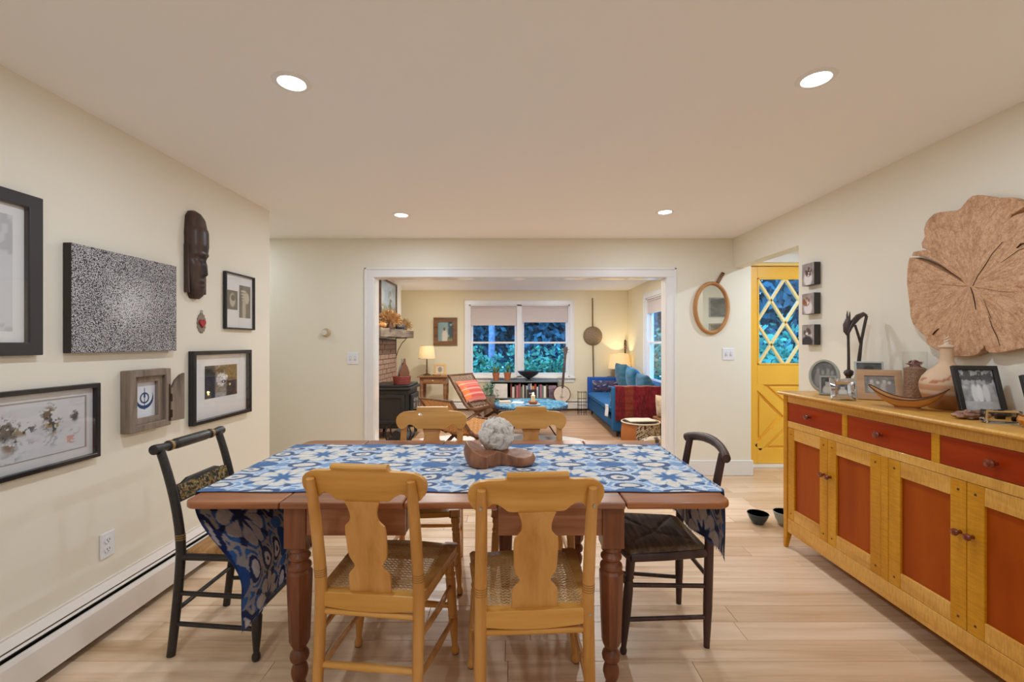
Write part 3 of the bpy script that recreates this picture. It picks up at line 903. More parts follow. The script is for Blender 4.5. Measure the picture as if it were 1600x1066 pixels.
def cane_chair(label, loc, rz, screws=False):
    t = thing('dining_chair', label, 'chair', loc, rz, 'mustard cane seat dining chairs')
    for s in (-1, 1):
        pts = []; rad = []
        for k in range(15):
            z = .855 * k / 14
            pts.append((s * (.176 - .006 * z), yback(z) - .004, z)); rad.append(.0165 + .0035 * math.sin(math.pi * min(1, z / .9)) - (.004 if z > .80 else 0))
        b = MB().tube(pts, rad, 14)
        post = b.build('back_post', M_MUST, t, smooth=True)
        b = MB()
        for zz in (.502, .510, .518, .526):
            b.tube([(s * .173, yback(zz) - .004, zz - .0015), (s * .173, yback(zz) - .004, zz + .0015)], .0206, 14)
        b.build('turned_ring', plain('ring_brown', S(150, 104, 52), .5), post, smooth=True)
        if screws:
            for zz in ((.43, .80) if s > 0 else (.80,)):
                MB().lathe([(0, 0), (.006, 0), (.005, .0025), (0, .003)], 10, Tm(s * .174, yback(zz) - .0225, zz) @ Rm('X', 90)).build('screw', plain('steel', S(180, 176, 168), .3, metal=1), post, smooth=True)
    # crest rail with rolled top
    half = [(.0935, .0), (.0945, -.016), (.101, -.021), (.115, -.0225), (.150, -.024), (.177, -.028), (.196, -.038), (.209, -.052), (.2135, -.070), (.211, -.090), (.203, -.108), (.192, -.121), (.176, -.127), (.161, -.123), (.150, -.112), (.141, -.102), (.130, -.100), (.118, -.104), (.104, -.113), (.092, -.124), (.084, -.127)]
    zt = .905
    up = [(0.0, 0.0)] + half[:9]; dn = [(0.0, -.127)] + list(reversed(half[8:]))
    def crest_col(x):
        a = abs(x)
        return (float(np.interp(a, [p[0] for p in up], [p[1] for p in up])), float(np.interp(a, [p[0] for p in dn], [p[1] for p in dn])))
    xs_c = sorted(set([-p[0] for p in half] + [p[0] for p in half] + [-.2125, .2125, -.07, -.035, 0.0, .035, .07]))
    v = []; f = []
    for x in xs_c:
        zu, zd = crest_col(x)
        arc = -.018 * (1 - (x / .215) ** 2) + .014
        zm_ = zt + (zu + zd) / 2
        for zz in (zt + zu, zm_, zt + zd): v.append((x, yback(zz) + arc, zz))
        for zz in (zt + zd, zm_, zt + zu): v.append((x, yback(zz) + arc + .022, zz))
    for k in range(len(xs_c) - 1):
        for q in range(6): f.append((k * 6 + q, k * 6 + (q + 1) % 6, k * 6 + 6 + (q + 1) % 6, k * 6 + 6 + q))
    f += [(5, 4, 3, 2, 1, 0), tuple(range((len(xs_c) - 1) * 6, len(xs_c) * 6))]
    b = MB().add(v, f)
    crest = b.build('crest_rail', M_MUSTX, t, smooth=True, bevel=.003)
    b = MB().tube([(-.0935 + .187 * k / 8, yback(zt) + .014 - .018 * (1 - ((-.0935 + .187 * k / 8) / .215) ** 2) + .006, zt - .007) for k in range(9)], .0125, 10, flat=(1.25, .8))
    b.build('crest_roll', M_MUSTX, crest, smooth=True)
    # vase splat
    prof = [(.060, .779), (.056, .770), (.051, .757), (.047, .740), (.0465, .722), (.050, .710), (.058, .700), (.068, .690), (.0705, .67), (.0708, .645), (.069, .59), (.065, .572), (.056, .556), (.0485, .542), (.054, .532), (.066, .519), (.073, .508), (.0745, .49), (.0738, .440)]
    poly = [(x, z) for x, z in prof] + [(-x, z) for x, z in reversed(prof)]
    b = MB().prism(poly, 0, .011, fn=lambda x, y, z: (x, y + yback(z) + .002 - .014 * (z - .44) / .34, z))
    b.build('splat', M_MUST, t, bevel=.002)
    # rear rail, slightly bowed
    n = 10; v = []; f = []
    for k in range(n + 1):
        x = -.165 + .33 * k / n
        sag = -.012 * (1 - (x / .165) ** 2)
        for (yy, zz) in ((-.205, .398 + sag), (-.160, .398 + sag), (-.160, .447), (-.205, .447)):
            v.append((x, yy, zz))
    for k in range(n):
        for j in range(4):
            f.append((k * 4 + j, k * 4 + (j + 1) % 4, k * 4 + 4 + (j + 1) % 4, k * 4 + 4 + j))
    f += [(3, 2, 1, 0), tuple(range(n * 4, n * 4 + 4))]
    MB().add(v, f).build('seat_rail', M_MUSTX, t, bevel=.003)
    for s in (-1, 1):
        b = MB()
        pts = [(s * .160, -.175), (s * .183, -.16), (s * .214, .19), (s * .205, .205), (s * .165, .205), (s * .160, .15)]
        b.add([(x, y, .408) for x, y in pts] + [(x, y, .448) for x, y in pts], [(0, 1, 2, 3, 4, 5), (11, 10, 9, 8, 7, 6)] + [(i, (i + 1) % 6, 6 + (i + 1) % 6, 6 + i) for i in range(6)])
        b.build('seat_rail', M_MUST, t, bevel=.005)
    b = MB()
    n = 10; v = []; f = []
    for k in range(n + 1):
        x = -.165 + .33 * k / n
        bw_ = .016 * (1 - (x / .165) ** 2)
        for (yy, zz) in ((.155, .41), (.205 + bw_, .41), (.212 + bw_, .44), (.155, .450)):
            v.append((x, yy, zz))
    for k in range(n):
        for j in range(4):
            f.append((k * 4 + j, k * 4 + (j + 1) % 4, k * 4 + 4 + (j + 1) % 4, k * 4 + 4 + j))
    f += [(3, 2, 1, 0), tuple(range(n * 4, n * 4 + 4))]
    b.add(v, f).build('seat_rail', M_MUSTX, t, bevel=.004)
    # woven cane: real strands, six-way weave
    b = MB()
    zc = .446
    def strand(p, q, w, dz):
        b.bar((p[0], p[1], zc + dz), (q[0], q[1], zc + dz), w, .0011)
    sp = .0165
    xmax = .166; ya, yb = -.172, .172
    k = -12
    for k in range(-10, 11):
        for o_ in (-.0018, .0018):
            strand((k * sp + o_, ya), (k * sp + o_, yb), .0018, .0)
    for k in range(28):
        yy = ya + .004 + k * sp
        if yy > yb: break
        for o_ in (-.0018, .0018):
            strand((-xmax, yy + o_), (xmax, yy + o_), .0018, .0012)
    for s in (-1, 1):
        for k in range(-28, 29):
            c = k * sp + sp / 2
            # line x*s - y = c inside the seat
            x0, x1 = -xmax, xmax
            y0, y1 = s * x0 - c, s * x1 - c
            lo, hi = 0.0, 1.0
            dy = y1 - y0
            u, v2 = (ya - y0) / dy, (yb - y0) / dy
            if u > v2: u, v2 = v2, u
            lo, hi = max(lo, u), min(hi, v2)
            if hi - lo < .03: continue
            strand((x0 + (x1 - x0) * lo, y0 + dy * lo), (x0 + (x1 - x0) * hi, y0 + dy * hi), .0017, .0024 if s > 0 else .0034)
    b.build('cane_seat', M_CANE, t, kind='stuff')
    prof = [(.010, 0), (.015, .004), (.0175, .014), (.0175, .022), (.013, .034), (.0115, .040), (.014, .07), (.0185, .13), (.019, .15), (.0165, .153), (.0205, .160), (.0165, .167), (.019, .172), (.020, .27), (.0205, .315), (.017, .32), (.0215, .33), (.0215, .338), (.017, .346), (.0195, .352), (.017, .358), (.023, .372), (.0225, .39), (.017, .40), (.018, .412)]
    for s in (-1, 1):
        b = MB(); turned_leg(b, s * .212, .172, s * .186, .168, .412, prof)
        lg = b.build('leg', M_MUST, t, smooth=True, angle=50)
        MB().lathe([(0, -.0002), (.012, 0), (.0155, .004), (.0155, .008), (0, .008)], 12, Tm(s * .212, .172, 0)).build('foot_glide', M_RUBBER, lg, smooth=True)
        for zf, zr in ((.288, .305), (.145, .175)):
            b = MB().tube([(s * (.212 - .026 * zf / .412), .172, zf), (s * .194, 0, (zf + zr) / 2), (s * .1755, yback(zr), zr)], [.0085, .0115, .0085], 10)
            b.build('stretcher', M_MUST, t, smooth=True)
    MB().tube([(-.172, yback(.378) - .002, .378), (.172, yback(.378) - .002, .374)], .0105, 10).build('stretcher', M_MUSTX, t, smooth=True)
    MB().tube([(-.174, yback(.20), .200), (0, yback(.20), .200), (.174, yback(.20), .200)], [.0105, .013, .0105], 10).build('stretcher', M_MUSTX, t, smooth=True)
    MB().tube([(-.200, .172, .20), (0, .172, .20), (.200, .172, .20)], [.0105, .016, .0105], 10).build('stretcher', M_MUSTX, t, smooth=True)
    return t
cane_chair('mustard wooden cane seat chair before the table, nearer the picture wall', (-.466, 1.70, 0), R(-6))
cane_chair('mustard wooden cane seat chair before the table, nearer the sideboard', (.060, 1.612, 0), R(4), True)
cane_chair('mustard wooden chair on the far side of the table, nearer the stove', (-.485, 2.455, 0), R(181))
cane_chair('mustard wooden chair on the far side of the table, nearer the sofa', (.112, 2.455, 0), R(179))

# ================================================================ black stencilled chair
M_BLK = plain('black_paint_worn', S(40, 36, 34), .38, .15, 90, var=.35)
M_GOLD = plain('gold_band', S(150, 116, 62), .45, .1, 200, var=.3)
M_RUSH = wood('rush_straw', S(140, 92, 48), S(190, 138, 82), S(216, 168, 110), 'X', 10, 10, .7, .4)
M_RUSHD = wood('rush_dark', S(62, 46, 34), S(108, 86, 66), S(146, 122, 98), 'X', 14, 8, .75, .5)
def stencil(u, v):
    n1 = fbm(u * 4, v, 9, 31); img = np.zeros(u.shape + (3,)) + np.array((42, 34, 28.))
    img = mixc(img, (150, 112, 58), (fbm(u * 5, v * 1.4, 8, 35) > .56) * 1.0); img = mixc(img, (120, 132, 70), (fbm(u * 5, v * 1.4, 9, 36) > .64) * .7)
    img = mixc(img, (186, 168, 130), (fbm(u * 5, v * 1.4, 14, 38) > .70) * .8)
    return img
t = thing('side_chair', 'black painted side chair with gold stencilling at the picture wall end', 'chair', (-1.215, 2.012, 0), R(-90))
def bpost(z):
    if z < .44: return -.158 - .043 * (1 - z / .44) ** 1.3
    return -.158 - .090 * ((z - .44) / .43) ** 1.7
for s in (-1, 1):
    pts = [(s * (.178 + .004 * (z / .86)), bpost(z), z) for z in [.868 * k / 16 for k in range(17)]]
    rad = [.0185 - .002 * abs(k - 8) / 8 for k in range(17)]
    post = MB().tube(pts, rad, 14, flat=(.85, 1.05)).build('back_post', M_BLK, t, smooth=True)
    b = MB()
    for zz in (.487, .496, .505):
        b.tube([(s * .180, bpost(zz), zz - .002), (s * .180, bpost(zz), zz + .002)], .0192, 14, flat=(.87, 1.07))
    b.build('gold_ring', M_GOLD, post, smooth=True)
zc_ = .862
prof_x = [(-.215, .012), (-.212, .020), (-.200, .0215), (-.165, .0175), (-.150, .017), (-.140, .0165), (-.136, .021), (-.118, .022), (-.112, .0165), (-.105, .021), (-.09, .0235), (.09, .0235), (.105, .021), (.112, .0165), (.118, .022), (.136, .021), (.14, .0165), (.15, .017), (.165, .0175), (.200, .0215), (.212, .020), (.215, .012)]
cr = MB().tube([(x, bpost(zc_) - .002, zc_) for x, r in prof_x], [r for x, r in prof_x], 16).build('crest_rail', M_BLK, t, smooth=True)
b = MB()
for x in (-.127, .127): b.tube([(x - .007, bpost(zc_) - .002, zc_), (x + .007, bpost(zc_) - .002, zc_)], .0228, 16)
b.build('gold_ring', M_GOLD, cr, smooth=True)
poly = [(-.170, .632), (.170, .632), (.170, .700), (.13, .702), (.09, .716), (-.09, .716), (-.13, .702), (-.170, .700)]
sl = MB().prism(poly, -.007, .007, fn=lambda x, y, z: (x, y + bpost(z), z)).build('back_slat', M_BLK, t, bevel=.003)
def ssheet(nm, sgn):
    U, V = np.meshgrid(np.linspace(0, 1, 61), np.linspace(0, 1, 13), indexing='ij')
    b = MB(); b.grid(60, 12, lambda u, v: (-.155 + .31 * u, sgn * .0078 + bpost(.64 + .062 * v), .640 + .062 * v))
    b.c = [tuple(c) for c in lin_np(stencil(U, V)).reshape(-1, 3)]
    b.build(nm, painted('stencil_print', .5), sl)
ssheet('stencil_panel', 1)
ssheet('stencil_panel', -1)
def rush_seat(t, mat, zt, wr, wf, yr, yf, th=.03, round_front=0.0, dip=.012):
    """woven rush: cords wrap in from the four rails and meet in mitres"""
    b = MB()
    nu_, nv_ = 56, 56
    def fn(u, v):
        y = yr + (yf - yr) * v
        w = wr + (wf - wr) * v
        x = (u - .5) * w
        e = min(u, 1 - u, v, 1 - v)
        yy = y + (round_front * (1 - (2 * u - 1) ** 2) * smoothstep(.5, 1, v) if round_front else 0)
        q = max(abs(u - .5), abs(v - .5))
        k = int(q * 56)
        cord = .0016 * abs(math.sin(q * math.pi * 28))
        mit = .006 * (1 - min(1, abs(abs(u - .5) - abs(v - .5)) / .05))
        z = zt + .010 * math.sin(min(1, e / .12) * math.pi / 2) - dip * smoothstep(.15, .5, e) + cord - mit * .8
        if e < .02: z -= th * (1 - e / .02) * .6
        return (x, yy, z)
    b.grid(nu_, nv_, fn)
    # underside
    def fb(u, v):
        p = fn(u, v); return (p[0], p[1], zt - th * .62)
    b.grid(nu_ // 4, nv_ // 4, fb, flip=True)
    return b.build('rush_seat', mat, t, smooth=True, angle=60)
rush_seat(t, M_RUSH, .432, .345, .41, -.150, .186, .03)
b = MB()
for s in (-1, 1):
    b.tube([(s * .178, bpost(.412), .412), (s * .196, .172, .412)], .014, 10)
b.tube([(-.2, .178, .412), (.2, .178, .412)], .015, 10).tube([(-.178, bpost(.412), .412), (.178, bpost(.412), .412)], .012, 10)
b.build('seat_frame', M_BLK, t, smooth=True)
prof = [(.011, 0), (.0155, .006), (.017, .016), (.0155, .026), (.011, .034), (.013, .05), (.0185, .12), (.0205, .18), (.0165, .188), (.021, .198), (.0165, .208), (.0195, .22), (.0205, .30), (.017, .335), (.022, .345), (.017, .356), (.0195, .37), (.019, .412)]
for s in (-1, 1):
    b = MB(); turned_leg(b, s * .205, .168, s * .195, .170, .412, prof)
    b.build('leg', M_BLK, t, smooth=True, angle=50)
    for zf, zr in ((.255, .262), (.125, .135)):
        MB().tube([(s * .2, .170, zf), (s * .178, bpost(zr), zr)], .0095, 10).build('stretcher', M_BLK, t, smooth=True)
for zz, yy in ((.20, .169), (.29, .169)):
    MB().tube([(-.2, yy, zz), (0, yy, zz), (.2, yy, zz)], [.010, .0145, .010], 10).build('stretcher', M_BLK, t, smooth=True)
MB().tube([(-.178, bpost(.19), .19), (.178, bpost(.19), .19)], .0095, 10).build('stretcher', M_BLK, t, smooth=True)

# ================================================================ dark brown rush chair
M_BRN = wood('dark_brown_paint', S(44, 28, 24), S(68, 46, 40), S(88, 62, 54), 'Z', 5, 8, .42, .1)
t = thing('rush_chair', 'dark brown rush seat chair tucked under the sideboard end of the table', 'chair', (.650, 2.046, 0), R(90))
def rpost(z):
    if z < .44: return -.190 + .008 * (1 - z / .44)
    return -.190 - .055 * ((z - .44) / .39) ** 1.5
for s in (-1, 1):
    pts = [(s * (.158 + .012 * z / .83), rpost(z), z) for z in [.828 * k / 14 for k in range(15)]]
    rad = [.0125 + .0065 * min(1, k / 3) - .003 * max(0, (k - 8) / 6) for k in range(15)]
    MB().tube(pts, rad, 14).build('back_post', M_BRN, t, smooth=True)
pts = []; rad = []
for k in range(21):
    x = -.212 + .424 * k / 20
    pts.append((x, rpost(.83) - .030 * (1 - (x / .212) ** 2) + .004, .818 + .034 * max(0.0, 1 - (x / .212) ** 2) ** .8))
    rad.append(.0195 if abs(x) > .06 else .0205)
MB().tube(pts, rad, 14, flat=(.85, 1.08)).build('crest_rail', M_BRN, t, smooth=True)
poly = [(-.163, .585), (-.1, .590), (0, .596), (.1, .590), (.163, .585), (.163, .640), (.1, .662), (0, .672), (-.1, .662), (-.163, .640)]
MB().prism(poly, -.007, .007, fn=lambda x, y, z: (x, y + rpost(z) - .03 * (1 - (x / .163) ** 2), z)).build('back_slat', M_BRN, t, bevel=.003)
rush_seat(t, M_RUSHD, .436, .335, .43, -.175, .16, .035, round_front=.035, dip=.018)
b = MB()
for s in (-1, 1): b.tube([(s * .165, -.18, .405), (s * .195, 0, .405), (s * .208, .155, .405)], .0155, 10, flat=(.8, 1.15))
pts = [(-.208 + .416 * k / 10, .155 + .035 * (1 - ((-.208 + .416 * k / 10) / .208) ** 2), .405) for k in range(11)]
b.tube(pts, .0155, 10, flat=(.8, 1.15)); b.tube([(-.165, -.185, .405), (.165, -.185, .405)], .013, 10)
b.build('seat_frame', M_BRN, t, smooth=True)
prof = [(.0105, 0), (.014, .006), (.0145, .016), (.0105, .028), (.013, .06), (.0185, .16), (.020, .25), (.018, .30), (.0145, .305), (.020, .318), (.0145, .33), (.0185, .345), (.0195, .405)]
for s in (-1, 1):
    b = MB(); turned_leg(b, s * .198, .185, s * .190, .150, .405, prof)
    b.build('leg', M_BRN, t, smooth=True, angle=50)
    for zf, zr in ((.285, .262), (.140, .130)):
        MB().tube([(s * .194, .172, zf), (s * .160, rpost(zr), zr)], .0095, 10).build('stretcher', M_BRN, t, smooth=True)
MB().tube([(-.158, rpost(.30), .30), (.158, rpost(.30), .30)], .0095, 10).build('stretcher', M_BRN, t, smooth=True)
for zz in (.18, .30):
    MB().tube([(-.195, .175, zz), (.195, .175, zz)], .0105, 10).build('stretcher', M_BRN, t, smooth=True)
# ================================================================ sideboard
M_TIG = wood('tiger_maple_x', S(196, 136, 52), S(222, 166, 78), S(236, 188, 104), 'X', 4, 8, .32, .02, figure=.42, figscale=190, coat=.08, spec=.3)
M_TIGZ = wood('tiger_maple_z', S(188, 122, 16), S(206, 142, 26), S(218, 158, 40), 'Z', 4, 8, .32, .02, figure=.40, figscale=190, coat=.06, spec=.25)
M_CHER = wood('cherry_panel', S(146, 58, 0), S(162, 70, 2), S(174, 84, 8), 'Z', 3, 6, .38, .02, spec=.15)
M_CHERX = wood('cherry_drawer', S(140, 40, 2), S(158, 52, 6), S(172, 68, 14), 'X', 4, 8, .34, .02, spec=.2)
M_KNOB = wood('knob_cherry', S(96, 36, 16), S(122, 50, 26), S(150, 72, 44), 'Z', 10, 4, .25, .02, coat=.4)
SBY = 2.83           # far end of the sideboard
sb = thing('sideboard', 'long honey maple sideboard with cherry drawers and cherry door panels', 'sideboard', (1.743, SBY, 0), R(-90))
# local: x runs towards the camera along the front, front face at y=0 looking -y, depth to +y .41
SL, SD = 1.525, 0.405
def sbox(name, x0, x1, y0, y1, z0, z1, mat, bev=.002, parent=None):
    return MB().box(x0, x1, y0, y1, z0, z1).build(name, mat, parent or sb, bevel=bev)
# top with moulded edge
b = MB()
prof = [(-.028, .975), (-.030, .982), (-.024, .990), (.418, .990), (.418, .968), (-.012, .968), (-.020, .970)]
b.prism(prof, -.028, SL + .028, Matrix(((0, 1, 0, 0), (1, 0, 0, 0), (0, 0, 1, 0), (0, 0, 0, 1))))
b.build('sideboard_top', M_TIG, sb, bevel=.002)
# corner posts tapering to feet
def post(x0, x1, y0, y1, taper):
    b = MB()
    v = []
    for z, k in ((0, 1), (.10, 0), (.968, 0)):
        tx = .016 * k
        xa, xb = (x0, x1 - tx) if taper > 0 else (x0 + tx, x1)
        ya, yb = (y0, y1 - tx) if y0 < .2 else (y0 + tx, y1)
        v += [(xa, ya, z), (xb, ya, z), (xb, yb, z), (xa, yb, z)]
    f = [(3, 2, 1, 0), (8, 9, 10, 11)]
    for k in (0, 4):
        f += [(k + j, k + (j + 1) % 4, k + 4 + (j + 1) % 4, k + 4 + j) for j in range(4)]
    b.add(v, f).build('leg', M_TIGZ, sb, bevel=.002)
post(0, .036, -.004, .032, 1); post(SL - .036, SL, -.004, .032, -1); post(0, .036, SD - .036, SD, 1); post(SL - .036, SL, SD - .036, SD, -1)
sbox('side_panel', .006, .022, .032, SD - .036, .095, .968, M_TIGZ); sbox('side_panel', SL - .022, SL - .006, .032, SD - .036, .095, .968, M_TIGZ)
sbox('back_panel', .036, SL - .036, SD - .014, SD - .004, .095, .968, M_TIGZ)
sbox('bottom_board', .022, SL - .022, .02, SD - .014, .175, .190, M_TIG)
# face frame
DRZ0, DRZ1 = .808, .925
DOZ0, DOZ1 = .192, .768
sbox('rail', .036, SL - .036, 0, .024, DRZ1, .968, M_TIG)
sbox('rail', .036, SL - .036, 0, .024, DOZ1, DRZ0, M_TIG)
sbox('rail', .036, SL - .036, 0, .024, .105, DOZ0, M_TIG)
inner = SL - .072
dw_ = (inner - 2 * .036) / 3
for k in range(3):
    x0 = .036 + k * (dw_ + .036)
    if k: sbox('stile', x0 - .036, x0, 0, .024, DRZ0, DRZ1, M_TIGZ)
    d = sbox('drawer', x0 + .0015, x0 + dw_ - .0015, .002, .020, DRZ0 + .0015, DRZ1 - .0015, M_CHERX, .003)
    MB().box(x0 + .015, x0 + dw_ - .015, .02, .35, DRZ0 + .008, DRZ1 - .02).build('drawer_box', M_TIG, d)
    MB().lathe([(.0, 0), (.009, 0), (.0075, .008), (.0085, .014), (.0155, .020), (.0175, .027), (.014, .034), (.0, .037)], 16, Tm(x0 + dw_ / 2 - .02, .002, (DRZ0 + DRZ1) / 2) @ Rm('X', 90)).build('knob', M_KNOB, d, smooth=True)
cs = SL / 2
sbox('stile', cs - .020, cs + .020, 0, .024, DOZ0, DOZ1, M_TIGZ)
bw2 = cs - .020 - .036
xs = [.036, .036 + bw2 / 2, cs + .020, cs + .020 + bw2 / 2]
for k, x0 in enumerate(xs):
    x1 = x0 + bw2 / 2
    a, c = x0 + .0012, x1 - .0012
    st = .062
    d = bpy.data.objects.new('door', None); COL.objects.link(d); d.parent = sb
    for (p, q, r_, s_, mt) in ((a, a + st, DOZ0 + .0015, DOZ1 - .0015, M_TIGZ), (c - st, c, DOZ0 + .0015, DOZ1 - .0015, M_TIGZ)):
        MB().box(p, q, .001, .021, r_, s_).build('door_stile', mt, d, bevel=.0018)
    for (r_, s_) in ((DOZ0 + .0015, DOZ0 + .072), (DOZ1 - .072, DOZ1 - .0015)):
        MB().box(a + st, c - st, .0015, .021, r_, s_).build('door_rail', M_TIG, d, bevel=.0018)
    MB().box(a + st - .004, c - st + .004, .011, .018, DOZ0 + .068, DOZ1 - .068).build('door_panel', M_CHER, d)
    kx = c - .022 if k % 2 == 0 else a + .022
    MB().lathe([(.0, 0), (.008, 0), (.0065, .008), (.0075, .013), (.013, .018), (.0145, .024), (.011, .031), (.0, .034)], 16, Tm(kx, .001, .565) @ Rm('X', 90)).build('knob', M_KNOB, d, smooth=True)
    b = MB()
    for xx in (a + st * .5, c - st * .5):
        for zz in (DOZ0 + .04, DOZ1 - .04):
            b.box(xx - .004, xx + .004, .0, .004, zz - .004, zz + .004)
    b.build('square_pegs', plain('walnut_peg', S(70, 36, 18), .4), d)
SBT = .990

# ================================================================ things standing on the sideboard
def atop(px, py, z=SBT):
    d = (CAMH - z) * FPX / (py - HZ)
    return ((px - 800) * d / FPX, d, z)
M_BLKW = plain('black_wood', S(34, 30, 30), .42, .08, 160)
def bw(u, v, img, tint=(1, 1, 1)):
    return np.clip(img, 0, 255)[..., None] * np.array(tint)
def blob(u, v, cu, cv, ru, rv, soft=.25):
    q = np.hypot((u - cu) / ru, (v - cv) / rv)
    return 1 - smoothstep(1 - soft, 1 + soft, q)
def photo_pair(u, v):
    g = 120 + 90 * fbm(u, v, 7, 41)
    g = g * (1 - .5 * smoothstep(.55, .75, v) * (fbm(u, v, 10, 42) > .45))
    for cx in (.38, .52, .70):
        g = g * (1 - blob(u, v, cx, .42, .09, .24)) + (215 + 20 * np.sin(cx * 40)) * blob(u, v, cx, .42, .09, .24)
        g = g * (1 - blob(u, v, cx, .70, .045, .05)) + 175 * blob(u, v, cx, .70, .045, .05)
    g = np.where(v < .22, 205 - 30 * fbm(u, v, 14, 44), g)
    return bw(u, v, g)
def photo_portrait(u, v):
    g = 70 + 50 * fbm(u, v, 5, 51)
    g = g * (1 - blob(u, v, .5, .18, .42, .34)) + 205 * blob(u, v, .5, .18, .42, .34)
    g = g * (1 - blob(u, v, .5, .62, .19, .24)) + 190 * blob(u, v, .5, .62, .19, .24)
    g = g * (1 - blob(u, v, .5, .82, .21, .10)) + 60 * blob(u, v, .5, .82, .21, .10)
    g = g - 70 * (blob(u, v, .43, .64, .03, .02) + blob(u, v, .57, .64, .03, .02) + blob(u, v, .5, .5, .05, .015))
    return bw(u, v, g, (1, .98, .94))
def photo_group(u, v):
    g = 110 + 60 * fbm(u, v, 8, 61)
    for k, cx in enumerate((.25, .45, .66, .82)):
        g = g * (1 - blob(u, v, cx, .35, .13, .3)) + (190 - 40 * (k % 2)) * blob(u, v, cx, .35, .13, .3)
        g = g * (1 - blob(u, v, cx, .68 - .06 * (k % 2), .06, .09)) + 205 * blob(u, v, cx, .68 - .06 * (k % 2), .06, .09)
    return bw(u, v, g, (1, .97, .93))
PRINT = painted('photo_print', .35, 0, spec=.4)
GL = pane_mat('picture_glass', .03)
def standing_frame(name, label, loc, rz, w, h, fw, mat, photo, tilt=12, depth=.014, mt=0.0, easel=True, cat='photo frame'):
    t = thing(name, label, cat, loc, rz)
    T = Tm(0, 0, depth * math.sin(R(tilt)) + .0005) @ Rm('X', -tilt)
    def place(o): o.matrix_parent_inverse = Matrix.Identity(4); o.matrix_basis = T; return o
    b = MB(); frame_ring(b, w, h, fw, 0, depth, 0, h / 2)
    place(b.build('frame', mat, t, bevel=.002))
    if mt > 0:
        b = MB(); frame_ring(b, w - 2 * fw + .002, h - 2 * fw + .002, mt, depth * .35, depth * .45, 0, h / 2); place(b.build('mat_board', plain('mat_cream', S(226, 200, 168), .8), t))
    place(print_sheet('photo', t, w - 2 * (fw + mt) + .003, h - 2 * (fw + mt) + .003, 48, 60, photo, PRINT, 0, depth * .5, h / 2))
    place(MB().box(-w / 2 + fw * .5, w / 2 - fw * .5, depth * .6, depth, fw * .5, h - fw * .5).build('backing', M_BLKW, t))
    if easel:
        yb = math.sin(R(tilt)) * h * .6
        b = MB().prism([(-.012, 0), (.012, 0), (.02, .6 * h), (-.02, .6 * h)], 0, .004, fn=lambda x, y, z: (x, y + depth + yb * 1.15 + .045 - z * (.045 + .0 * h) / (.6 * h), z * .985))
        b.build('easel_back', M_BLKW, t)
    return t
# oval frame
p = atop(1286, 614.0)
t = thing('oval_photo_frame', 'oval sage green photo frame at the door end of the sideboard', 'photo frame', (p[0] - .01, p[1] - .02, SBT), R(-38))
T = Tm(0, 0, .006) @ Rm('X', -14)
def ell(b, rx, rz, fwid, d0, d1, cz, n=40):
    v = []
    for d, ins in ((d1, 0), (d0, .004), (d0, fwid - .004), (d1 * .6, fwid)):
        for k in range(n):
            a = 2 * math.pi * k / n
            v.append(((rx - ins) * math.cos(a), d, cz + (rz - ins) * math.sin(a)))
    f = []
    for r_ in range(3):
        f += [(r_ * n + k, r_ * n + (k + 1) % n, (r_ + 1) * n + (k + 1) % n, (r_ + 1) * n + k) for k in range(n)]
    f.append(tuple(range(n)))
    return b.add(v, f)
o = ell(MB(), .082, .105, .020, 0, .022, .105).build('frame', plain('sage_enamel', S(168, 170, 156), .35), t, smooth=True); o.matrix_basis = T
U = np.linspace(0, 1, 5)
b = MB(); n = 40; rings = 14
vv_ = [(0, .012, .105)]; cc = []
uu = [.5]; ww = [.5]
for r_ in range(1, rings + 1):
    for k in range(n):
        a = 2 * math.pi * k / n
        vv_.append((.064 * r_ / rings * math.cos(a), .012, .105 + .087 * r_ / rings * math.sin(a))); uu.append(.5 + .5 * r_ / rings * math.cos(a)); ww.append(.5 + .5 * r_ / rings * math.sin(a))
ff = [(0, 1 + k, 1 + (k + 1) % n) for k in range(n)]
for r_ in range(rings - 1):
    ff += [(1 + r_ * n + k, 1 + (r_ + 1) * n + k, 1 + (r_ + 1) * n + (k + 1) % n, 1 + r_ * n + (k + 1) % n) for k in range(n)]
b.add(vv_, ff); cimg = photo_group(np.array(uu), np.array(ww)) * .8
b.c = [tuple(c) for c in lin_np(cimg)]
o = b.build('photo', PRINT, t); o.matrix_basis = T
MB().bar((0, .06, .0), (0, .045, .12), .02, .003, up=(0, 1, 0)).build('easel_back', M_BLKW, t)
M_SILV = plain('silver', S(200, 198, 196), .18, .25, 60, metal=1.0)
M_PEWT = plain('pewter', S(150, 150, 144), .35, .1, 90, metal=.8)
standing_frame('small_photo_frame', 'small square pewter frame standing behind the crinkled silver frame', (1.86, 2.60, SBT), R(-35), .085, .115, .012, M_PEWT, photo_portrait, 12)
# crinkled silver frame
p = atop(1318, 626)
t = thing('silver_frame', 'small crinkled silver frame at the front of the sideboard', 'photo frame', (p[0], p[1], SBT), R(-28))
b = MB(); n = 32
v = []
for ring, (ins, d) in enumerate(((0, .02), (.002, .006), (.02, .0), (.034, .008))):
    for k in range(n):
        a = 2 * math.pi * k / n + math.pi / 4
        m_ = 1 / max(abs(math.cos(a)), abs(math.sin(a)))
        wob = 1 + (.05 * math.sin(k * 4 * math.pi / n * 2.0 + .7) if ring < 2 else 0)
        v.append(((.055 - ins) * m_ * math.cos(a) * wob, d + (.004 * math.sin(k * 3) if ring == 1 else 0), .060 + (.060 - ins) * m_ * math.sin(a) * wob))
f = []
for r_ in range(3): f += [(r_ * n + k, r_ * n + (k + 1) % n, (r_ + 1) * n + (k + 1) % n, (r_ + 1) * n + k) for k in range(n)]
f.append(tuple(range(n)))
b.add(v, f)
zmin = min(q[2] for q in v)
b.v = [(x, y_, z - zmin) for x, y_, z in b.v]
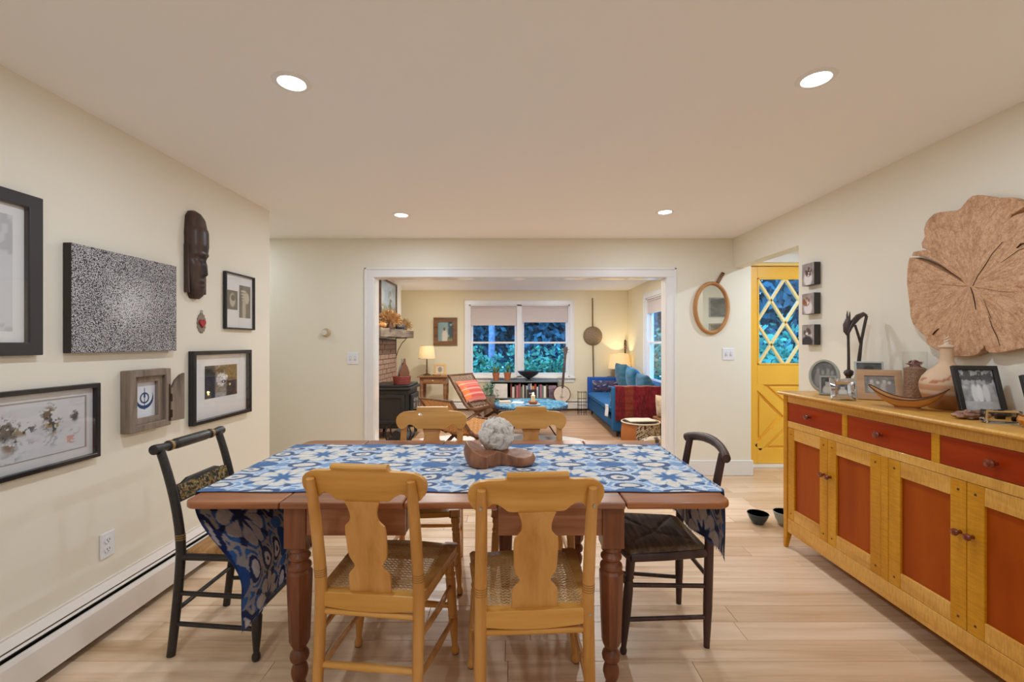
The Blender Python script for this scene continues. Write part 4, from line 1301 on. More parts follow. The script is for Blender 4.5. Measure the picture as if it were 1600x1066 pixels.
o = b.build('frame', M_SILV, t, smooth=True); o.matrix_basis = Rm('X', -14)
o = print_sheet('photo', t, .05, .056, 20, 24, photo_portrait, PRINT, 0, .0075, .060 - zmin); o.matrix_basis = Rm('X', -14)
MB().bar((0, .05, .0), (0, .03, .07), .018, .003, up=(0, 1, 0)).build('easel_back', M_PEWT, t)
# antelope carving
M_EBON = wood('ebony', S(44, 36, 34), S(70, 58, 54), S(94, 80, 74), 'Z', 8, 6, .35, .08)
ay = 2.62
def ap(px, py, d=ay): q = at(px, py, d); return Vector(q)
base_x = at(1325, 600, ay)[0]
t = thing('antelope_carving', 'slender dark wood carving of a long necked antelope on the sideboard', 'carving', (base_x, ay, SBT))
def loc_(px, py, dy=0): q = ap(px, py); return (q.x - base_x, dy, q.z - SBT)
b = MB()
b.tube([loc_(1326, 586), loc_(1326, 560), loc_(1325.5, 530), loc_(1325, 518)], [.0085, .0075, .007, .009], 12)      # front leg
b.tube([loc_(1324, 522), loc_(1328, 512), loc_(1333, 504), loc_(1341, 495), loc_(1349, 491), loc_(1354, 493)], [.010, .013, .0155, .0165, .013, .007], 14)  # body/neck arch
b.tube([loc_(1324, 524), loc_(1321, 518), loc_(1322, 508), loc_(1325, 500), loc_(1326, 496)], [.005, .011, .016, .014, .008], 12)  # bowed head
b.tube([loc_(1324, 499), loc_(1323.5, 493), loc_(1324, 485.5)], [.006, .005, .0015], 8); b.tube([loc_(1327, 499), loc_(1327.5, 493), loc_(1327.8, 487)], [.006, .005, .0015], 8)  # horns
b.tube([loc_(1336, 508), loc_(1341, 524), loc_(1345, 538)], [.0065, .007, .0065], 10)
b.tube([loc_(1354, 494), loc_(1350, 512), loc_(1346, 532), loc_(1343, 556), loc_(1342, 590, .012)], [.008, .008, .0075, .010, .011], 12)
b.build('carved_body', M_EBON, t, smooth=True, angle=60)
zb = 0.0
b = MB()
b.lathe([(.045, 0), (.047, .006), (.040, .014), (.014, .02), (.010, .045), (.012, .05)], 20)
b.ball((loc_(1326, 583)[0], 0, loc_(1326, 583)[2]), (.026, .022, .022), 16, 10, lambda d: 1 + .12 * math.sin(9 * d[0] + 7 * d[2]) * math.cos(8 * d[1]))
b.tube([(loc_(1326, 583)[0], 0, loc_(1326, 583)[2]), (0, 0, .04)], [.014, .012], 10)
b.tube([loc_(1342, 590, .012), (.02, .012, .01)], [.013, .014], 10)
b.build('carved_base', M_EBON, t, smooth=True)
# glass-fronted portrait, wooden frame
p = atop(1352, 622)
standing_frame('glass_photo_stand', 'tall glass photo stand with a black and white portrait', (2.02, 2.485, SBT), R(-24), .135, .205, .010, plain('clear_acrylic_edge', S(188, 198, 192), .15), photo_portrait, 10)
p = atop(1372, 627)
standing_frame('wood_photo_frame', 'pale wood photo frame with a group photograph behind the leaf dish', (1.985, 2.375, SBT), R(-24), .20, .165, .034, wood('pale_wood', S(186, 146, 108), S(206, 168, 130), S(220, 186, 150), 'X', 6, 8, .5), photo_group, 13)
# little shells by the frames
for k, (x_, y_, r_, c) in enumerate(((1.845, 2.49, .013, (226, 200, 184)), (1.86, 2.455, .012, (186, 128, 96)), (1.875, 2.50, .014, (240, 232, 226)))):
    t = thing('sea_shell', ('pale pink shell beside the silver frame', 'brown shell beside the pale wood frame', 'white shell against the glass photo stand')[k], 'shell', (x_, y_, SBT), R(40 * k), 'small shells on the sideboard')
    b = MB()
    pts = []; rad = []
    for q in range(26):
        a = q * .55; rr = r_ * .75 * math.exp(-q * .085)
        pts.append((rr * math.cos(a), rr * math.sin(a), r_ * .9 + q * r_ * .055)); rad.append(max(.0006, r_ * .85 * math.exp(-q * .105)))
    b.tube(pts, rad, 8)
    b.build('shell_whorl', plain('shell_%d' % k, S(*c), .3), t, smooth=True)
# leaf shaped wooden dish
p = atop(1433, 641)
t = thing('wooden_dish', 'long live edge wooden dish on the sideboard', 'dish', (1.857, 2.075, SBT), R(-50))
def dish(u, v, off=0):
    a = 2 * math.pi * u
    r = v
    x, y_ = .142 * math.cos(a) * r, .070 * math.sin(a) * (1 + .15 * math.cos(2 * a)) * r
    z = .004 + (.034 + .058 * abs(math.cos(a)) ** 2.1) * r ** 2.3
    return (x, y_, z + (.008 if not off else .008 * r ** 3))
b = MB(); b.grid(56, 12, lambda u, v: dish(u, v)); b.grid(56, 12, lambda u, v: dish(u, v, 1), flip=True)
b.build('bowl', wood('olive_wood', S(150, 96, 48), S(188, 130, 72), S(214, 160, 104), 'X', 6, 8, .35, .05), t, smooth=True, angle=60)
b = MB().tube([dish(k / 56, 1.0) for k in range(56)], .0028, 6, closed=True); b.build('bark_edge', plain('bark', S(84, 52, 30), .8, .4, 200), t, smooth=True)
b = MB().lathe([(.05, 0), (.046, .006), (.05, .010)], 20, Matrix.Diagonal((1, .55, 1, 1))); b.build('foot', MATS['olive_wood'], t, smooth=True)
# glass cylinder of potpourri
gx, gy = 2.085, 2.285
t = thing('glass_jar', 'clear glass cylinder vase filled with dried petals', 'jar', (gx, gy, SBT))
b = MB(); b.lathe([(.0, .0), (.047, .0), (.050, .003), (.050, .265), (.047, .265), (.047, .010), (0, .010)], 36)
b.build('glass_wall', pane_mat('jar_glass', .04, (.985, .99, .985, 1)), t, smooth=True)
MB().lathe([(.0, .012), (.0455, .012), (.0455, .178), (.03, .186), (0, .188)], 24).build('filling', plain('dried_filling', S(150, 112, 86), .9, .6, 120, var=.4), t, smooth=True)
b = MB()
for k in range(42):
    a = random.uniform(0, 6.28); r_ = random.uniform(0, .036); z_ = .186 + random.uniform(0, .03)
    e = random.uniform(.008, .015)
    M = Tm(r_ * math.cos(a), r_ * math.sin(a), z_) @ Euler((random.uniform(-1, 1), random.uniform(-1, 1), a)).to_matrix().to_4x4()
    b.add([(-e, 0, 0), (-e * .3, -e * .7, .003), (e, 0, .001), (-e * .3, e * .7, .003)], [(0, 1, 2, 3)], M)
b.build('dried_petals', plain('petals', S(150, 96, 92), .9, var=.5, scale=40), t, kind='stuff')
# ceramic decanter
t = thing('ceramic_bottle', 'sand coloured ceramic bottle with painted leaves and twisted stopper', 'bottle', (2.052, 2.085, SBT))
prof = [(.0, 0), (.060, 0), (.066, .006), (.078, .03), (.088, .055), (.096, .085), (.0985, .105), (.097, .125), (.088, .150), (.070, .175), (.048, .193), (.034, .206), (.027, .222), (.0235, .245), (.023, .270), (.0245, .285), (.026, .288)]
def prf(p):
    out = []
    for (r0, z0), (r1, z1) in zip(p[:-1], p[1:]):
        for k in range(3): out.append((r0 + (r1 - r0) * k / 3, z0 + (z1 - z0) * k / 3))
    return out + [p[-1]]
prof2 = prf(prof)
b = MB(); b.lathe(prof2, 72)
cc = []
for r_, z_ in prof2:
    for k in range(72):
        a = 2 * math.pi * k / 72
        c = np.array((214, 176, 140.))
        if z_ < .075: c = np.array((190, 132, 88.))
        elif z_ < .09: c = np.array((216, 184, 150.))
        elif z_ < .112: c = np.array((200, 148, 108.))
        else:
            c = np.array((216, 182, 148.))
            for ca, cz, tl in ((3.9, .14, .5), (4.25, .152, -.4), (4.6, .137, .2), (3.5, .13, .1), (4.45, .165, .8), (5.2, .14, -.2), (2.9, .14, .3), (5.7, .15, .4)):
                da = (a - ca + math.pi) % (2 * math.pi) - math.pi
                q1 = da * .09 * math.cos(tl) + (z_ - cz) * math.sin(tl); q2 = -da * .09 * math.sin(tl) + (z_ - cz) * math.cos(tl)
                if (q1 / .020) ** 2 + (q2 / .0065) ** 2 < 1: c = np.array((184, 118, 82.))
        cc.append(tuple(lin_np(c)))
b.c = cc
b.build('bottle_body', painted('glazed_earthenware', .45, .1, 400), t, smooth=True)
pts = []; 
b = MB().lathe([(.020, .286), (.031, .290), (.031, .296), (.018, .300), (.012, .304)], 20)
for k in range(2):
    b.tube([(.006 * math.cos(q * .5 + k * math.pi), .006 * math.sin(q * .5 + k * math.pi), .302 + q * .0022) for q in range(18)], [.0075 - .0003 * q for q in range(18)], 8)
b.build('stopper', plain('bisque', S(222, 198, 172), .5), t, smooth=True)
# black frames
standing_frame('black_photo_frame', 'black beaded photo frame with three people, beside the ceramic bottle', (2.005, 1.868, SBT), R(-14), .162, .215, .019, M_BLKW, photo_pair, 17, .018)
standing_frame('black_photo_frame.001', 'black photo frame at the camera end of the sideboard', (2.03, 1.635, SBT), R(-14), .15, .19, .019, M_BLKW, photo_group, 17, .018)
# rock, crystal block, turned bowl
t = tag(MB().ball((0, 0, .016), (.060, .028, .019), 26, 14, lambda d: 1 + .12 * math.sin(11 * d[0] + 3 * d[2]) + .10 * math.sin(17 * d[1] + 9 * d[0]) + .08 * math.sin(29 * d[0] - 11 * d[2])).build('stone', plain('banded_stone', S(150, 112, 94), .45, .5, 40, var=.55), smooth=True, angle=25), 'rough brown and white stone in front of the black frame', 'stone')
t.location = (1.868, 1.80, SBT)
t = thing('glass_block', 'clear glass block with rounded corners on the sideboard', 'glass block', (1.882, 1.70, SBT), R(-20))
MB().box(-.055, .055, -.022, .022, 0, .052).build('block', glass_mat('crystal', (1, 1, 1, 1), .0, 1.47), t, bevel=.007, seg=3, smooth=True)
b = MB().box(-.022, .008, -.010, .010, .017, .040).box(.026, .040, -.008, .006, .010, .030)
b.build('inclusion', plain('dark_inclusion', S(60, 62, 72), .3), t, bevel=.004)
t = thing('turned_bowl', 'small round orange wood bowl at the edge of the picture', 'bowl', (1.90, 1.595, SBT))
b = MB(); b.lathe([(0, 0), (.025, 0), (.045, .012), (.052, .028), (.048, .042), (.046, .042), (.049, .028), (.042, .015), (.02, .006), (0, .006)], 30)
b.build('bowl', wood('orange_wood', S(176, 104, 36), S(206, 138, 60), S(224, 160, 84), 'X', 6, 8, .3), t, smooth=True)
MB().ball((.0, 0, .045), (.030, .026, .018), 16, 10).build('red_stone', plain('red_stone', S(150, 78, 58), .4, .2), t, smooth=True)

# ================================================================ burl slab on the wall
XB = 2.118
def onwall(px, py):
    d = XB * FPX / (px - 800.0)
    return d, CAMH - (py - HZ) * d / FPX
raw = [(475, 95), (500, 91), (530, 92), (565, 98), (600, 108), (650, 106), (700, 105), (730, 115), (752, 132), (768, 160), (740, 180), (700, 205), (690, 225), (720, 205), (770, 190), (830, 195), (900, 250), (945, 320), (960, 400), (930, 450), (965, 530), (985, 640), (970, 740), (985, 820), (940, 905), (870, 950), (800, 962), (772, 972), (735, 978), (700, 986), (668, 990), (640, 998), (600, 1000), (570, 996), (552, 985), (543, 958), (530, 978), (505, 1005), (470, 1018), (425, 1021), (380, 1020), (340, 1018), (310, 1012), (290, 990), (255, 975), (215, 948), (203, 905), (170, 875), (132, 832), (118, 790), (115, 740), (106, 670), (98, 600), (100, 520), (107, 470), (112, 452), (135, 450), (205, 478), (290, 520), (350, 553), (430, 600), (405, 572), (340, 527), (275, 480), (210, 448), (150, 440), (125, 440), (135, 418), (165, 412), (205, 408), (215, 402), (185, 395), (181, 368), (200, 330), (195, 292), (206, 250), (225, 225), (252, 200), (285, 190), (335, 184), (385, 180), (405, 168), (420, 150), (448, 115)]
pts = [onwall(1390 + x / 3.676, 280 + y_ / 3.676) for x, y_ in raw]
cyb, czb = onwall(1390 + 465 / 3.676, 280 + 610 / 3.676)
poly = [(-(d - cyb), z - czb) for d, z in pts]
m, nt, bs = new_mat('burl_slab')
tc = N(nt, 'ShaderNodeTexCoord')
sepx = N(nt, 'ShaderNodeSeparateXYZ'); nt.links.new(tc.outputs['Object'], sepx.inputs[0])
ang = N(nt, 'ShaderNodeMath', operation='ARCTAN2'); nt.links.new(sepx.outputs['Z'], ang.inputs[0]); nt.links.new(sepx.outputs['X'], ang.inputs[1])
ln_ = N(nt, 'ShaderNodeVectorMath', operation='LENGTH'); nt.links.new(tc.outputs['Object'], ln_.inputs[0])
n0 = N(nt, 'ShaderNodeTexNoise'); n0.inputs['Scale'].default_value = 7; n0.inputs['Detail'].default_value = 5; nt.links.new(tc.outputs['Object'], n0.inputs['Vector'])
cmb = N(nt, 'ShaderNodeCombineXYZ')
m1 = N(nt, 'ShaderNodeMath', operation='MULTIPLY'); m1.inputs[1].default_value = 5.0; nt.links.new(ang.outputs[0], m1.inputs[0])
m2 = N(nt, 'ShaderNodeMath', operation='MULTIPLY'); m2.inputs[1].default_value = 7.0; nt.links.new(ln_.outputs['Value'], m2.inputs[0])
nt.links.new(m1.outputs[0], cmb.inputs[0]); nt.links.new(m2.outputs[0], cmb.inputs[1]); nt.links.new(n0.outputs['Fac'], cmb.inputs[2])
n1 = N(nt, 'ShaderNodeTexNoise'); n1.inputs['Scale'].default_value = 2.2; n1.inputs['Detail'].default_value = 8; n1.inputs['Roughness'].default_value = .65; n1.inputs['Distortion'].default_value = .9
nt.links.new(cmb.outputs[0], n1.inputs['Vector'])
rp = ramp(nt, [(.25, S(160, 112, 76)), (.42, S(196, 148, 108)), (.55, S(212, 168, 128)), (.72, S(224, 186, 150))])
nt.links.new(n1.outputs['Fac'], rp.inputs['Fac'])
vo = N(nt, 'ShaderNodeTexVoronoi', feature='DISTANCE_TO_EDGE'); vo.inputs['Scale'].default_value = 1.1
nt.links.new(cmb.outputs[0], vo.inputs['Vector'])
r2 = ramp(nt, [(0.0, S(120, 78, 54)), (.035, (1, 1, 1, 1))]); nt.links.new(vo.outputs['Distance'], r2.inputs['Fac'])
mx = N(nt, 'ShaderNodeMix', data_type='RGBA', blend_type='MULTIPLY'); mx.inputs[0].default_value = .22
nt.links.new(rp.outputs['Color'], mx.inputs[6]); nt.links.new(r2.outputs['Color'], mx.inputs[7])
n3 = N(nt, 'ShaderNodeTexNoise'); n3.inputs['Scale'].default_value = 60; n3.inputs['Detail'].default_value = 4; n3.inputs['Distortion'].default_value = 2.5; nt.links.new(tc.outputs['Object'], n3.inputs['Vector'])
r3 = ramp(nt, [(.40, S(196, 160, 130)), (.50, (1, 1, 1, 1))]); nt.links.new(n3.outputs['Fac'], r3.inputs['Fac'])
mx2 = N(nt, 'ShaderNodeMix', data_type='RGBA', blend_type='MULTIPLY'); mx2.inputs[0].default_value = .45
nt.links.new(mx.outputs[2], mx2.inputs[6]); nt.links.new(r3.outputs['Color'], mx2.inputs[7])
nt.links.new(mx2.outputs[2], bs.inputs['Base Color'])
bp = N(nt, 'ShaderNodeBump'); bp.inputs['Strength'].default_value = .25; bp.inputs['Distance'].default_value = .01
nt.links.new(n1.outputs['Fac'], bp.inputs['Height']); nt.links.new(bp.outputs['Normal'], bs.inputs['Normal']); bs.inputs['Roughness'].default_value = .55
t = thing('burl_wall_slab', 'big round burl wood slice with cracks hung above the sideboard', 'wood slice', (XB, cyb, czb), R(-90))
b = MB()
b.prism(poly, 0, .045, fn=lambda x, y_, z: (x * (1 - .25 * y_), y_, z * (1 - .25 * y_)))
b.build('slab', m, t, bevel=.006, seg=3)
# checks running out from the heart
b = MB()
def crack(pp, w):
    q = []
    for x, y_ in pp:
        d, z = onwall(1390 + x / 3.676, 280 + y_ / 3.676); q.append((-(d - cyb), -.0008, z - czb))
    b.tube(q, [w * (.4 + .6 * math.sin(math.pi * (k + .5) / len(q))) for k in range(len(q))], 6, flat=(1, .35))
crack([(478, 615), (505, 560), (550, 495), (590, 430), (650, 360)], .0028)
crack([(640, 480), (690, 445), (740, 410), (800, 385), (860, 360)], .0022)
crack([(490, 620), (560, 632), (640, 645), (720, 650)], .0014)
crack([(465, 620), (480, 660), (490, 710), (495, 750)], .003)
crack([(450, 615), (380, 612), (290, 604)], .0013)
crack([(570, 790), (590, 850), (620, 910), (635, 960)], .002)
crack([(250, 895), (265, 876), (285, 858)], .007)
crack([(540, 690), (560, 740), (585, 800)], .0012)
crack([(735, 395), (760, 372), (800, 365)], .008)
b.build('crack', plain('crack_dark', S(74, 46, 32), .9), t, smooth=True)
MB().box(-.05, .05, .045, .052, -.03, .03).build('hanger', M_BLKW, t)

# ================================================================ three canvas photos by the doorway
def cp(seed):
    def f(u, v):
        g = 190 - 60 * fbm(u, v, 5, seed)
        img = g[..., None] * np.array((1, .93, .9))
        img = mixc(img, (232, 224, 220), blob(u, v, .5, .3, .35, .35))
        img = mixc(img, (96, 74, 66) if seed != 72 else (150, 92, 60), blob(u, v, .45 + .1 * (seed % 3 - 1), .62, .3, .22) * (fbm(u, v, 9, seed + 5) > .42))
        if seed == 73: img = mixc(img, (60, 54, 56), blob(u, v, .45, .15, .45, .3))
        return img
    return f
for k, (ya, yb, lb) in enumerate(((409, 444, 'topmost of three small canvas photos beside the doorway'), (457, 490, 'middle of three small canvas photos beside the doorway'), (507, 539, 'lowest of three small canvas photos beside the doorway'))):
    yn, yf_ = 3.105, 3.235
    zt, zb = at(1272, ya, yn)[2], at(1272, yb, yn)[2]
    t = thing('canvas_photo', lb, 'canvas photo', (XR, (yn + yf_) / 2, (zt + zb) / 2), R(-90), 'canvas photos beside the doorway')
    w, h = yf_ - yn, zt - zb
    MB().box(-w / 2, w / 2, -.045, -.001, -h / 2, h / 2).build('canvas_edge', plain('canvas_side', S(62, 58, 56), .7), t, bevel=.002)
    print_sheet('photo', t, w - .002, h - .002, 40, 40, cp(71 + k), painted('canvas_print', .6), 0, -.0458, 0)
# ================================================================ picture wall
def lw(px, xo=0.0):
    return (-XL - xo) * FPX / (800.0 - px)
def lwz(px, py, xo=0.0):
    return CAMH - (py - HZ) * lw(px, xo) / FPX
def wall_frame(name, label, y0, y1, z0, z1, fw, depth, mat, pr, photo, M=None, matcol=(236, 234, 232), nx=120, ny=90, cat='framed picture', line=False):
    """framed picture on the picture wall. y0..y1, z0..z1 outer size; pr=(u0,u1,v0,v1) print area"""
    w, h = y1 - y0, z1 - z0
    if M is None:
        t = thing(name, label, cat, (XL, (y0 + y1) / 2, (z0 + z1) / 2), R(90))
    else:
        t = thing(name, label, cat); t.matrix_world = M
    b = MB(); frame_ring(b, w, h, fw, -depth, 0)
    b.build('frame', mat, t, bevel=.003)
    iw, ih = w - 2 * fw, h - 2 * fw
    MB().box(-iw / 2 - .003, iw / 2 + .003, -.006, -.001, -ih / 2 - .003, ih / 2 + .003).build('mat_board', plain('mat_%d_%d_%d' % matcol, S(*matcol), .85), t)
    for k, (pp, ph) in enumerate(zip(pr, photo)):
        u0, u1, v0, v1 = pp
        print_sheet('print', t, (u1 - u0) * iw, (v1 - v0) * ih, nx, ny, ph, painted('art_print', .7, spec=.2), ((u0 + u1) / 2 - .5) * iw, -.0068 - .0002 * k, ((v0 + v1) / 2 - .5) * ih)
    MB().box(-iw / 2 - .002, iw / 2 + .002, -depth + .004, -depth + .006, -ih / 2 - .002, ih / 2 + .002).build('glass', GL, t)
    return t
M_FBLK = plain('frame_black', S(52, 48, 50), .4, .03, 200)
M_FBLK2 = plain('frame_black_gloss', S(36, 34, 36), .22, .0)
def abstract_big(u, v):
    img = np.zeros(u.shape + (3,)) + np.array((214, 214, 216.))
    return mixc(img, (178, 178, 182), (fbm(u, v, 5, 81) > .62) * .6)
wall_frame('large_picture_frame', 'large picture in a wide charcoal frame at the photo edge', 1.15, lw(57), lwz(57, 555), lwz(57, 311), .050, .028, M_FBLK, [(.08, .92, .08, .92)], [abstract_big], nx=40, ny=40)
# dotted canvas
m, nt, bs = new_mat('dotted_canvas')
tc = N(nt, 'ShaderNodeTexCoord')
ln_ = N(nt, 'ShaderNodeVectorMath', operation='LENGTH'); nt.links.new(tc.outputs['Object'], ln_.inputs[0])
vo = N(nt, 'ShaderNodeTexVoronoi'); vo.inputs['Scale'].default_value = 230; nt.links.new(tc.outputs['Object'], vo.inputs['Vector'])
nz = N(nt, 'ShaderNodeTexNoise'); nz.inputs['Scale'].default_value = 9; nz.inputs['Detail'].default_value = 3; nt.links.new(tc.outputs['Object'], nz.inputs['Vector'])
rr_ = N(nt, 'ShaderNodeMapRange'); rr_.inputs[1].default_value = .04; rr_.inputs[2].default_value = .17; rr_.inputs[3].default_value = .56; rr_.inputs[4].default_value = .40
nt.links.new(ln_.outputs['Value'], rr_.inputs[0])
ad = N(nt, 'ShaderNodeMath', operation='MULTIPLY_ADD'); ad.inputs[1].default_value = .12; nt.links.new(nz.outputs['Fac'], ad.inputs[0]); nt.links.new(rr_.outputs[0], ad.inputs[2])
lt = N(nt, 'ShaderNodeMath', operation='LESS_THAN'); nt.links.new(vo.outputs['Distance'], lt.inputs[0]); nt.links.new(ad.outputs[0], lt.inputs[1])
g0 = N(nt, 'ShaderNodeMath', operation='GREATER_THAN'); g0.inputs[1].default_value = .012; nt.links.new(ln_.outputs['Value'], g0.inputs[0])
ml = N(nt, 'ShaderNodeMath', operation='MULTIPLY'); nt.links.new(lt.outputs[0], ml.inputs[0]); nt.links.new(g0.outputs[0], ml.inputs[1])
mx = N(nt, 'ShaderNodeMix', data_type='RGBA'); mx.inputs[6].default_value = S(58, 54, 58); mx.inputs[7].default_value = S(214, 212, 212)
nt.links.new(ml.outputs[0], mx.inputs[0]); nt.links.new(mx.outputs[2], bs.inputs['Base Color']); bs.inputs['Roughness'].default_value = .7
ya, yb = 1.852, 2.432
za, zb = 1.257, 1.722
t = thing('dot_painting', 'black canvas covered in fine white dots swirling round a centre', 'canvas', (XL, (ya + yb) / 2, (za + zb) / 2), R(90))
w, h = yb - ya, zb - za
MB().box(-w / 2, w / 2, -.036, -.001, -h / 2, h / 2).build('canvas_edge', plain('canvas_black_side', S(56, 50, 46), .8), t, bevel=.002)
o = MB().box(-w / 2 + .001, w / 2 - .001, -.0375, -.036, -h / 2 + .001, h / 2 - .001).build('painted_face', m, t)
o.location = (0, 0, 0)
# carved mask
ym = lw(309, .03); zt, zb = lwz(309, 333), lwz(309, 468)
Hm = zt - zb
t = thing('carved_mask', 'tall narrow dark wooden face mask hung above the heart ornament', 'mask', (XL, ym, zb), R(90))
M_MASK = wood('mask_wood', S(38, 26, 22), S(66, 48, 42), S(94, 72, 64), 'Z', 6, 8, .38, .12)
def mask(u, v):
    """u across -1..1, v up 0..1; returns point (x, -depth, z)"""
    a = (u - .5) * math.pi
    z = v * Hm
    wd = np.interp(v, [0, .03, .10, .25, .40, .55, .75, .92, .98, 1.0], [.030, .040, .052, .062, .068, .069, .071, .062, .040, .012])
    dp = np.interp(v, [0, .04, .10, .17, .22, .30, .38, .44, .52, .60, .75, .90, .97, 1.0], [.030, .052, .058, .056, .058, .060, .064, .056, .070, .078, .076, .060, .040, .018])
    x = wd * math.sin(a); d = dp * max(0, math.cos(a)) ** .65
    xs_ = x
    # nose ridge, brow, eyes, mouth
    nose = math.exp(-(xs_ / .010) ** 2) * float(np.interp(v, [.24, .26, .30, .47, .50], [0, .030, .028, .012, 0]))
    brow = .008 * math.exp(-((v - .50) / .018) ** 2) * (abs(xs_) < .055)
    eye = -.014 * math.exp(-((abs(xs_) - .026) / .013) ** 2 - ((v - .455) / .028) ** 2) + .010 * math.exp(-((abs(xs_) - .026) / .009) ** 2 - ((v - .452) / .012) ** 2)
    lip = .012 * math.exp(-(xs_ / .020) ** 2) * (math.exp(-((v - .185) / .016) ** 2) + math.exp(-((v - .135) / .016) ** 2))
    band = -.004 * (v > .80) - .003 * math.exp(-((v - .80) / .008) ** 2)
    return (x, -(d + nose + brow + eye + lip + band) - .002, z)
b = MB(); b.grid(44, 90, mask); b.grid(20, 30, lambda u, v: (mask(u, v)[0], -.001, v * Hm), flip=True)
b.build('mask_face', M_MASK, t, smooth=True, angle=70)
b = MB()
for s in (-1, 1): b.prism([(s * .060, .03), (s * .074, .03), (s * .076, .60 * Hm), (s * .066, .60 * Hm)], -.030, -.002)
b.build('ear_flap', M_MASK, t, bevel=.004)
# tin heart
yh = lw(314); zh = lwz(314, 505)
t = thing('heart_ornament', 'small tin heart ornament with red centre hung under the mask', 'ornament', (XL, yh, zh), R(90))
def heart(s, n=36):
    out = []
    for k in range(n):
        a = 2 * math.pi * k / n
        out.append((s * .062 * 16 * math.sin(a) ** 3 / 16, s * .065 * (13 * math.cos(a) - 5 * math.cos(2 * a) - 2 * math.cos(3 * a) - math.cos(4 * a)) / 16))
    return out
n = 60
sc_ = [((.036 + .0035 * math.cos(k * 2 * math.pi * 14 / n)) * math.cos(2 * math.pi * k / n), (.060 + .004 * math.cos(k * 2 * math.pi * 14 / n)) * math.sin(2 * math.pi * k / n)) for k in range(n)]
M_TIN = plain('embossed_tin', S(150, 138, 126), .42, .6, 220, metal=.7)
MB().prism(sc_, -.006, -.001).build('tin_plate', M_TIN, t, bevel=.002)
MB().prism(heart(.42), -.014, -.006).build('red_heart', plain('red_enamel', S(176, 36, 40), .3), t, bevel=.004)
MB().tube([(.008 * math.cos(a * .6), -.004, .07 + .008 * math.sin(a * .6)) for a in range(11)], .0015, 6, closed=True).build('ring', M_TIN, t)
# small hands photo
def sepia_hands(u, v):
    g = 118 + 26 * fbm(u, v, 5, 91)
    m1 = blob(u, v, .62, .62, .26, .18); m2 = blob(u, v, .42, .25, .16, .38)
    for k in range(4): m1 = np.maximum(m1, blob(u, v, .38 + .03 * k, .82 - .09 * k, .24, .035))
    g = g * (1 - m1) + 205 * m1; g = g * (1 - m2) + 190 * m2
    return np.clip(g, 0, 255)[..., None] * np.array((1, .96, .86))
def sepia_small(u, v):
    g = 110 + 30 * fbm(u, v, 5, 95); m1 = blob(u, v, .5, .5, .28, .36); m2 = blob(u, v, .55, .62, .2, .16)
    g = g * (1 - m1) + 196 * m1; g = g * (1 - m2) + 120 * m2
    return np.clip(g, 0, 255)[..., None] * np.array((1, .96, .86))
wall_frame('thin_picture_frame', 'thin black frame with two sepia photos near the wall corner', lw(348), lw(394), lwz(348, 514), lwz(348, 423), .011, .024, M_FBLK2, [(.50, .93, .20, .83), (.08, .44, .34, .70)], [sepia_hands, sepia_small], nx=50, ny=60)
# matted street photo
def street(u, v):
    img = np.zeros(u.shape + (3,)) + np.array((150, 140, 126.))
    img = mixc(img, (58, 56, 58), smoothstep(.34, .26, u) * 1.0); img = mixc(img, (146, 118, 70), smoothstep(.55, .65, u) * (v > .45))
    img = mixc(img, (84, 66, 44), smoothstep(.62, .7, u) * (v < .48)); img = mixc(img, (218, 214, 208), blob(u, v, .48, .55, .14, .22))
    img = mixc(img, (120, 96, 64), blob(u, v, .42, .86, .2, .12) * (fbm(u, v, 12, 99) > .4)); img = mixc(img, (236, 232, 228), blob(u, v, .62, .6, .07, .09))
    img = mixc(img, (54, 48, 44), blob(u, v, .56, .47, .07, .05) * (np.abs(np.hypot((u - .56) / .07, (v - .47) / .05) - .7) < .25))
    img = mixc(img, (170, 166, 160), smoothstep(.2, .05, v) * (u > .3) * (u < .62)); img = mixc(img, (255, 226, 160), blob(u, v, .76, .36, .03, .04))
    return img * (.75 + .5 * fbm(u, v, 24, 101))[..., None]
wall_frame('matted_picture_frame', 'black frame with a wide white mat round a street photo', lw(302, .03), lw(393, .03), lwz(302, 667, .03), lwz(302, 549, .03), .024, .034, M_FBLK2, [(.20, .80, .30, .82)], [street], nx=110, ny=80)
# long brush painting
def brush(u, v):
    img = np.zeros(u.shape + (3,)) + np.array((216, 216, 220.))
    img = mixc(img, (198, 198, 204), (fbm(u, v, 6, 111) > .55) * .4)
    for k, (cx, cy, rx, ry, c) in enumerate(((.30, .46, .05, .16, (92, 90, 92)), (.36, .50, .045, .16, (150, 116, 78)), (.40, .36, .05, .13, (120, 120, 120)), (.50, .48, .04, .10, (110, 116, 108)), (.58, .56, .05, .16, (96, 92, 84)), (.60, .34, .03, .14, (132, 104, 74)), (.66, .52, .05, .08, (146, 130, 100)), (.79, .74, .03, .12, (104, 84, 66)), (.81, .52, .035, .14, (150, 122, 80)), (.93, .62, .018, .08, (80, 78, 84)), (.18, .46, .06, .16, (120, 100, 84)), (.10, .5, .05, .14, (90, 90, 96)))):
        img = mixc(img, c, blob(u, v, cx, cy, rx, ry, .5) * (fbm(u * 3, v, 11, 120 + k) > .46) * .9)
        img = mixc(img, (60, 58, 60), blob(u, v, cx, cy + .02, rx * 1.3, ry * 1.2, .5) * (fbm(u * 3, v, 18, 140 + k) > .64) * .8)
        img = mixc(img, (150, 152, 158), blob(u, v, cx, cy - .26, rx * 1.5, .10, .5) * (fbm(u * 4, v, 13, 160 + k) > .58) * .5)
    seal = (u > .885) & (u < .93) & (v > .14) & (v < .28); img = mixc(img, (214, 150, 140), seal * (fbm(u * 3, v, 22, 119) > .45) * .8)
    bd = (u < .012) | (u > .99) | (v < .02) | (v > .975)
    return mixc(img, (150, 140, 130), bd * .8)
yb_ = lw(156, .02); ya_ = yb_ - .86
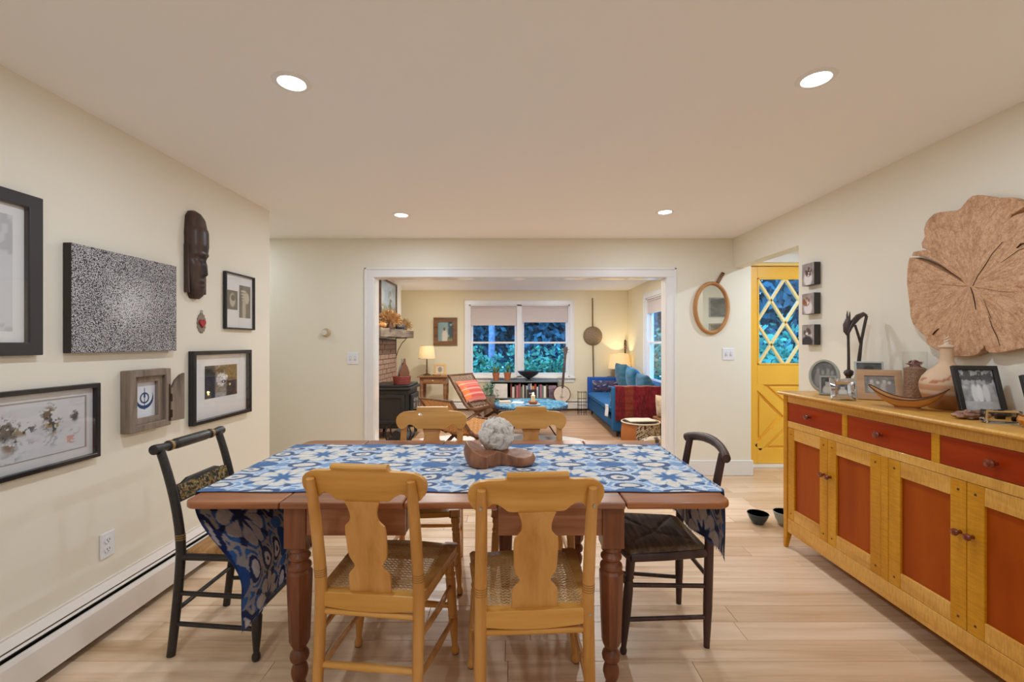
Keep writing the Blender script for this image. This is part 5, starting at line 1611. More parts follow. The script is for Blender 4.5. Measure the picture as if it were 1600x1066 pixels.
wall_frame('long_picture_frame', 'wide black frame holding a brush painting of galloping horsemen', ya_, yb_, lwz(156, 713, .02), lwz(156, 598, .02), .020, .026, M_FBLK2, [(.045, .965, .12, .90)], [brush], nx=300, ny=90, matcol=(222, 220, 220))
# carved shrine frame with open shutter
M_SHR = wood('weathered_wood', S(92, 80, 70), S(136, 120, 106), S(164, 146, 130), 'Z', 7, 9, .7, .3)
y0s, y1s = lw(202, .045), lw(266, .045)
zs0, zs1 = lwz(202, 679, .045), lwz(202, 580, .045)
t = thing('shrine_frame', 'weathered wood shrine frame with open shutter round a blue emblem', 'shrine frame', (XL, (y0s + y1s) / 2, (zs0 + zs1) / 2), R(90))
w, h = y1s - y0s, zs1 - zs0
b = MB(); frame_ring(b, w, h, .034, -.050, 0); b.build('frame', M_SHR, t, bevel=.004)
b = MB(); frame_ring(b, w - .066, h - .066, .030, -.032, -.012); b.build('inner_frame', M_SHR, t, bevel=.003)
iw, ih = w - .128, h - .128
def khanda(u, v):
    img = np.zeros(u.shape + (3,)) + np.array((226, 228, 234.))
    x = (u - .5) * iw / ih; z = v - .5
    r0 = np.hypot(x, z - .02)
    ring = np.abs(np.hypot(x, z - .04) - .135) < .022
    blade = (np.abs(x) < .016 + .014 * (np.abs(z - .1) < .05)) & (z < .32) & (z > -.30)
    cres = (np.hypot(x, z - .03) < .30) & (np.hypot(x, z - .10) > .27) & (z < .18)
    m_ = (ring | blade | cres) * 1.0
    return mixc(img, (54, 76, 120), m_)
print_sheet('emblem_print', t, iw + .004, ih + .004, 80, 110, khanda, painted('art_print'), 0, -.0125, 0)
MB().box(-w / 2 + .03, w / 2 - .03, -.011, -.001, -h / 2 + .03, h / 2 - .03).build('backing', M_SHR, t)
arch = [(0, -h * .44), (.085, -h * .44), (.085, h * .40), (.060, h * .37), (.03, h * .28), (.010, h * .16), (0, h * .14)]
o = MB().prism(arch, -.008, .008).build('shutter', M_SHR, t, bevel=.002)
o.location = (w / 2 + .003, -.040, 0); o.rotation_euler = (0, 0, R(-8))
b = MB()
for zz in (-h * .30, -h * .02): b.tube([(w / 2 - .004, -.054, zz - .02), (w / 2 - .004, -.054, zz + .02)], .006, 8)
b.tube([(w / 2 - .012, -.052, -h * .42), (w / 2 - .012, -.052, h * .22)], .004, 6)
b.build('hinge', plain('hinge_bronze2', S(70, 56, 44), .5, metal=.7), t, smooth=True)
# outlet
M_PLATE = plain('plate_white', S(236, 236, 240), .3)
def outlet(label, loc, rz):
    t = thing('power_outlet', label, 'power outlet', loc, rz)
    MB().box(-.036, .036, -.006, -.0005, -.058, .058).build('plate', M_PLATE, t, bevel=.003)
    for zz in (-.021, .021):
        r_ = MB().lathe([(0, 0), (.016, 0), (.0165, .003), (0, .003)], 20, Tm(0, -.006, zz) @ Rm('X', 90)).build('socket', M_PLATE, t, smooth=True)
        b = MB()
        for xx in (-.006, .006): b.box(xx - .0012, xx + .0012, -.0096, -.0089, zz - .002, zz + .007)
        b.box(-.002, .002, -.0096, -.0089, zz - .010, zz - .006)
        b.build('slot', M_DARK, r_)
    return t
outlet('white double power outlet above the baseboard heater', (XL, lw(166.5), (lwz(166.5, 851))), R(90))
# switches on the far wall
def switch(label, x, z, y_=YF):
    t = thing('light_switch', label, 'light switch', (x, y_, z), 0, 'double switch plates on the far wall')
    MB().box(-.058, .058, -.006, -.0005, -.058, .058).build('plate', M_PLATE, t, bevel=.003)
    for xx in (-.023, .023):
        s_ = MB().box(xx - .012, xx + .012, -.0075, -.0055, -.022, .022).build('toggle_bezel', plain('bezel_grey', S(214, 212, 214), .4), t, bevel=.001)  # bezel a greyer white than the plate
        MB().prism([(xx - .004, -.006), (xx + .004, -.006), (xx + .004, .012), (xx - .004, .012)], -.018, -.006).build('toggle', M_PLATE, s_, bevel=.001)
p = at(551.5, 560, YF); switch('double light switch beside the cased opening casing', p[0], p[2])
p = at(1138, 553.5, YF); switch('double light switch below the oval mirror', p[0], p[2])
p = at(509, 520, YF)
t = thing('thermostat', 'round beige dial thermostat on the far wall', 'thermostat', p)
MB().lathe([(0, 0), (.042, 0), (.042, .012), (.034, .020), (.034, .032), (.030, .034)], 30, Tm(.006, 0, 0) @ Rm('X', 90)).build('dial_ring', plain('dial_gold', S(196, 176, 140), .35, metal=.3), t, smooth=True)
MB().lathe([(0, .030), (.027, .030), (.026, .040), (0, .042)], 30, Tm(.0, 0, 0) @ Rm('X', 90)).build('dial_face', plain('dial_white', S(224, 216, 208), .3), t, smooth=True)
# oval mirror
p = at(1111, 481.5, YF)
t = thing('oval_mirror', 'oval mirror in a thick rounded tan wood frame on the far wall', 'mirror', p)
rx, rz_ = 28.5 * YF / FPX, 41.5 * YF / FPX
b = MB(); n = 56
v = []
ft = .040
for k in range(n):
    a = 2 * math.pi * k / n
    ca, sa = math.cos(a), math.sin(a)
    for j in range(10):
        q = math.pi * j / 9
        ins = ft / 2 - math.cos(q) * ft / 2
        v.append(((rx - ins) * ca, -.004 - .030 * math.sin(q), (rz_ - ins) * sa))
f = []
for k in range(n):
    for j in range(9):
        f.append((k * 10 + j, k * 10 + j + 1, ((k + 1) % n) * 10 + j + 1, ((k + 1) % n) * 10 + j))
b.add(v, f).build('frame', wood('bamboo_frame', S(168, 112, 62), S(192, 138, 84), S(210, 160, 106), 'Z', 5, 5, .45, .1), t, smooth=True)
n = 56
m, nt, bs = new_mat('mirror_silver'); bs.inputs['Metallic'].default_value = 1; bs.inputs['Roughness'].default_value = .015; bs.inputs['Base Color'].default_value = (.93, .93, .92, 1)
MB().prism([((rx - ft * .6) * math.cos(2 * math.pi * k / n), (rz_ - ft * .6) * math.sin(2 * math.pi * k / n)) for k in range(n)], -.012, -.002).build('mirror_glass', m, t)
b = MB().bar((.055, -.012, rz_ - .02), (.115, -.014, rz_ + .085), .010, .034, up=(1, 0, -.6))
b.tube([(.05, -.020, rz_ - .015), (.062, -.018, rz_ + .01)], .012, 8)
b.build('leather_strap', plain('leather_tan', S(126, 88, 52), .6, .2, 90), t, bevel=.003)
b = MB().lathe([(0, 0), (.006, 0), (.007, .004), (0, .006)], 10, Tm(.112, -.018, rz_ + .078) @ Rm('X', 90)); b.build('nail', plain('nail_dark', S(60, 54, 50), .4, metal=1), t)
# pictures in the hall, seen in the mirror
def hallart(seed, c):
    def f(u, v):
        img = np.zeros(u.shape + (3,)) + np.array(c, float)
        return img * (.7 + .6 * fbm(u, v, 5, seed))[..., None]
    return f
for k, (zz, hh, c) in enumerate(((1.42, .36, (150, 138, 112)), (1.85, .30, (140, 136, 130)), (.99, .30, (160, 132, 100)))):
    M_ = Tm(3.32, 1.80, zz) @ Rm('Z', 180)
    wall_frame('hall_picture', ('largest hall picture seen in the oval mirror', 'upper hall picture seen in the oval mirror', 'lower hall picture seen in the oval mirror')[k], 0, .54, 0, hh, .006, .012, plain('frame_taupe', S(150, 140, 126), .5), [(.02, .98, .02, .98)], [hallart(180 + k, c)], M=M_, nx=30, ny=30)
# bowls on the floor by the door
def floor_bowl(label, x, y_, r_, h, cin, cout):
    t = thing('pet_bowl', label, 'bowl', (x, y_, 0), 0, 'ceramic bowls on the floor by the entry')
    MB().lathe([(0, .004), (r_ * .42, .0), (r_ * .5, .003), (r_ * .8, h * .5), (r_, h), (r_ * .97, h + .002), (r_ * .94, h)], 36).build('outer_glaze', plain('bowl_out_' + cout[0], S(*cout[1]), .3), t, smooth=True)
    MB().lathe([(0, .010), (r_ * .4, .011), (r_ * .75, h * .52), (r_ * .945, h)], 36).build('inner_glaze', plain('bowl_in_' + cin[0], S(*cin[1]), .25, var=.25, scale=30), t, smooth=True)
d = 897 / (821 - HZ); floor_bowl('dark teal ceramic bowl alone on the maple floor', at(1188, 800, d)[0], d + .03, .072, .075, ('teal', (52, 92, 100)), ('slate', (48, 62, 68)))
d = 897 / (826 - HZ); floor_bowl('grey green ceramic bowl half hidden by the sideboard leg', at(1228, 800, d + .04)[0], d + .06, .072, .095, ('moss', (70, 96, 90)), ('pale', (168, 176, 168)))
# ================================================================ living room: chimney, mantel, stove
M_BRICK = plain('old_brick', S(150, 118, 96), .85, .5, 50, var=.3)
CX = -1.95                    # chimney face
CY0, CY1 = 5.90, 7.46
ch = thing('brick_chimney', 'brown brick fireplace breast beside the black stove', 'fireplace', (CX, CY0, 0))
MB().box(-.54, -.012, .01, CY1 - CY0 - .01, 0, 1.36).build('mortar', plain('mortar', S(120, 104, 92), .95, .3, 90), ch)
bl, bh, jn = .205, .064, .011
rowz = .005; r_i = 0
brick_meshes = []
for k in range(3):
    b = MB().box(-.04, 0, 0, bl, 0, bh)
    brick_meshes.append(b)
proto = {}
while rowz + bh < 1.37:
    yy = 0 if r_i % 2 == 0 else -(bl + jn) / 2
    while yy < CY1 - CY0 - .02:
        a, c = max(yy, 0), min(yy + bl, CY1 - CY0)
        if c - a > .03:
            key = round(c - a, 3)
            if key not in proto:
                o = MB().box(-.04, 0, 0, c - a, 0, bh).build('brick', M_BRICK, ch, bevel=.004, seg=1)
                proto[key] = o.data
            else:
                o = bpy.data.objects.new('brick', proto[key]); COL.objects.link(o); o.parent = ch
            o.location = (random.uniform(-.002, .006), a, rowz)
        yy += bl + jn
    rowz += bh + jn; r_i += 1
struct(MB().box(-2.5, CX - .01, CY0, 7.80, 1.37, H).box(-2.5, CX - .16, 7.46, 7.80, 0, 1.37).build('wall_chimney', M_TRIM))
M_BEAM = wood('weathered_beam', S(74, 62, 52), S(126, 110, 94), S(160, 144, 126), 'Y', 4, 9, .8, .5)
b = MB()
n = 16
v = []; f = []
for k in range(n + 1):
    yy = 5.885 + (7.83 - 5.885) * k / n
    for (xx, zz) in ((-2.02, 1.385), (-1.74, 1.385), (-1.74, 1.51), (-2.02, 1.515)):
        v.append((xx + random.uniform(-.006, .006), yy, zz + random.uniform(-.006, .006)))
for k in range(n):
    for j in range(4): f.append((k * 4 + j, k * 4 + (j + 1) % 4, k * 4 + 4 + (j + 1) % 4, k * 4 + 4 + j))
f += [(3, 2, 1, 0), tuple(range(n * 4, n * 4 + 4))]
mantel = tag(b.add(v, f).build('mantel_beam', M_BEAM, bevel=.008), 'rough weathered grey beam serving as fireplace mantel', 'mantel')
t = thing('mantel_bracket', 'curled black iron bracket under the mantel end', 'bracket', (CX, 7.42, 1.385))
MB().tube([(.0, 0, -.34), (.0, 0, -.004), (.19, 0, -.004)], .008, 8).build('bracket_bar', M_BLACKIRON, t, smooth=True)
MB().tube([(.01, 0, -.30), (.04, 0, -.20), (.10, 0, -.09), (.17, 0, -.02)], .006, 8).build('bracket_brace', M_BLACKIRON, t, smooth=True)
# painting over the mantel
def mantelart(u, v):
    img = np.zeros(u.shape + (3,)) + np.array((190, 200, 206.)); n_ = fbm(u, v, 6, 201)
    img = mixc(img, (150, 170, 190), (n_ > .5) * .8); img = mixc(img, (110, 104, 70), smoothstep(.55, .35, v + .25 * (n_ - .5)) * (n_ > .35)); img = mixc(img, (196, 164, 104), smoothstep(.32, .1, v) * .8)
    img = mixc(img, (74, 84, 60), blob(u, v, .62, .5, .12, .3) * (fbm(u, v, 15, 205) > .42))
    return img
M_FBRN = wood('frame_walnut', S(58, 38, 26), S(88, 60, 42), S(112, 80, 58), 'X', 6, 8, .4)
M_ = Tm(CX - .005, 6.95, 1.905) @ Rm('Z', 90)
wall_frame('mantel_painting', 'landscape painting in a dark frame above the mantel', 0, .92, 0, .74, .03, .03, M_FBRN, [(0, 1, 0, 1)], [mantelart], M=M_, nx=60, ny=50)
# dried flower bunches
def dried(label, loc, rad, n, c0, c1, group):
    t = thing('dried_flowers', label, 'dried flowers', loc, 0, group)
    b = MB()
    for k in range(n):
        a = random.uniform(0, 6.28); ph = math.acos(random.uniform(-.35, 1))
        d = Vector((math.sin(ph) * math.cos(a), math.sin(ph) * math.sin(a), math.cos(ph)))
        e = d * rad * random.uniform(.75, 1.1)
        s_ = d.orthogonal().normalized()
        w = rad * .05
        mid = e * .75
        b.tube([(0, 0, 0), tuple(e * .7)], .0012, 4)
        for q in range(3):
            sv = Matrix.Rotation(q * 2.1, 3, d) @ s_
            b.add([tuple(e * .62), tuple(mid + sv * w), tuple(e + sv * w * 1.6), tuple(e + sv * w * .1)], [(0, 1, 2, 3)])
    b.build('flower_spray', plain('dried_' + c0, S(*c1), .9, var=.35, scale=30), t, kind='stuff')
    MB().lathe([(0, -rad * .62), (rad * .26, -rad * .62), (rad * .34, -rad * .35), (rad * .22, -rad * .02), (rad * .2, 0)], 18).build('pot', plain('pot_clay', S(120, 90, 66), .8), t, smooth=True)
    return t
dried('feathery tan dried flowers at the outer end of the mantel', (-1.84, 7.55, 1.513 + .115 * .62), .135, 170, 'tan', (204, 170, 124), 'dried flowers on the mantel')
dried('tall russet dried flowers before the mantel painting', (-1.775, 6.42, 1.513 + .165 * .62), .165, 200, 'russet', (190, 146, 96), 'dried flowers on the mantel')
o = tag(MB().ball((0, 0, .045), (.075, .11, .05), 18, 10, lambda d: 1 + .12 * math.sin(7 * d[0] + 5 * d[1])).build('slate_stone', plain('slate', S(64, 64, 72), .6, .4, 30), smooth=True), 'dark slate stone on the mantel', 'stone'); o.location = (-1.80, 7.08, 1.511)
t = thing('gourd', 'small orange gourd on the mantel', 'gourd', (-1.80, 6.42 - .28, 1.513))
b = MB().ball((0, 0, .036), (.055, .05, .038), 24, 12, lambda d: 1 + .06 * math.cos(8 * math.atan2(d[1], d[0]))); b.build('gourd_body', plain('gourd_skin', S(206, 140, 78), .5), t, smooth=True)
MB().tube([(0, 0, .07), (.006, 0, .085), (.014, 0, .094)], [.007, .005, .004], 8).build('stem', plain('gourd_stem', S(90, 80, 50), .8), t, smooth=True)

# wood stove
st = thing('wood_stove', 'black cast iron wood stove in front of the brick', 'stove', (-1.645, 6.23, 0))
def stb(name, x0, x1, y0, y1, z0, z1, bev=.008, parent=None): return MB().box(x0, x1, y0, y1, z0, z1).build(name, M_BLACKIRON, parent or st, bevel=bev)
stb('stove_body', -.25, .25, -.27, .27, .14, .66)
stb('stove_top', -.29, .29, -.31, .31, .66, .70, .012); stb('top_ledge', -.26, .26, -.28, .28, .70, .73, .01)
stb('ash_lip', .22, .33, -.24, .24, .16, .19)
b = MB(); frame_ring(b, .40, .40, .05, -.29, -.265, 0, .40); b.build('side_moulding', M_BLACKIRON, st, bevel=.008)
d = stb('stove_door', .25, .285, -.22, .22, .22, .60, .012)
b = MB(); b.box(.286, .289, -.15, .15, .32, .53); b.build('door_glass', plain('stove_glass', S(14, 14, 16), .08), d)
b = MB().tube([(.29, -.17, .40), (.33, -.17, .42), (.335, -.17, .52), (.30, -.17, .55)], .010, 8); b.build('door_handle', plain('nickel', S(150, 150, 150), .3, metal=1), d, smooth=True)
for sx in (-1, 1):
    for sy in (-1, 1):
        MB().tube([(sx * .20, sy * .22, .15), (sx * .23, sy * .25, .08), (sx * .235, sy * .26, 0)], [.03, .024, .018], 10).build('leg', M_BLACKIRON, st, smooth=True)
# red basket and leather bellows on the stove, fire log dog below
t = thing('red_basket', 'low red woven basket on top of the stove', 'basket', (-1.52, 6.10, .73))
b = MB(); n = 40
for k in range(7):
    r_ = .105 + .012 * k / 6
    b.tube([((r_ + .003 * math.sin(j * math.pi + k * math.pi)) * math.cos(2 * math.pi * j / n), (r_ + .003 * math.sin(j * math.pi + k * math.pi)) * math.sin(2 * math.pi * j / n), .010 + .016 * k) for j in range(n)], .0095, 6, closed=True)
b.lathe([(0, .002), (.11, .002), (.11, .008), (0, .008)], 24)
b.build('weave', plain('red_wicker', S(124, 52, 42), .7, .3, 80, var=.4), t, smooth=True)
t = thing('fire_bellows', 'brown leather and grey cloth bellows standing in the red basket', 'bellows', (-1.50, 6.10, .745), R(52))
poly = [(-.02, 0), (-.075, .06), (-.085, .14), (-.055, .22), (-.02, .27), (-.012, .34), (.012, .34), (.02, .27), (.055, .22), (.085, .14), (.075, .06), (.02, 0)]
MB().prism(poly, -.030, -.018).build('board', plain('bellows_wood', S(110, 70, 44), .5, .2), t, bevel=.003); MB().prism([(x * .96, z) for x, z in poly], .018, .030).build('board', plain('bellows_grey', S(140, 134, 128), .7, .2), t, bevel=.003)
MB().prism([(x * .86, .008 + z * .8) for x, z in poly], -.018, .018).build('leather_fold', plain('bellows_leather', S(70, 48, 38), .7, .4), t, bevel=.004)
t = thing('log_basket', 'black iron log holder on the floor before the stove', 'log holder', (-1.42, 5.62, 0))
b = MB()
for yy in (-.12, .12):
    b.tube([(.16 * math.cos(R(a)), yy, .17 - .16 * math.sin(R(a))) for a in range(-30, 211, 20)], .010, 8)
for a in (10, 50, 90, 130, 170): b.tube([(.16 * math.cos(R(a)), -.12, .17 - .16 * math.sin(R(a))), (.16 * math.cos(R(a)), .12, .17 - .16 * math.sin(R(a)))], .007, 8)
for sx in (-.10, .10):
    for yy in (-.12, .12): b.tube([(sx, yy, .05), (sx * 1.2, yy, 0)], .009, 8)
b.build('iron_frame', M_BLACKIRON, t, smooth=True)
for k, (x_, z_) in enumerate(((-.06, .085), (.06, .09), (0, .17))):
    o = MB().tube([(x_, -.2, z_), (x_ + .01, 0, z_), (x_, .2, z_)], [.055, .06, .055], 12).build('log', plain('charred_bark', S(48, 44, 44), .9, .6, 40, var=.5), t, smooth=True)

# ================================================================ lamp table corner
M_OAK = wood('side_table_oak', S(110, 70, 42), S(150, 104, 68), S(176, 130, 90), 'X', 5, 9, .45, .05)
sx_, sy_ = at(679, 587, 7.95)[0], 7.95
t = thing('side_table', 'small brown side table with one drawer in the corner', 'table', (sx_, sy_, 0))
MB().box(-.275, .275, -.20, .20, .690, .715).build('table_top', M_OAK, t, bevel=.004)
MB().box(-.235, .235, -.165, .165, .575, .690).build('apron_box', M_OAK, t, bevel=.002)
d = MB().box(-.17, .17, -.174, -.16, .590, .675).build('drawer', M_OAK, t, bevel=.003)
MB().lathe([(0, 0), (.008, 0), (.007, .01), (.014, .018), (0, .026)], 12, Tm(0, -.174, .632) @ Rm('X', 90)).build('knob', plain('knob_pale', S(214, 196, 160), .3), d, smooth=True)
for sx in (-1, 1):
    for sy in (-1, 1):
        MB().lathe([(.014, 0), (.020, .02), (.024, .25), (.020, .28), (.026, .30), (.022, .32), (.030, .40), (.030, .58)], 12, Tm(sx * .208, sy * .138, 0)).build('leg', M_OAK, t, smooth=True)
M_SHADE = shade_mat('lamp_shade_cloth', S(252, 242, 220), .68)
def table_lamp(label, loc, base, r0, r1, z0, z1, power):
    t = thing('table_lamp', label, 'lamp', loc, 0, None)
    base(t)
    b = MB(); n = 40
    b.lathe([(r0, z0), (r1, z1), (r1 - .004, z1), (r0 - .004, z0), (r0, z0)], n)
    sh = b.build('lamp_shade', M_SHADE, t, smooth=True)
    for zz, rr in ((z0, r0), (z1, r1)): MB().tube([(rr * math.cos(2 * math.pi * k / n), rr * math.sin(2 * math.pi * k / n), zz) for k in range(n)], .003, 6, closed=True).build('shade_trim', plain('shade_trim', S(200, 184, 150), .6), sh, smooth=True)
    zc = z0 + (z1 - z0) * .5
    MB().ball((0, 0, zc), (.03, .03, .04), 16, 10).build('bulb', emissive('bulb_glow', (1, .78, .48, 1), 12), t, smooth=True)
    lamp('lamp_light', 'POINT', (0, 0, zc), power, (1, .82, .56), t, .035).data.use_shadow = True
    return t
def base_stick(t):
    MB().lathe([(0, 0), (.075, 0), (.075, .012), (.05, .022), (.02, .035), (.014, .05), (.016, .09), (.010, .11), (.012, .22), (.009, .30), (.009, .34), (.016, .345), (.016, .38), (.006, .385)], 20).build('lamp_base', plain('bronze', S(110, 84, 52), .4, metal=.7), t, smooth=True)
lx = at(667, 587, 8.0)[0]
table_lamp('lit table lamp with cream shade on the brown side table', (lx, 8.0, .715), base_stick, .150, .120, .30, .535, P_TABLE_LAMP)
# small gold frame and dish
def gold_photo(u, v): return (180 - 70 * blob(u, v, .5, .5, .25, .35) + 50 * fbm(u, v, 6, 221))[..., None] * np.array((1, .9, .76))
standing_frame('gold_photo_frame', 'small wide gold photo frame on the brown side table', (at(687, 587, 7.95)[0], 7.97, .715), R(4), .215, .205, .035, plain('gilt', S(190, 150, 92), .4, .2, 60, metal=.4), gold_photo, 12, .016)
t = thing('shell_dish', 'pale shell dish in front of the gold photo frame', 'dish', (at(682, 587, 7.8)[0], 7.82, .715))
b = MB(); n = 28; b.lathe([(0, .004), (.03, .0), (.055, .016), (.075, .036), (.072, .036), (.052, .020), (.028, .008), (0, .008)], n)
b.v = [(x * (1 + .08 * math.cos(math.atan2(y_, x) * 9)), y_ * .7, z) for x, y_, z in b.v]; b.build('dish_shell', plain('shell_pale', S(220, 190, 160), .3), t, smooth=True)
# painting in brown frame on the far wall
def arch_fig(u, v):
    img = np.zeros(u.shape + (3,)) + np.array((150, 180, 180.)); n_ = fbm(u, v, 7, 231)
    img = mixc(img, (60, 84, 92), smoothstep(.6, .75, u) * (n_ > .4)); img = mixc(img, (226, 218, 200), blob(u, v, .45, .2, .2, .42)); img = mixc(img, (140, 110, 90), blob(u, v, .42, .63, .07, .09))
    return mixc(img, (150, 134, 84), smoothstep(.25, .05, v) * (u > .6))
def onw(px, py, d=YW): return at(px, py, d)
pa, pb = onw(677.5, 540, YW - .02), onw(714.5, 496.5, YW - .02)
M_ = Tm((pa[0] + pb[0]) / 2, YW, (pa[2] + pb[2]) / 2)
wall_frame('wide_frame_painting', 'small painting in a broad brown frame beside the window', 0, pb[0] - pa[0], 0, pb[2] - pa[2], .085, .035, wood('frame_chestnut', S(88, 56, 34), S(124, 84, 54), S(150, 106, 72), 'X', 6, 8, .4), [(0, 1, 0, 1)], [arch_fig], M=M_, nx=60, ny=70)

# ================================================================ folding rush lounge chairs
M_LFR = wood('lounge_frame', S(74, 48, 32), S(110, 78, 56), S(140, 106, 80), 'Y', 6, 8, .5, .1)
def lounge(label, loc, rz, weave, wmat, sc=1.0):
    t = thing('lounge_chair', label, 'lounge chair', loc, rz, 'folding woven lounge chairs')
    t.scale = (sc, sc, sc)
    w = .27
    def side(s):
        return [(s * w, -.52, .80), (s * w, -.36, .60), (s * w, -.16, .36), (s * w, -.06, .30), (s * w, .10, .31), (s * w, .34, .37), (s * w, .52, .42)]
    for s in (-1, 1):
        MB().tube(side(s), .019, 10, flat=(.7, 1.2)).build('side_rail', M_LFR, t, smooth=True)
        MB().bar((s * (w - .03), -.34, 0), (s * (w - .03), .30, .37), .022, .045).build('leg', M_LFR, t, bevel=.004)
        MB().bar((s * (w - .06), .36, 0), (s * (w - .06), -.26, .48), .022, .045).build('leg', M_LFR, t, bevel=.004)
    for p_ in ((-.52, .80), (.52, .42), (-.11, .325)):
        MB().tube([(-w - .02, p_[0], p_[1]), (w + .02, p_[0], p_[1])], .015, 10).build('cross_bar', M_LFR, t, smooth=True)
    for yy in (-.32, .34): MB().tube([(-w + .02, yy, .03 if yy > 0 else .03), (w - .02, yy, .03)], .012, 8).build('cross_bar', M_LFR, t, smooth=True)
    prof = side(1)
    # dense weave: strips across and along following the sling
    L = [0]
    for a, c in zip(prof[:-1], prof[1:]): L.append(L[-1] + math.hypot(c[1] - a[1], c[2] - a[2]))
    def on(s_):
        for k in range(len(L) - 1):
            if s_ <= L[k + 1] + 1e-6:
                q = (s_ - L[k]) / (L[k + 1] - L[k]); a, c = prof[k], prof[k + 1]
                return a[1] + (c[1] - a[1]) * q, a[2] + (c[2] - a[2]) * q
        return prof[-1][1], prof[-1][2]
    b = MB()
    nl = int(L[-1] / .024)
    for k in range(nl + 1):
        y_, z_ = on(L[-1] * k / nl)
        b.tube([(-w, y_, z_), (-w / 2, y_, z_ - .010), (0, y_, z_ - .014), (w / 2, y_, z_ - .010), (w, y_, z_)], .0075, 5)
    for k in range(13):
        x_ = -w + .03 + (2 * w - .06) * k / 12
        sag = .014 * (1 - (x_ / w) ** 2)
        b.tube([(x_, on(L[-1] * q / 24)[0], on(L[-1] * q / 24)[1] - sag + (.006 if (q + k) % 2 else -.006)) for q in range(25)], .010, 5)
    b.build('woven_sling', wmat, t, smooth=True, kind='stuff')
    return t
lounge('grey brown folding woven lounge chair holding the coral pillow', (-.44, 6.90, 0), R(-128), 0, plain('weave_grey', S(150, 122, 100), .8, .4, 90, var=.35), .98)
lounge('tan folding woven lounge chair seen from behind', (-.56, 5.10, 0), R(-36), 0, plain('weave_tan', S(196, 146, 92), .8, .4, 90, var=.3), .86)
def stripes(u, v):
    img = np.zeros(u.shape + (3,)) + np.array((196, 84, 74.))
    img = mixc(img, (222, 120, 60), (u < .22) * 1.0); img = mixc(img, (216, 112, 100), (np.abs((v * 5) % 1 - .5) < .2) * 1.0); img = mixc(img, (236, 170, 150), (np.abs((v * 4 + .3) % 1 - .5) < .05) * 1.0)
    return img
def pillow(name, label, loc, rot, w, h, th, fn, cat='pillow', n=24):
    b = MB()
    U, V = np.meshgrid(np.linspace(0, 1, n + 1), np.linspace(0, 1, n + 1), indexing='ij')
    col = [tuple(c) for c in lin_np(fn(U, V)).reshape(-1, 3)]
    def sh(u, v, s):
        a, c = 2 * u - 1, 2 * v - 1
        e = max(0, (1 - a ** 2)) ** .45 * max(0, (1 - c ** 2)) ** .45
        pin = 1 - .08 * (a * a) * (1 - c * c) - .08 * (c * c) * (1 - a * a) * 0
        return (a * w / 2 * (1 - .06 * (1 - abs(c)) * abs(a)), s * th / 2 * e, c * h / 2 * (1 - .06 * (1 - abs(a)) * abs(c)))
    b.grid(n, n, lambda u, v: sh(u, v, -1)); b.grid(n, n, lambda u, v: sh(u, v, 1), flip=True)
    b.c = col + col
    o = b.build(name, painted('pillow_fabric', .9, .2, 500, .1, .2), smooth=True, angle=180)
    o.location = loc; o.rotation_euler = rot
    return tag(o, label, cat)
pillow('coral_pillow', 'coral and orange striped pillow on the grey brown lounge chair', (-.645, 7.06, .535), (R(-38), 0, R(52)), .46, .40, .14, stripes)

# ================================================================ bookcase under the window with books, plants, bowl
BX0, BX1, BYF, BYB, BZT = -.40, .86, 8.13, 8.44, .595
M_SHELF = plain('shelf_greygreen', S(108, 112, 104), .6, .1, 60)
t = thing('bookcase', 'low grey open bookcase under the double window', 'bookcase', (0, 0, 0))
MB().box(BX0, BX1, BYF, BYB, BZT - .022, BZT).build('top_board', M_SHELF, t, bevel=.002)
MB().box(BX0, BX1, BYF, BYB, .265, .285).build('shelf_board', M_SHELF, t, bevel=.002); MB().box(BX0, BX1, BYF, BYB, .04, .06).build('shelf_board', M_SHELF, t, bevel=.002)
for x_ in (BX0, BX1 - .02): MB().box(x_, x_ + .02, BYF, BYB, 0, BZT - .022).build('side_board', M_SHELF, t, bevel=.002)
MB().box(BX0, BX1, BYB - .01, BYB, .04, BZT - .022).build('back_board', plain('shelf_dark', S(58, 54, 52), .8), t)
cols = [(120, 60, 60), (206, 190, 180), (74, 50, 46), (176, 104, 110), (150, 84, 92), (96, 110, 90), (214, 206, 190), (60, 64, 72), (200, 196, 186), (84, 100, 130), (210, 204, 196), (198, 140, 86), (168, 52, 44), (200, 214, 216), (64, 76, 96), (176, 112, 122), (110, 130, 120), (230, 226, 216), (92, 70, 58)]
cname = ['maroon', 'pale pink', 'dark brown', 'rose', 'plum', 'moss green', 'ivory', 'charcoal', 'light grey', 'steel blue', 'white', 'orange', 'red', 'pale aqua', 'navy', 'mauve', 'sea green', 'cream', 'umber']
x_ = -.03
k = 0
M_PAGES = plain('book_pages', S(226, 216, 196), .9)
def book(label, x0, thick, hgt, dep, zb, c, yfront, key):
    t = thing('book', label, 'book', (x0, yfront, zb), 0, 'books in the low bookcase')
    mt = plain('book_cover_' + key, S(*c), .6)
    b = MB().box(0, .002, 0, dep, 0, hgt).box(thick - .002, thick, 0, dep, 0, hgt).box(.002, thick - .002, 0, .003, 0, hgt)
    b.build('cover', mt, t, bevel=.0008, seg=1)
    MB().box(.002, thick - .002, .003, dep - .004, .003, hgt - .003).build('pages', M_PAGES, t)
for k in range(19):
    th = (.030, .042, .024, .046, .036, .030, .026, .034)[k % 8]
    hg = .20 + .065 * random.random()
    book('%s book standing in the low bookcase' % cname[k], x_, th, hg, .17, .285, cols[k], BYF + .025 + .02 * random.random(), str(k))
    x_ += th + .003
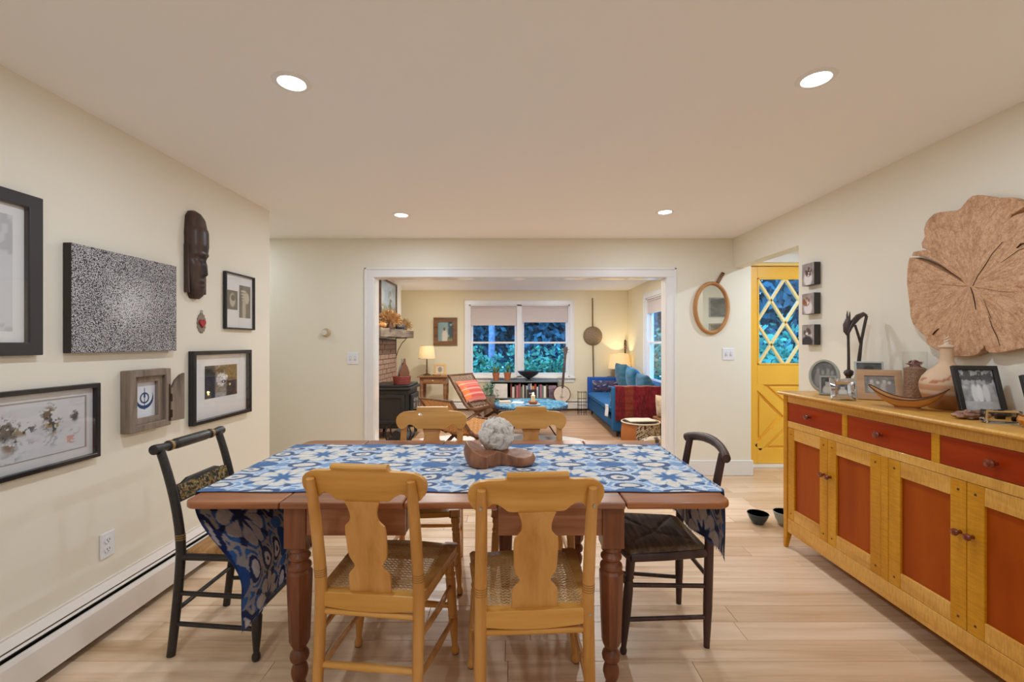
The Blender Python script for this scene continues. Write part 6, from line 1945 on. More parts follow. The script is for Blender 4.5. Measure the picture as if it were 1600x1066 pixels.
# boxed stack lying at the bookcase end and record sleeve
t = thing('magazine_box', 'patterned purple storage box at the banjo end of the bookcase', 'box', (x_ + .085, BYF + .10, .285))
wbx = min(.83 - x_, .14)
MB().box(-wbx / 2, wbx / 2, -.08, .12, 0, .20).build('box_body', plain('box_purple', S(104, 84, 100), .7, .2, 30, var=.6), t, bevel=.002)
MB().box(-wbx / 2 - .002, wbx / 2 + .002, -.082, .122, .16, .225).build('lid', plain('box_purple_lid', S(150, 120, 130), .7, .2, 30, var=.5), t, bevel=.002)
for k in range(4):
    t = thing('record_sleeve', ('white record sleeve, frontmost of the bookcase row', 'second record sleeve behind the white one', 'third record sleeve in the bookcase row', 'rearmost record sleeve in the bookcase row')[k], 'record sleeve', (-.215, BYF + .02 + .022 * k, .285), R(3), 'record sleeves in the bookcase')
    MB().box(-.13, .13, 0, .004, 0, .262 - .006 * k).build('sleeve', plain('sleeve_white', S(222, 212, 202), .6, .0, 12, var=.1), t)
    MB().lathe([(0, 0), (.118, 0), (.118, .0015), (0, .0015)], 28, Tm(.012, .003, .131) @ Rm('X', 90)).build('record', M_DARK, t)
# dark framed little sign in front of the books
t = thing('small_dark_plaque', 'small dark plaque leaning against the books', 'plaque', (.155 + .21, BYF + .008, .285), 0)
MB().box(-.09, .09, 0, .012, 0, .155).build('board', plain('plaque_dark', S(50, 44, 52), .5), t, bevel=.002)
b = MB()
for q, (xx, ww_) in enumerate(((-.045, .012), (-.028, .008), (-.012, .014), (.008, .010), (.024, .012), (.040, .008))): b.box(xx, xx + ww_, -.0015, 0, .075, .098 - .004 * (q % 2))
b.build('lettering', plain('plaque_letters', S(206, 196, 206), .6), t)
# potted plants
M_TERRA = plain('terracotta', S(176, 104, 66), .8, .1, 60, var=.12)
def potted(label, loc, r_, h, kind):
    t = thing('potted_plant', label, 'plant', loc, 0, 'potted plants on the bookcase')
    MB().lathe([(0, 0), (r_ * .72, 0), (r_ * .92, h * .78), (r_, h * .78), (r_ * 1.02, h), (r_ * .93, h), (r_ * .9, h * .86), (0, h * .86)], 24).build('pot', M_TERRA, t, smooth=True)
    MB().lathe([(0, h * .865), (r_ * .88, h * .865), (0, h * .90)], 20).build('soil', plain('soil', S(60, 44, 34), .95), t)
    b = MB()
    rs = random.Random(hash(kind) % 7 + 3 if not isinstance(kind, int) else kind)
    for k in range(16 if kind == 1 else 26):
        a = rs.uniform(0, 6.28); ln = rs.uniform(.08, .19) if kind == 1 else rs.uniform(.06, .15); o_ = rs.uniform(.02, .09)
        base = Vector((0.01 * math.cos(a), .01 * math.sin(a), h * .88)); tip = base + Vector((o_ * math.cos(a), o_ * math.sin(a), ln)); sd = Vector((-math.sin(a), math.cos(a), 0)) * (.008 if kind == 1 else .014)
        md = base.lerp(tip, .55) + Vector((0, 0, .012))
        b.add([tuple(base), tuple(md - sd), tuple(tip), tuple(md + sd)], [(0, 1, 2, 3)])
    b.build('leaves', plain('plant_leaf_%d' % kind, S(74, 110, 62) if kind == 1 else S(112, 128, 70), .55, var=.3, scale=20), t, kind='stuff')
potted('spindly plant in a round terracotta pot on the bookcase', (at(775, 595, 8.28)[0], 8.28, BZT), .068, .145, 2)
potted('spiky plant in a terracotta pot with saucer on the bookcase', (at(793, 595, 8.28)[0], 8.28, BZT), .070, .155, 1)
t = thing('black_bowl', 'wide black bowl on a small foot on the bookcase', 'bowl', (at(826, 593, 8.25)[0], 8.25, BZT))
MB().lathe([(0, 0), (.06, 0), (.055, .02), (.025, .03), (.03, .042), (.10, .075), (.17, .125), (.213, .178), (.207, .178), (.16, .128), (.09, .085), (0, .06)], 36).build('bowl', plain('bowl_black', S(36, 42, 44), .3, .1, 40), t, smooth=True)
# trailing plant in a woven pot on the floor, beside the bookcase
t = thing('trailing_plant', 'trailing variegated plant in a woven pot beside the bookcase', 'plant', (at(764, 600, 7.95)[0] , 7.92, 0))
MB().lathe([(0, 0), (.085, 0), (.11, .20), (.12, .36), (.11, .36), (.10, .30), (0, .30)], 24).build('pot', plain('basket_pot', S(150, 124, 100), .8, .5, 60, var=.3), t, smooth=True)
b = MB()
for k in range(26):
    a = random.uniform(0, 6.28); r0 = random.uniform(.06, .16)
    pts_ = [(0.03 * math.cos(a), .03 * math.sin(a), .34), (r0 * .6 * math.cos(a), r0 * .6 * math.sin(a), .46 + random.uniform(0, .10)), (r0 * 1.2 * math.cos(a), r0 * 1.2 * math.sin(a), .36 + random.uniform(-.1, .1)), (r0 * 1.35 * math.cos(a), r0 * 1.35 * math.sin(a), .20 + random.uniform(-.06, .1))]
    b.tube(pts_, .002, 4)
    for q in range(1, 4):
        for e in range(2):
            c = Vector(pts_[q]) + Vector((random.uniform(-.02, .02), random.uniform(-.02, .02), random.uniform(-.02, .02))); sd = Vector((random.uniform(-1, 1), random.uniform(-1, 1), random.uniform(-.6, .6))).normalized() * .03; up = sd.orthogonal().normalized() * .014
            b.add([tuple(c - sd), tuple(c - up), tuple(c + sd), tuple(c + up)], [(0, 1, 2, 3)])
b.build('leaves', plain('variegated_leaf', S(96, 130, 104), .5, var=.55, scale=18), t, kind='stuff')
# banjo
bx, by = at(875, 617, 7.75)[0], 7.78
t = thing('banjo', 'banjo with pale round head leaning by the bookcase', 'banjo', (bx, by, 0))
T = Rm('X', -9) @ Rm('Y', 6)
def bj(o): o.matrix_basis = Tm(0, 0, .02) @ T; return o
zc = .375
M_BW = wood('banjo_wood', S(50, 32, 24), S(76, 50, 38), S(100, 70, 54), 'Z', 6, 8, .35)
bj(MB().lathe([(.150, -.035), (.156, -.03), (.156, .03), (.150, .035), (.142, .035), (.142, -.035), (.150, -.035)], 44, Tm(0, 0, zc) @ Rm('X', 90)).build('rim', M_BW, t, smooth=True))
bj(MB().lathe([(0, .030), (.144, .030), (.144, .033), (0, .033)], 44, Tm(0, 0, zc) @ Rm('X', 90)).build('drum_head', plain('banjo_skin', S(196, 178, 160), .6, .05, 10, var=.08), t))
bj(MB().box(-.022, .022, -.034, -.012, zc + .10, zc + .70).build('neck', M_BW, t, bevel=.006))
bj(MB().prism([(-.022, zc + .70), (.022, zc + .70), (.040, zc + .80), (.025, zc + .86), (0, zc + .845), (-.025, zc + .86), (-.040, zc + .80)], -.030, -.014).build('peghead', M_BW, t, bevel=.003))
b = MB()
for s in (-1, 1):
    for zz in (.76, .81): b.tube([(s * .03, -.022, zc + zz), (s * .062, -.022, zc + zz)], [.004, .008], 8)
b.tube([(.02, -.022, zc + .42), (.055, -.022, zc + .42)], [.004, .008], 8)
bj(b.build('tuning_pegs', plain('peg_ivory', S(190, 180, 160), .4), t, smooth=True))
b = MB()
for q in range(5): b.tube([(-.012 + .006 * q, -.040, zc - .09), (-.012 + .006 * q, -.038, zc + .76)], .0006, 4)
b.box(-.035, .035, -.042, -.032, zc - .05, zc - .042)
bj(b.build('strings', plain('string_steel', S(170, 166, 160), .3, metal=1), t))
bj(MB().tube([(0, 0, zc - .156), (0, 0, -.005)], .008, 8).build('end_pin', M_BW, t, smooth=True))

# ================================================================ round blue table with candle and books
tx, ty, tz = .26, 5.98, .485
t = thing('coffee_table', 'round blue mosaic topped table on black iron legs', 'table', (tx, ty, 0))
m, nt, bs = new_mat('blue_mosaic')
tc = N(nt, 'ShaderNodeTexCoord'); vo = N(nt, 'ShaderNodeTexVoronoi'); vo.inputs['Scale'].default_value = 34; nt.links.new(tc.outputs['Object'], vo.inputs['Vector'])
rp = ramp(nt, [(.0, S(44, 92, 140)), (.5, S(84, 150, 190)), (1., S(140, 196, 214))]); sep = N(nt, 'ShaderNodeSeparateColor'); nt.links.new(vo.outputs['Color'], sep.inputs[0]); nt.links.new(sep.outputs[0], rp.inputs['Fac']); nt.links.new(rp.outputs['Color'], bs.inputs['Base Color']); bs.inputs['Roughness'].default_value = .18
MB().lathe([(0, tz - .022), (.485, tz - .022), (.492, tz - .012), (.490, tz), (0, tz)], 56).build('table_top', m, t, smooth=True)
b = MB()
for k in range(3):
    a = R(20 + 120 * k)
    c_, s_ = math.cos(a), math.sin(a)
    b.tube([(.34 * c_, .34 * s_, tz - .022), (.20 * c_, .20 * s_, .26), (.36 * c_, .36 * s_, .03), (.44 * c_, .44 * s_, .0)], .010, 8)
b.tube([(.2 * math.cos(2 * math.pi * k / 24), .2 * math.sin(2 * math.pi * k / 24), .26) for k in range(24)], .008, 6, closed=True)
b.build('iron_legs', M_BLACKIRON, t, smooth=True)
b = MB()
for k in range(72):
    a = 2 * math.pi * k / 72; b.tube([(.486 * math.cos(a), .486 * math.sin(a), tz - .022), (.486 * math.cos(a), .486 * math.sin(a), tz - .05)], .007, 5)
b.build('edge_fringe', plain('fringe_blue', S(52, 84, 130), .6), t)
t = thing('candle_holder', 'lit candle stub in a terracotta dish on the round table', 'candle', (at(833, 642, 5.80)[0], 5.80, tz))
MB().lathe([(0, 0), (.085, 0), (.10, .010), (.098, .014), (.06, .012), (0, .012)], 30).build('saucer', plain('saucer_pale', S(196, 190, 196), .4), t, smooth=True)
MB().lathe([(0, .012), (.048, .012), (.066, .042), (.062, .050), (.055, .042), (0, .03)], 30).build('dish', plain('dish_clay', S(150, 84, 50), .6), t, smooth=True)
MB().lathe([(0, .03), (.026, .03), (.027, .10), (.030, .125), (.022, .128), (0, .120)], 20).build('candle', plain('wax', S(240, 214, 160), .5), t, smooth=True)
MB().ball((0, 0, .150), (.010, .010, .024), 12, 10, lambda d: 1 - .35 * max(0, d[2])).build('flame', emissive('flame_glow', (1, .66, .26, 1), 22), t, smooth=True)
lamp('candle_light', 'POINT', (0, 0, .165), .35, (1, .6, .28), t, .012)
for k, (px, c, lb, wz) in enumerate(((789, (206, 178, 160), 'pink covered book lying on the round table', .03), (809, (228, 228, 232), 'white magazine lying on the round table', .008))):
    t = thing('book', lb, 'book', (at(px, 632, 5.95)[0], 5.97 + .03 * k, tz), R(8 - 20 * k), 'books on the round table')
    b = MB().box(-.075, .075, -.08, .08, 0, .002).box(-.075, .075, -.08, .08, wz - .002, wz).box(-.075, -.072, -.08, .08, .002, wz - .002); b.build('cover', plain('tablebook_%d' % k, S(*c), .5), t)
    MB().box(-.072, .072, -.077, .077, .002, wz - .002).build('pages', M_PAGES, t)

# ================================================================ sofa and its cushions
M_SOFA = plain('sofa_blue', S(42, 92, 138), .85, .25, 700, var=.08, spec=.2)
M_SOFA2 = plain('sofa_blue_arm', S(46, 86, 158), .85, .25, 700, var=.08, spec=.2)
SX0, SX1, SY0, SY1 = 1.385, 2.20, 6.05, 8.15
t = thing('sofa', 'blue two seat sofa with boxy arms along the window wall', 'sofa', ((SX0 + SX1) / 2, (SY0 + SY1) / 2, 0))
cxs, cys = (SX0 + SX1) / 2, (SY0 + SY1) / 2
def sfb(name, x0, x1, y0, y1, z0, z1, bev=.02, mat=M_SOFA): return MB().box(x0 - cxs, x1 - cxs, y0 - cys, y1 - cys, z0, z1).build(name, mat, t, bevel=bev, seg=3, smooth=True)
sfb('seat_base', SX0 + .01, SX1, SY0 + .13, SY1 - .13, .10, .30); sfb('back_rest', SX1 - .20, SX1, SY0 + .05, SY1 - .05, .10, .72, .03)
sfb('arm', SX0, SX1, SY0, SY0 + .13, .08, .695); sfb('arm', SX0, SX1, SY1 - .13, SY1, .08, .675, .02, M_SOFA2)
ym_ = (SY0 + SY1) / 2
def cushion(name, x0, x1, y0, y1, z0, z1): 
    b = MB(); 
    def fn(u, v, s): 
        a, c = 2 * u - 1, 2 * v - 1; e = (max(0, 1 - a ** 6) * max(0, 1 - c ** 6)) ** .5
        return ((x0 + x1) / 2 + a * (x1 - x0) / 2 - cxs, (y0 + y1) / 2 + c * (y1 - y0) / 2 - cys, (z0 + z1) / 2 + s * (z1 - z0) / 2 * (.35 + .65 * e))
    b.grid(18, 18, lambda u, v: fn(u, v, 1)); b.grid(18, 18, lambda u, v: fn(u, v, -1), flip=True)
    for q in range(18):
        for (fa, fb_) in (((q / 18, 0), ((q + 1) / 18, 0)), (((q + 1) / 18, 1), (q / 18, 1)), ((1, q / 18), (1, (q + 1) / 18)), ((0, (q + 1) / 18), (0, q / 18))):
            b.add([fn(*fa, -1), fn(*fb_, -1), fn(*fb_, 1), fn(*fa, 1)], [(0, 1, 2, 3)])
    return b.build(name, M_SOFA, t, smooth=True, angle=60)
cushion('seat_cushion', SX0 - .01, SX1 - .18, SY0 + .13, ym_, .29, .43); cushion('seat_cushion', SX0 - .01, SX1 - .18, ym_, SY1 - .13, .29, .43)
for (x_, y_) in ((SX0 + .08, SY0 + .09), (SX1 - .08, SY0 + .09), (SX0 + .08, SY1 - .09), (SX1 - .08, SY1 - .09)):
    MB().lathe([(.014, 0), (.026, .11)], 12, Tm(x_ - cxs, y_ - cys, 0)).build('leg', plain('leg_dark', S(44, 30, 24), .4), t, smooth=True)
def tealfn(c, seed): return lambda u, v: np.array(c, float) * (.75 + .5 * fbm(u * 1.0, v * 3, 4, seed))[..., None]
pillow('sofa_cushion', 'teal velvet back cushion at the far end of the sofa', (1.93, 7.62, .70), (R(12), R(0), R(-86)), .58, .50, .22, tealfn((56, 104, 122), 301), 'cushion')
pillow('sofa_cushion.001', 'blue green slumped back cushion in the middle of the sofa', (1.95, 7.02, .68), (R(14), R(3), R(-93)), .56, .48, .24, tealfn((52, 108, 136), 302), 'cushion')
pillow('sofa_cushion.002', 'plain blue back cushion at the near end of the sofa', (1.95, 6.46, .64), (R(14), R(0), R(-90)), .50, .42, .22, tealfn((54, 98, 122), 303), 'cushion')
def bluepat(u, v):
    img = np.zeros(u.shape + (3,)) + np.array((52, 58, 92.)); n_ = fbm(u, v, 7, 311)
    img = mixc(img, (96, 76, 92), (n_ > .55) * .8); img = mixc(img, (150, 170, 190), (fbm(u, v, 9, 312) > .68) * .9)
    return img
pillow('bolster_pillow', 'dark blue patterned pillow lying by the far sofa arm', (1.66, 7.86, .515), (R(14), 0, R(-8)), .46, .24, .16, bluepat)
pillow('teal_pillow', 'small teal pillow standing on the near seat cushion', (1.47, 6.27, .50), (R(10), 0, R(4)), .16, .26, .14, tealfn((46, 100, 124), 305))
# red throw over the near arm
def redweave(u, v):
    img = np.zeros(u.shape + (3,)) + np.array((112, 28, 36.))
    img = img * (.75 + .5 * vnoise(u * 2, v, 26, 321))[..., None]
    img = mixc(img, (140, 84, 40), ((u > .18) & (u < .36)) * (.35 + .25 * vnoise(u, v, 40, 322))); img = mixc(img, (96, 20, 34), (np.abs((v * 9) % 1 - .5) < .12) * .35)
    return img
nu_, nv_ = 50, 70
U, V = np.meshgrid(np.linspace(0, 1, nu_ + 1), np.linspace(0, 1, nv_ + 1), indexing='ij')
b = MB()
def throw(u, v, off=0):
    x = SX0 + .03 + u * .70; L = v * (.47 + .15 + .25)
    if L < .47: y_, z_ = SY0 - .008 - .006 * math.sin(u * 30) * (1 - v), .235 + L
    elif L < .62: y_, z_ = SY0 - .008 + (L - .47), .703 + .004 * math.sin(u * 22)
    else: y_, z_ = SY0 + .145, .703 - (L - .62)
    return (x, y_ + off, z_ + off * .5)
b.grid(nu_, nv_, throw); b.grid(nu_, nv_, lambda u, v: throw(u, v, -.004), flip=True)
c_ = [tuple(c) for c in lin_np(redweave(U, V)).reshape(-1, 3)]
b.c = c_ + c_
tag(b.build('throw_blanket', painted('wool_throw', .95, .3, 600, .05, .3), smooth=True), 'red and gold woven blanket hung over the near sofa arm', 'blanket')
# white cloth corner on the seat
o = tag(MB().grid(12, 12, lambda u, v: (1.345 + .0 * u + .004 * math.sin(v * 5), 6.19 + .20 * u, .435 - .17 * v - .02 * u)).build('white_cloth', plain('white_cotton', S(220, 216, 216), .9, .2, 200), smooth=True), 'white cloth hanging from the near seat cushion', 'cloth')
mod = o.modifiers.new('solid', 'SOLIDIFY'); mod.thickness = .006
# end table with lamp behind the sofa, carved post
t = thing('end_table', 'small dark end table between the sofa and window wall', 'table', (2.03, 8.37, 0))
MB().box(-.19, .19, -.17, .17, .635, .66).build('table_top', M_OAK, t, bevel=.004)
for sx in (-1, 1):
    for sy in (-1, 1): MB().box(sx * .16 - .016, sx * .16 + .016, sy * .14 - .016, sy * .14 + .016, 0, .635).build('leg', M_OAK, t, bevel=.003)
def base_gourd(t):
    MB().lathe([(0, 0), (.085, 0), (.088, .01), (.08, .03), (.05, .055), (.03, .065), (.018, .08), (.016, .10)], 24).build('lamp_base', plain('base_white', S(226, 206, 180), .3), t, smooth=True)
    MB().lathe([(.014, .10), (.022, .105), (.016, .12), (.010, .14), (.010, .20), (0, .22)], 16).build('lamp_neck', plain('brass2', S(196, 150, 70), .3, metal=.9), t, smooth=True)
lx2 = at(968, 586, 8.36)[0]
table_lamp('lit table lamp with wide cream shade behind the blue sofa', (lx2, 8.36, .66), base_gourd, .215, .165, .155, .44, P_TABLE_LAMP)
px_ = at(978, 546, 8.5)[0]
t = thing('carved_post', 'dark knobbly carved post standing behind the wide lamp', 'carving', (px_, 8.562, 0))
MB().lathe([(.03, 0), (.032, .02), (.018, .04), (.016, 1.18), (.026, 1.20), (.018, 1.225), (.028, 1.245), (.018, 1.268), (.027, 1.29), (.017, 1.31), (.024, 1.33), (.010, 1.36), (0, 1.365)], 14).build('post', M_BW, t, smooth=True)
# wall instrument: gourd disc on a long stick
gx_ = at(926.5, 525, YW - .04)
t = thing('gourd_instrument', 'long stick instrument with round gourd disc on the wall', 'instrument', (gx_[0], YW - .012, gx_[2]))
M_GRD = plain('gourd_brown', S(138, 116, 90), .6, .2, 40, var=.2)
MB().lathe([(0, .065), (.08, .060), (.14, .042), (.178, .015), (.185, .004), (.17, 0), (0, 0)], 40, Rm('X', 90)).build('gourd_disc', M_GRD, t, smooth=True)
z1_, z0_ = at(926, 466, YW - .04)[2] - gx_[2], at(926, 590, YW - .04)[2] - gx_[2]
MB().tube([(-.008, -.02, z1_), (-.004, -.02, 0), (.012, -.02, z0_)], [.011, .014, .012], 10).build('stick', wood('stick_wood', S(80, 60, 42), S(112, 90, 66), S(130, 108, 84), 'Z', 5, 8, .6), t, smooth=True)
b = MB()
for dx, dz in ((-.075, .06), (.065, .06), (-.07, -.065), (.07, -.07)): b.tube([(dx + .017 * math.cos(q * .6), -.050, dz + .017 * math.sin(q * .6)) for q in range(11)], .004, 5, closed=True)
b.build('sound_rings', plain('ring_dark', S(92, 74, 54), .6), t)
# wire rack by the sofa, basket, textiles
t = thing('wire_rack', 'slim black wire rack standing by the sofa arm', 'rack', (at(911, 640, 7.9)[0], 7.95, 0))
b = MB()
for x_ in (-.07, -.023, .023, .07): b.tube([(x_, 0, 0), (x_, 0, .42)], .004, 6)
for z_ in (.05, .17, .29, .41): b.tube([(-.075, 0, z_), (.075, 0, z_)], .004, 6); b.tube([(-.075, 0, z_), (-.075, .12, z_), (.075, .12, z_), (.075, 0, z_)], .003, 6)
for x_ in (-.07, .07): b.tube([(x_, .12, 0), (x_, .12, .42)], .004, 6)
b.build('wire_frame', M_BLACKIRON, t, smooth=True)
bkx, bky = at(1001, 670, 5.60)[0], 5.60
t = thing('woven_basket', 'round woven basket in brown and cream beside the sofa', 'basket', (bkx, bky, 0))
nb, zb_ = 144, 22
v = []; cc = []; f = []
for j in range(zb_ + 1):
    for k in range(nb):
        a = 2 * math.pi * k / nb
        r_ = .205 + .035 * math.sin(math.pi * (.25 + .6 * j / zb_)) + .004 * (1 if (j + k) % 2 else -1)
        v.append((r_ * math.cos(a), r_ * math.sin(a), .30 * j / zb_))
        plainside = (math.cos(a - R(205)) > .80)
        on_ = ((k // 2 + j) % 2 == 0) ^ (random.random() < .25)
        cc.append(tuple(lin_np((176, 108, 56) if plainside else ((206, 182, 150) if on_ else (70, 46, 34)))))
for j in range(zb_):
    for k in range(nb): f.append((j * nb + k, j * nb + (k + 1) % nb, (j + 1) * nb + (k + 1) % nb, (j + 1) * nb + k))
f.append(tuple(reversed(range(nb))))
b = MB(); b.add(v, f); b.c = cc; b.build('basket_weave', painted('basket_strip', .75, .3, 300), t, smooth=True)
MB().tube([(.235 * math.cos(2 * math.pi * k / 48), .235 * math.sin(2 * math.pi * k / 48), .302) for k in range(48)], .010, 8, closed=True).build('rim', plain('rim_cream', S(204, 184, 158), .7), t, smooth=True)
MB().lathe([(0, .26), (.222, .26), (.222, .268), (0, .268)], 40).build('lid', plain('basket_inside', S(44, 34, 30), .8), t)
t = thing('folded_paper', 'folded cream newspaper lying on the woven basket', 'newspaper', (bkx - .01, bky, .302), R(6))
MB().box(-.165, .165, -.12, .10, .012, .030).build('pages', plain('newsprint', S(218, 200, 184), .8, .1, 60, var=.08), t, bevel=.008, seg=3)
MB().box(-.19, .17, -.13, .11, .0, .012).build('dark_folder', plain('folder_dark', S(46, 40, 38), .6), t, bevel=.003)
def leopard(u, v):
    img = np.zeros(u.shape + (3,)) + np.array((196, 180, 160.)); return mixc(img, (72, 58, 50), (fbm(u, v, 9, 331) > .56) * .9)
pillow('patterned_cushion', 'speckled cushion on the floor by the opening jamb', (1.615, 5.15, .13), (R(62), 0, R(20)), .34, .30, .14, leopard)
pillow('round_cushion', 'beige round cushion beside the near sofa arm', (1.985, 5.72, .47), (R(8), 0, R(-50)), .26, .30, .16, tealfn((196, 172, 146), 341))
t = thing('storage_chest', 'low dark chest under the beige round cushion', 'chest', (2.06, 5.70, 0))
MB().box(-.17, .17, -.2, .2, .02, .29).build('chest_body', M_OAK, t, bevel=.006); MB().box(-.18, .18, -.21, .21, .29, .325).build('lid', M_OAK, t, bevel=.006)
# hide rug and parcels on the living room floor
n = 64
poly = [((.95 + .16 * math.sin(3 * a) + .12 * math.sin(5 * a + 1)) * math.cos(a), (.66 + .10 * math.sin(4 * a)) * math.sin(a)) for a in [2 * math.pi * k / n for k in range(n)]]
b = MB(); rings = 16; v = [(0, 0, .006)]; uv = [(0, 0)]
for r_ in range(1, rings + 1):
    for x, y_ in poly: v.append((x * r_ / rings, y_ * r_ / rings, .006 if r_ < rings else .0)); uv.append((x * r_ / rings, y_ * r_ / rings))
f = [(0, 1 + k, 1 + (k + 1) % n) for k in range(n)]
for r_ in range(rings - 1): f += [(1 + r_ * n + k, 1 + (r_ + 1) * n + k, 1 + (r_ + 1) * n + (k + 1) % n, 1 + r_ * n + (k + 1) % n) for k in range(n)]
ua = np.array(uv); cimg = np.zeros((len(uv), 3)) + np.array((224, 214, 206.)); cimg = mixc(cimg, (166, 104, 66), (fbm(ua[:, 0] + 3, ua[:, 1] + 3, 2.2, 351) > .52) * 1.0)
b.add(v, f); b.c = [tuple(c) for c in lin_np(cimg)]
o = tag(b.build('hide_rug', painted('hide', .9, .4, 300, .1, .3), smooth=True), 'brown and white hide rug on the living room floor', 'rug'); o.location = (-.15, 5.75, .0)
def paperbag(label, x, y_, c, rz):
    t = thing('floor_cushion', label, 'floor cushion', (x, y_, .008), R(rz))
    b = MB().ball((0, 0, .10), (.20, .18, .10), 24, 12, lambda d: 1 + .05 * math.sin(6 * d[0] + 2)); b.build('cover', plain('floorcush_%d' % c[0], S(*c), .9, .3, 60, var=.2), t, smooth=True)
    MB().tube([(.197 * math.cos(2 * math.pi * k / 30), .177 * math.sin(2 * math.pi * k / 30), .10) for k in range(30)], .008, 6, closed=True).build('piping', plain('piping_%d' % c[0], S(*[int(q * .8) for q in c]), .9), t, smooth=True)
paperbag('rust coloured floor cushion behind the far dining chairs', -.36, 4.95, (190, 122, 82), 10)
paperbag('grey blue floor cushion seen behind the nearer sofa side chair', .26, 4.95, (150, 160, 190), 40)

# ================================================================ outside: ground, hedge shrubs, trees in the dusk
struct(tag(MB().box(-9, 14, YW + .3, 24, -.6, -.55).build('ground', plain('lawn_dark', S(46, 74, 52), .9, .5, 8, var=.4)), 'dark lawn outside the windows', 'ground'))
struct(tag(MB().box(2.45, 14, 4.78, YW + .3, -.6, -.55).build('ground.001', MATS['lawn_dark']), 'dark lawn outside the entry door', 'ground'))
def shrub(label, loc, r, n, key, c, group, leaf=.07):
    t = thing('shrub', label, 'shrub', loc, 0, group)
    V_ = []; F_ = []
    rs = np.random.default_rng(int(abs(loc[0]) * 100 + loc[1] * 10))
    d = rs.normal(size=(n, 3)); d /= np.linalg.norm(d, axis=1)[:, None]; d[:, 2] = np.abs(d[:, 2]) * 1.0
    rad = rs.uniform(.62, 1.0, n) * (1 + .22 * np.sin(d[:, 0] * 6 + loc[0]) * np.cos(d[:, 1] * 5 + 2))
    pts_ = d * rad[:, None] * np.array(r)
    e1 = rs.normal(size=(n, 3)); e1 /= np.linalg.norm(e1, axis=1)[:, None]
    e2 = np.cross(e1, rs.normal(size=(n, 3))); e2 /= np.linalg.norm(e2, axis=1)[:, None] + 1e-9
    s_ = rs.uniform(.6, 1.3, n)[:, None] * leaf
    q = np.stack([pts_ - e1 * s_, pts_ - e2 * s_ * .5, pts_ + e1 * s_, pts_ + e2 * s_ * .5], axis=1).reshape(-1, 3)
    b = MB(); b.v = [tuple(x) for x in q]; b.f = [(4 * k, 4 * k + 1, 4 * k + 2, 4 * k + 3) for k in range(n)]
    b.build('foliage', plain('leaf_' + key, S(*c), .6, var=.35, scale=3), t, kind='stuff')
    b = MB()
    for k in range(5):
        a = k * 1.25; b.tube([(0.04 * math.cos(a), .04 * math.sin(a), 0), (.4 * r[0] * math.cos(a), .4 * r[1] * math.sin(a), r[2] * .6)], [.03, .012], 6)
    b.build('stems', plain('bark_dark', S(60, 50, 44), .9), t)
    return t
GZ = -.55
fol = [(-2.2, 11.4, 1.25, 1.1, 2.0), (-.7, 10.9, 1.0, .8, 1.55), (.4, 11.2, 1.0, .9, 1.6), (1.5, 10.8, 1.0, .8, 1.75), (2.8, 11.3, 1.2, 1.0, 2.0), (4.2, 11.6, 1.3, 1.0, 2.2)]
side_ = ['leftmost', 'second', 'third', 'fourth', 'fifth', 'sixth']
for k, (x, y_, a, b_, c) in enumerate(fol):
    shrub('%s leafy shrub in the hedge outside the double window' % side_[k], (x, y_, GZ), (a, b_, c), 3200, 'hedge', (92, 164, 124), 'hedge shrubs outside the double window', .075)
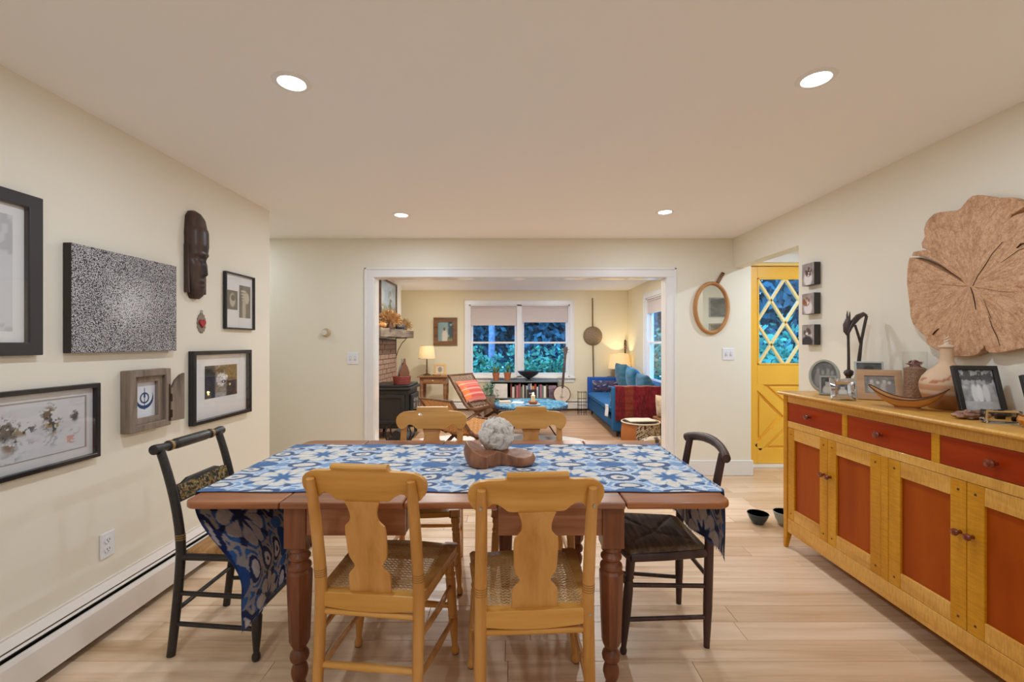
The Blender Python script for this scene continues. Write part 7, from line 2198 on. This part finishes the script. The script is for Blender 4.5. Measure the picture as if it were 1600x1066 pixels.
def tree(label, loc, h, r, cr, n, key, c, bark, group, leaf=.13):
    t = thing('tree', label, 'tree', loc, 0, group)
    MB().tube([(0, 0, 0), (.03, 0, h * .35), (-.02, .02, h * .7), (0, 0, h)], [r, r * .85, r * .6, r * .3], 12).build('trunk', bark, t, smooth=True)
    rs = np.random.default_rng(int(abs(loc[0]) * 77 + loc[1] * 13))
    V_ = []
    lo_ = .62 if 'birch' in label else .12
    for q in range(14):
        cc_ = np.array((rs.uniform(-.5, .5) * cr, rs.uniform(-.35, .35) * cr, h * (lo_ + (1 - lo_) * (q + .5) / 14)))
        d = rs.normal(size=(n // 14, 3)); d /= np.linalg.norm(d, axis=1)[:, None]
        V_.append(cc_ + d * rs.uniform(.4, 1, n // 14)[:, None] * cr * .5)
    P_ = np.concatenate(V_); m_ = len(P_)
    e1 = rs.normal(size=(m_, 3)); e1 /= np.linalg.norm(e1, axis=1)[:, None]; e2 = np.cross(e1, rs.normal(size=(m_, 3))); e2 /= np.linalg.norm(e2, axis=1)[:, None] + 1e-9
    q = np.stack([P_ - e1 * leaf, P_ - e2 * leaf * .5, P_ + e1 * leaf, P_ + e2 * leaf * .5], axis=1).reshape(-1, 3)
    b = MB(); b.v = [tuple(x) for x in q]; b.f = [(4 * k, 4 * k + 1, 4 * k + 2, 4 * k + 3) for k in range(m_)]
    b.build('crown', plain('leaf_' + key, S(*c), .7, var=.35, scale=2), t, kind='stuff')
BARK_B = plain('birch_bark', S(150, 150, 160), .8, .3, 12, var=.35)
BARK_D = plain('bark_tree', S(56, 50, 50), .9, .5, 20)
tree('pale trunked birch tree outside the double window', (at(767, 540, 13.0)[0], 13.0, GZ), 6.2, .11, 2.0, 2400, 'wood', (66, 112, 116), BARK_B, 'trees outside')
for k, (x, y_) in enumerate(((-4.0, 15.5), (-1.4, 16.4), (1.2, 15.6), (3.8, 16.2), (6.4, 15.2), (-0.2, 19.5), (2.6, 19.8))):
    tree('%s dark tree in the dusk beyond the hedge' % ('first', 'second', 'third', 'fourth', 'fifth', 'sixth', 'seventh')[k], (x, y_, GZ), 7.0 - .3 * (k % 3), .15, 2.2, 7000, 'wood', (66, 112, 116), BARK_D, 'trees outside', .15)
for k, (x, y_, a, b_, c) in enumerate(((4.3, 7.6, .9, .8, 1.9), (5.3, 8.3, 1.0, .9, 2.1), (4.9, 6.9, .8, .8, 1.7), (6.4, 8.6, 1.1, 1.0, 2.4), (6.0, 7.0, 1.0, 1.0, 2.0))):
    shrub('%s teal green shrub outside the entry door' % side_[k], (x, y_, GZ), (a, b_, c), 3200, 'entry', (96, 170, 136), 'shrubs outside the entry door', .075)
for k, (x, y_) in enumerate(((7.4, 11.6), (9.4, 10.0), (9.0, 13.0))):
    tree('%s tall tree beyond the entry shrubs' % ('first', 'second', 'third')[k], (x, y_, GZ), 6.8, .16, 2.2, 7000, 'wood', (66, 112, 116), BARK_D, 'trees beyond the entry', .15)
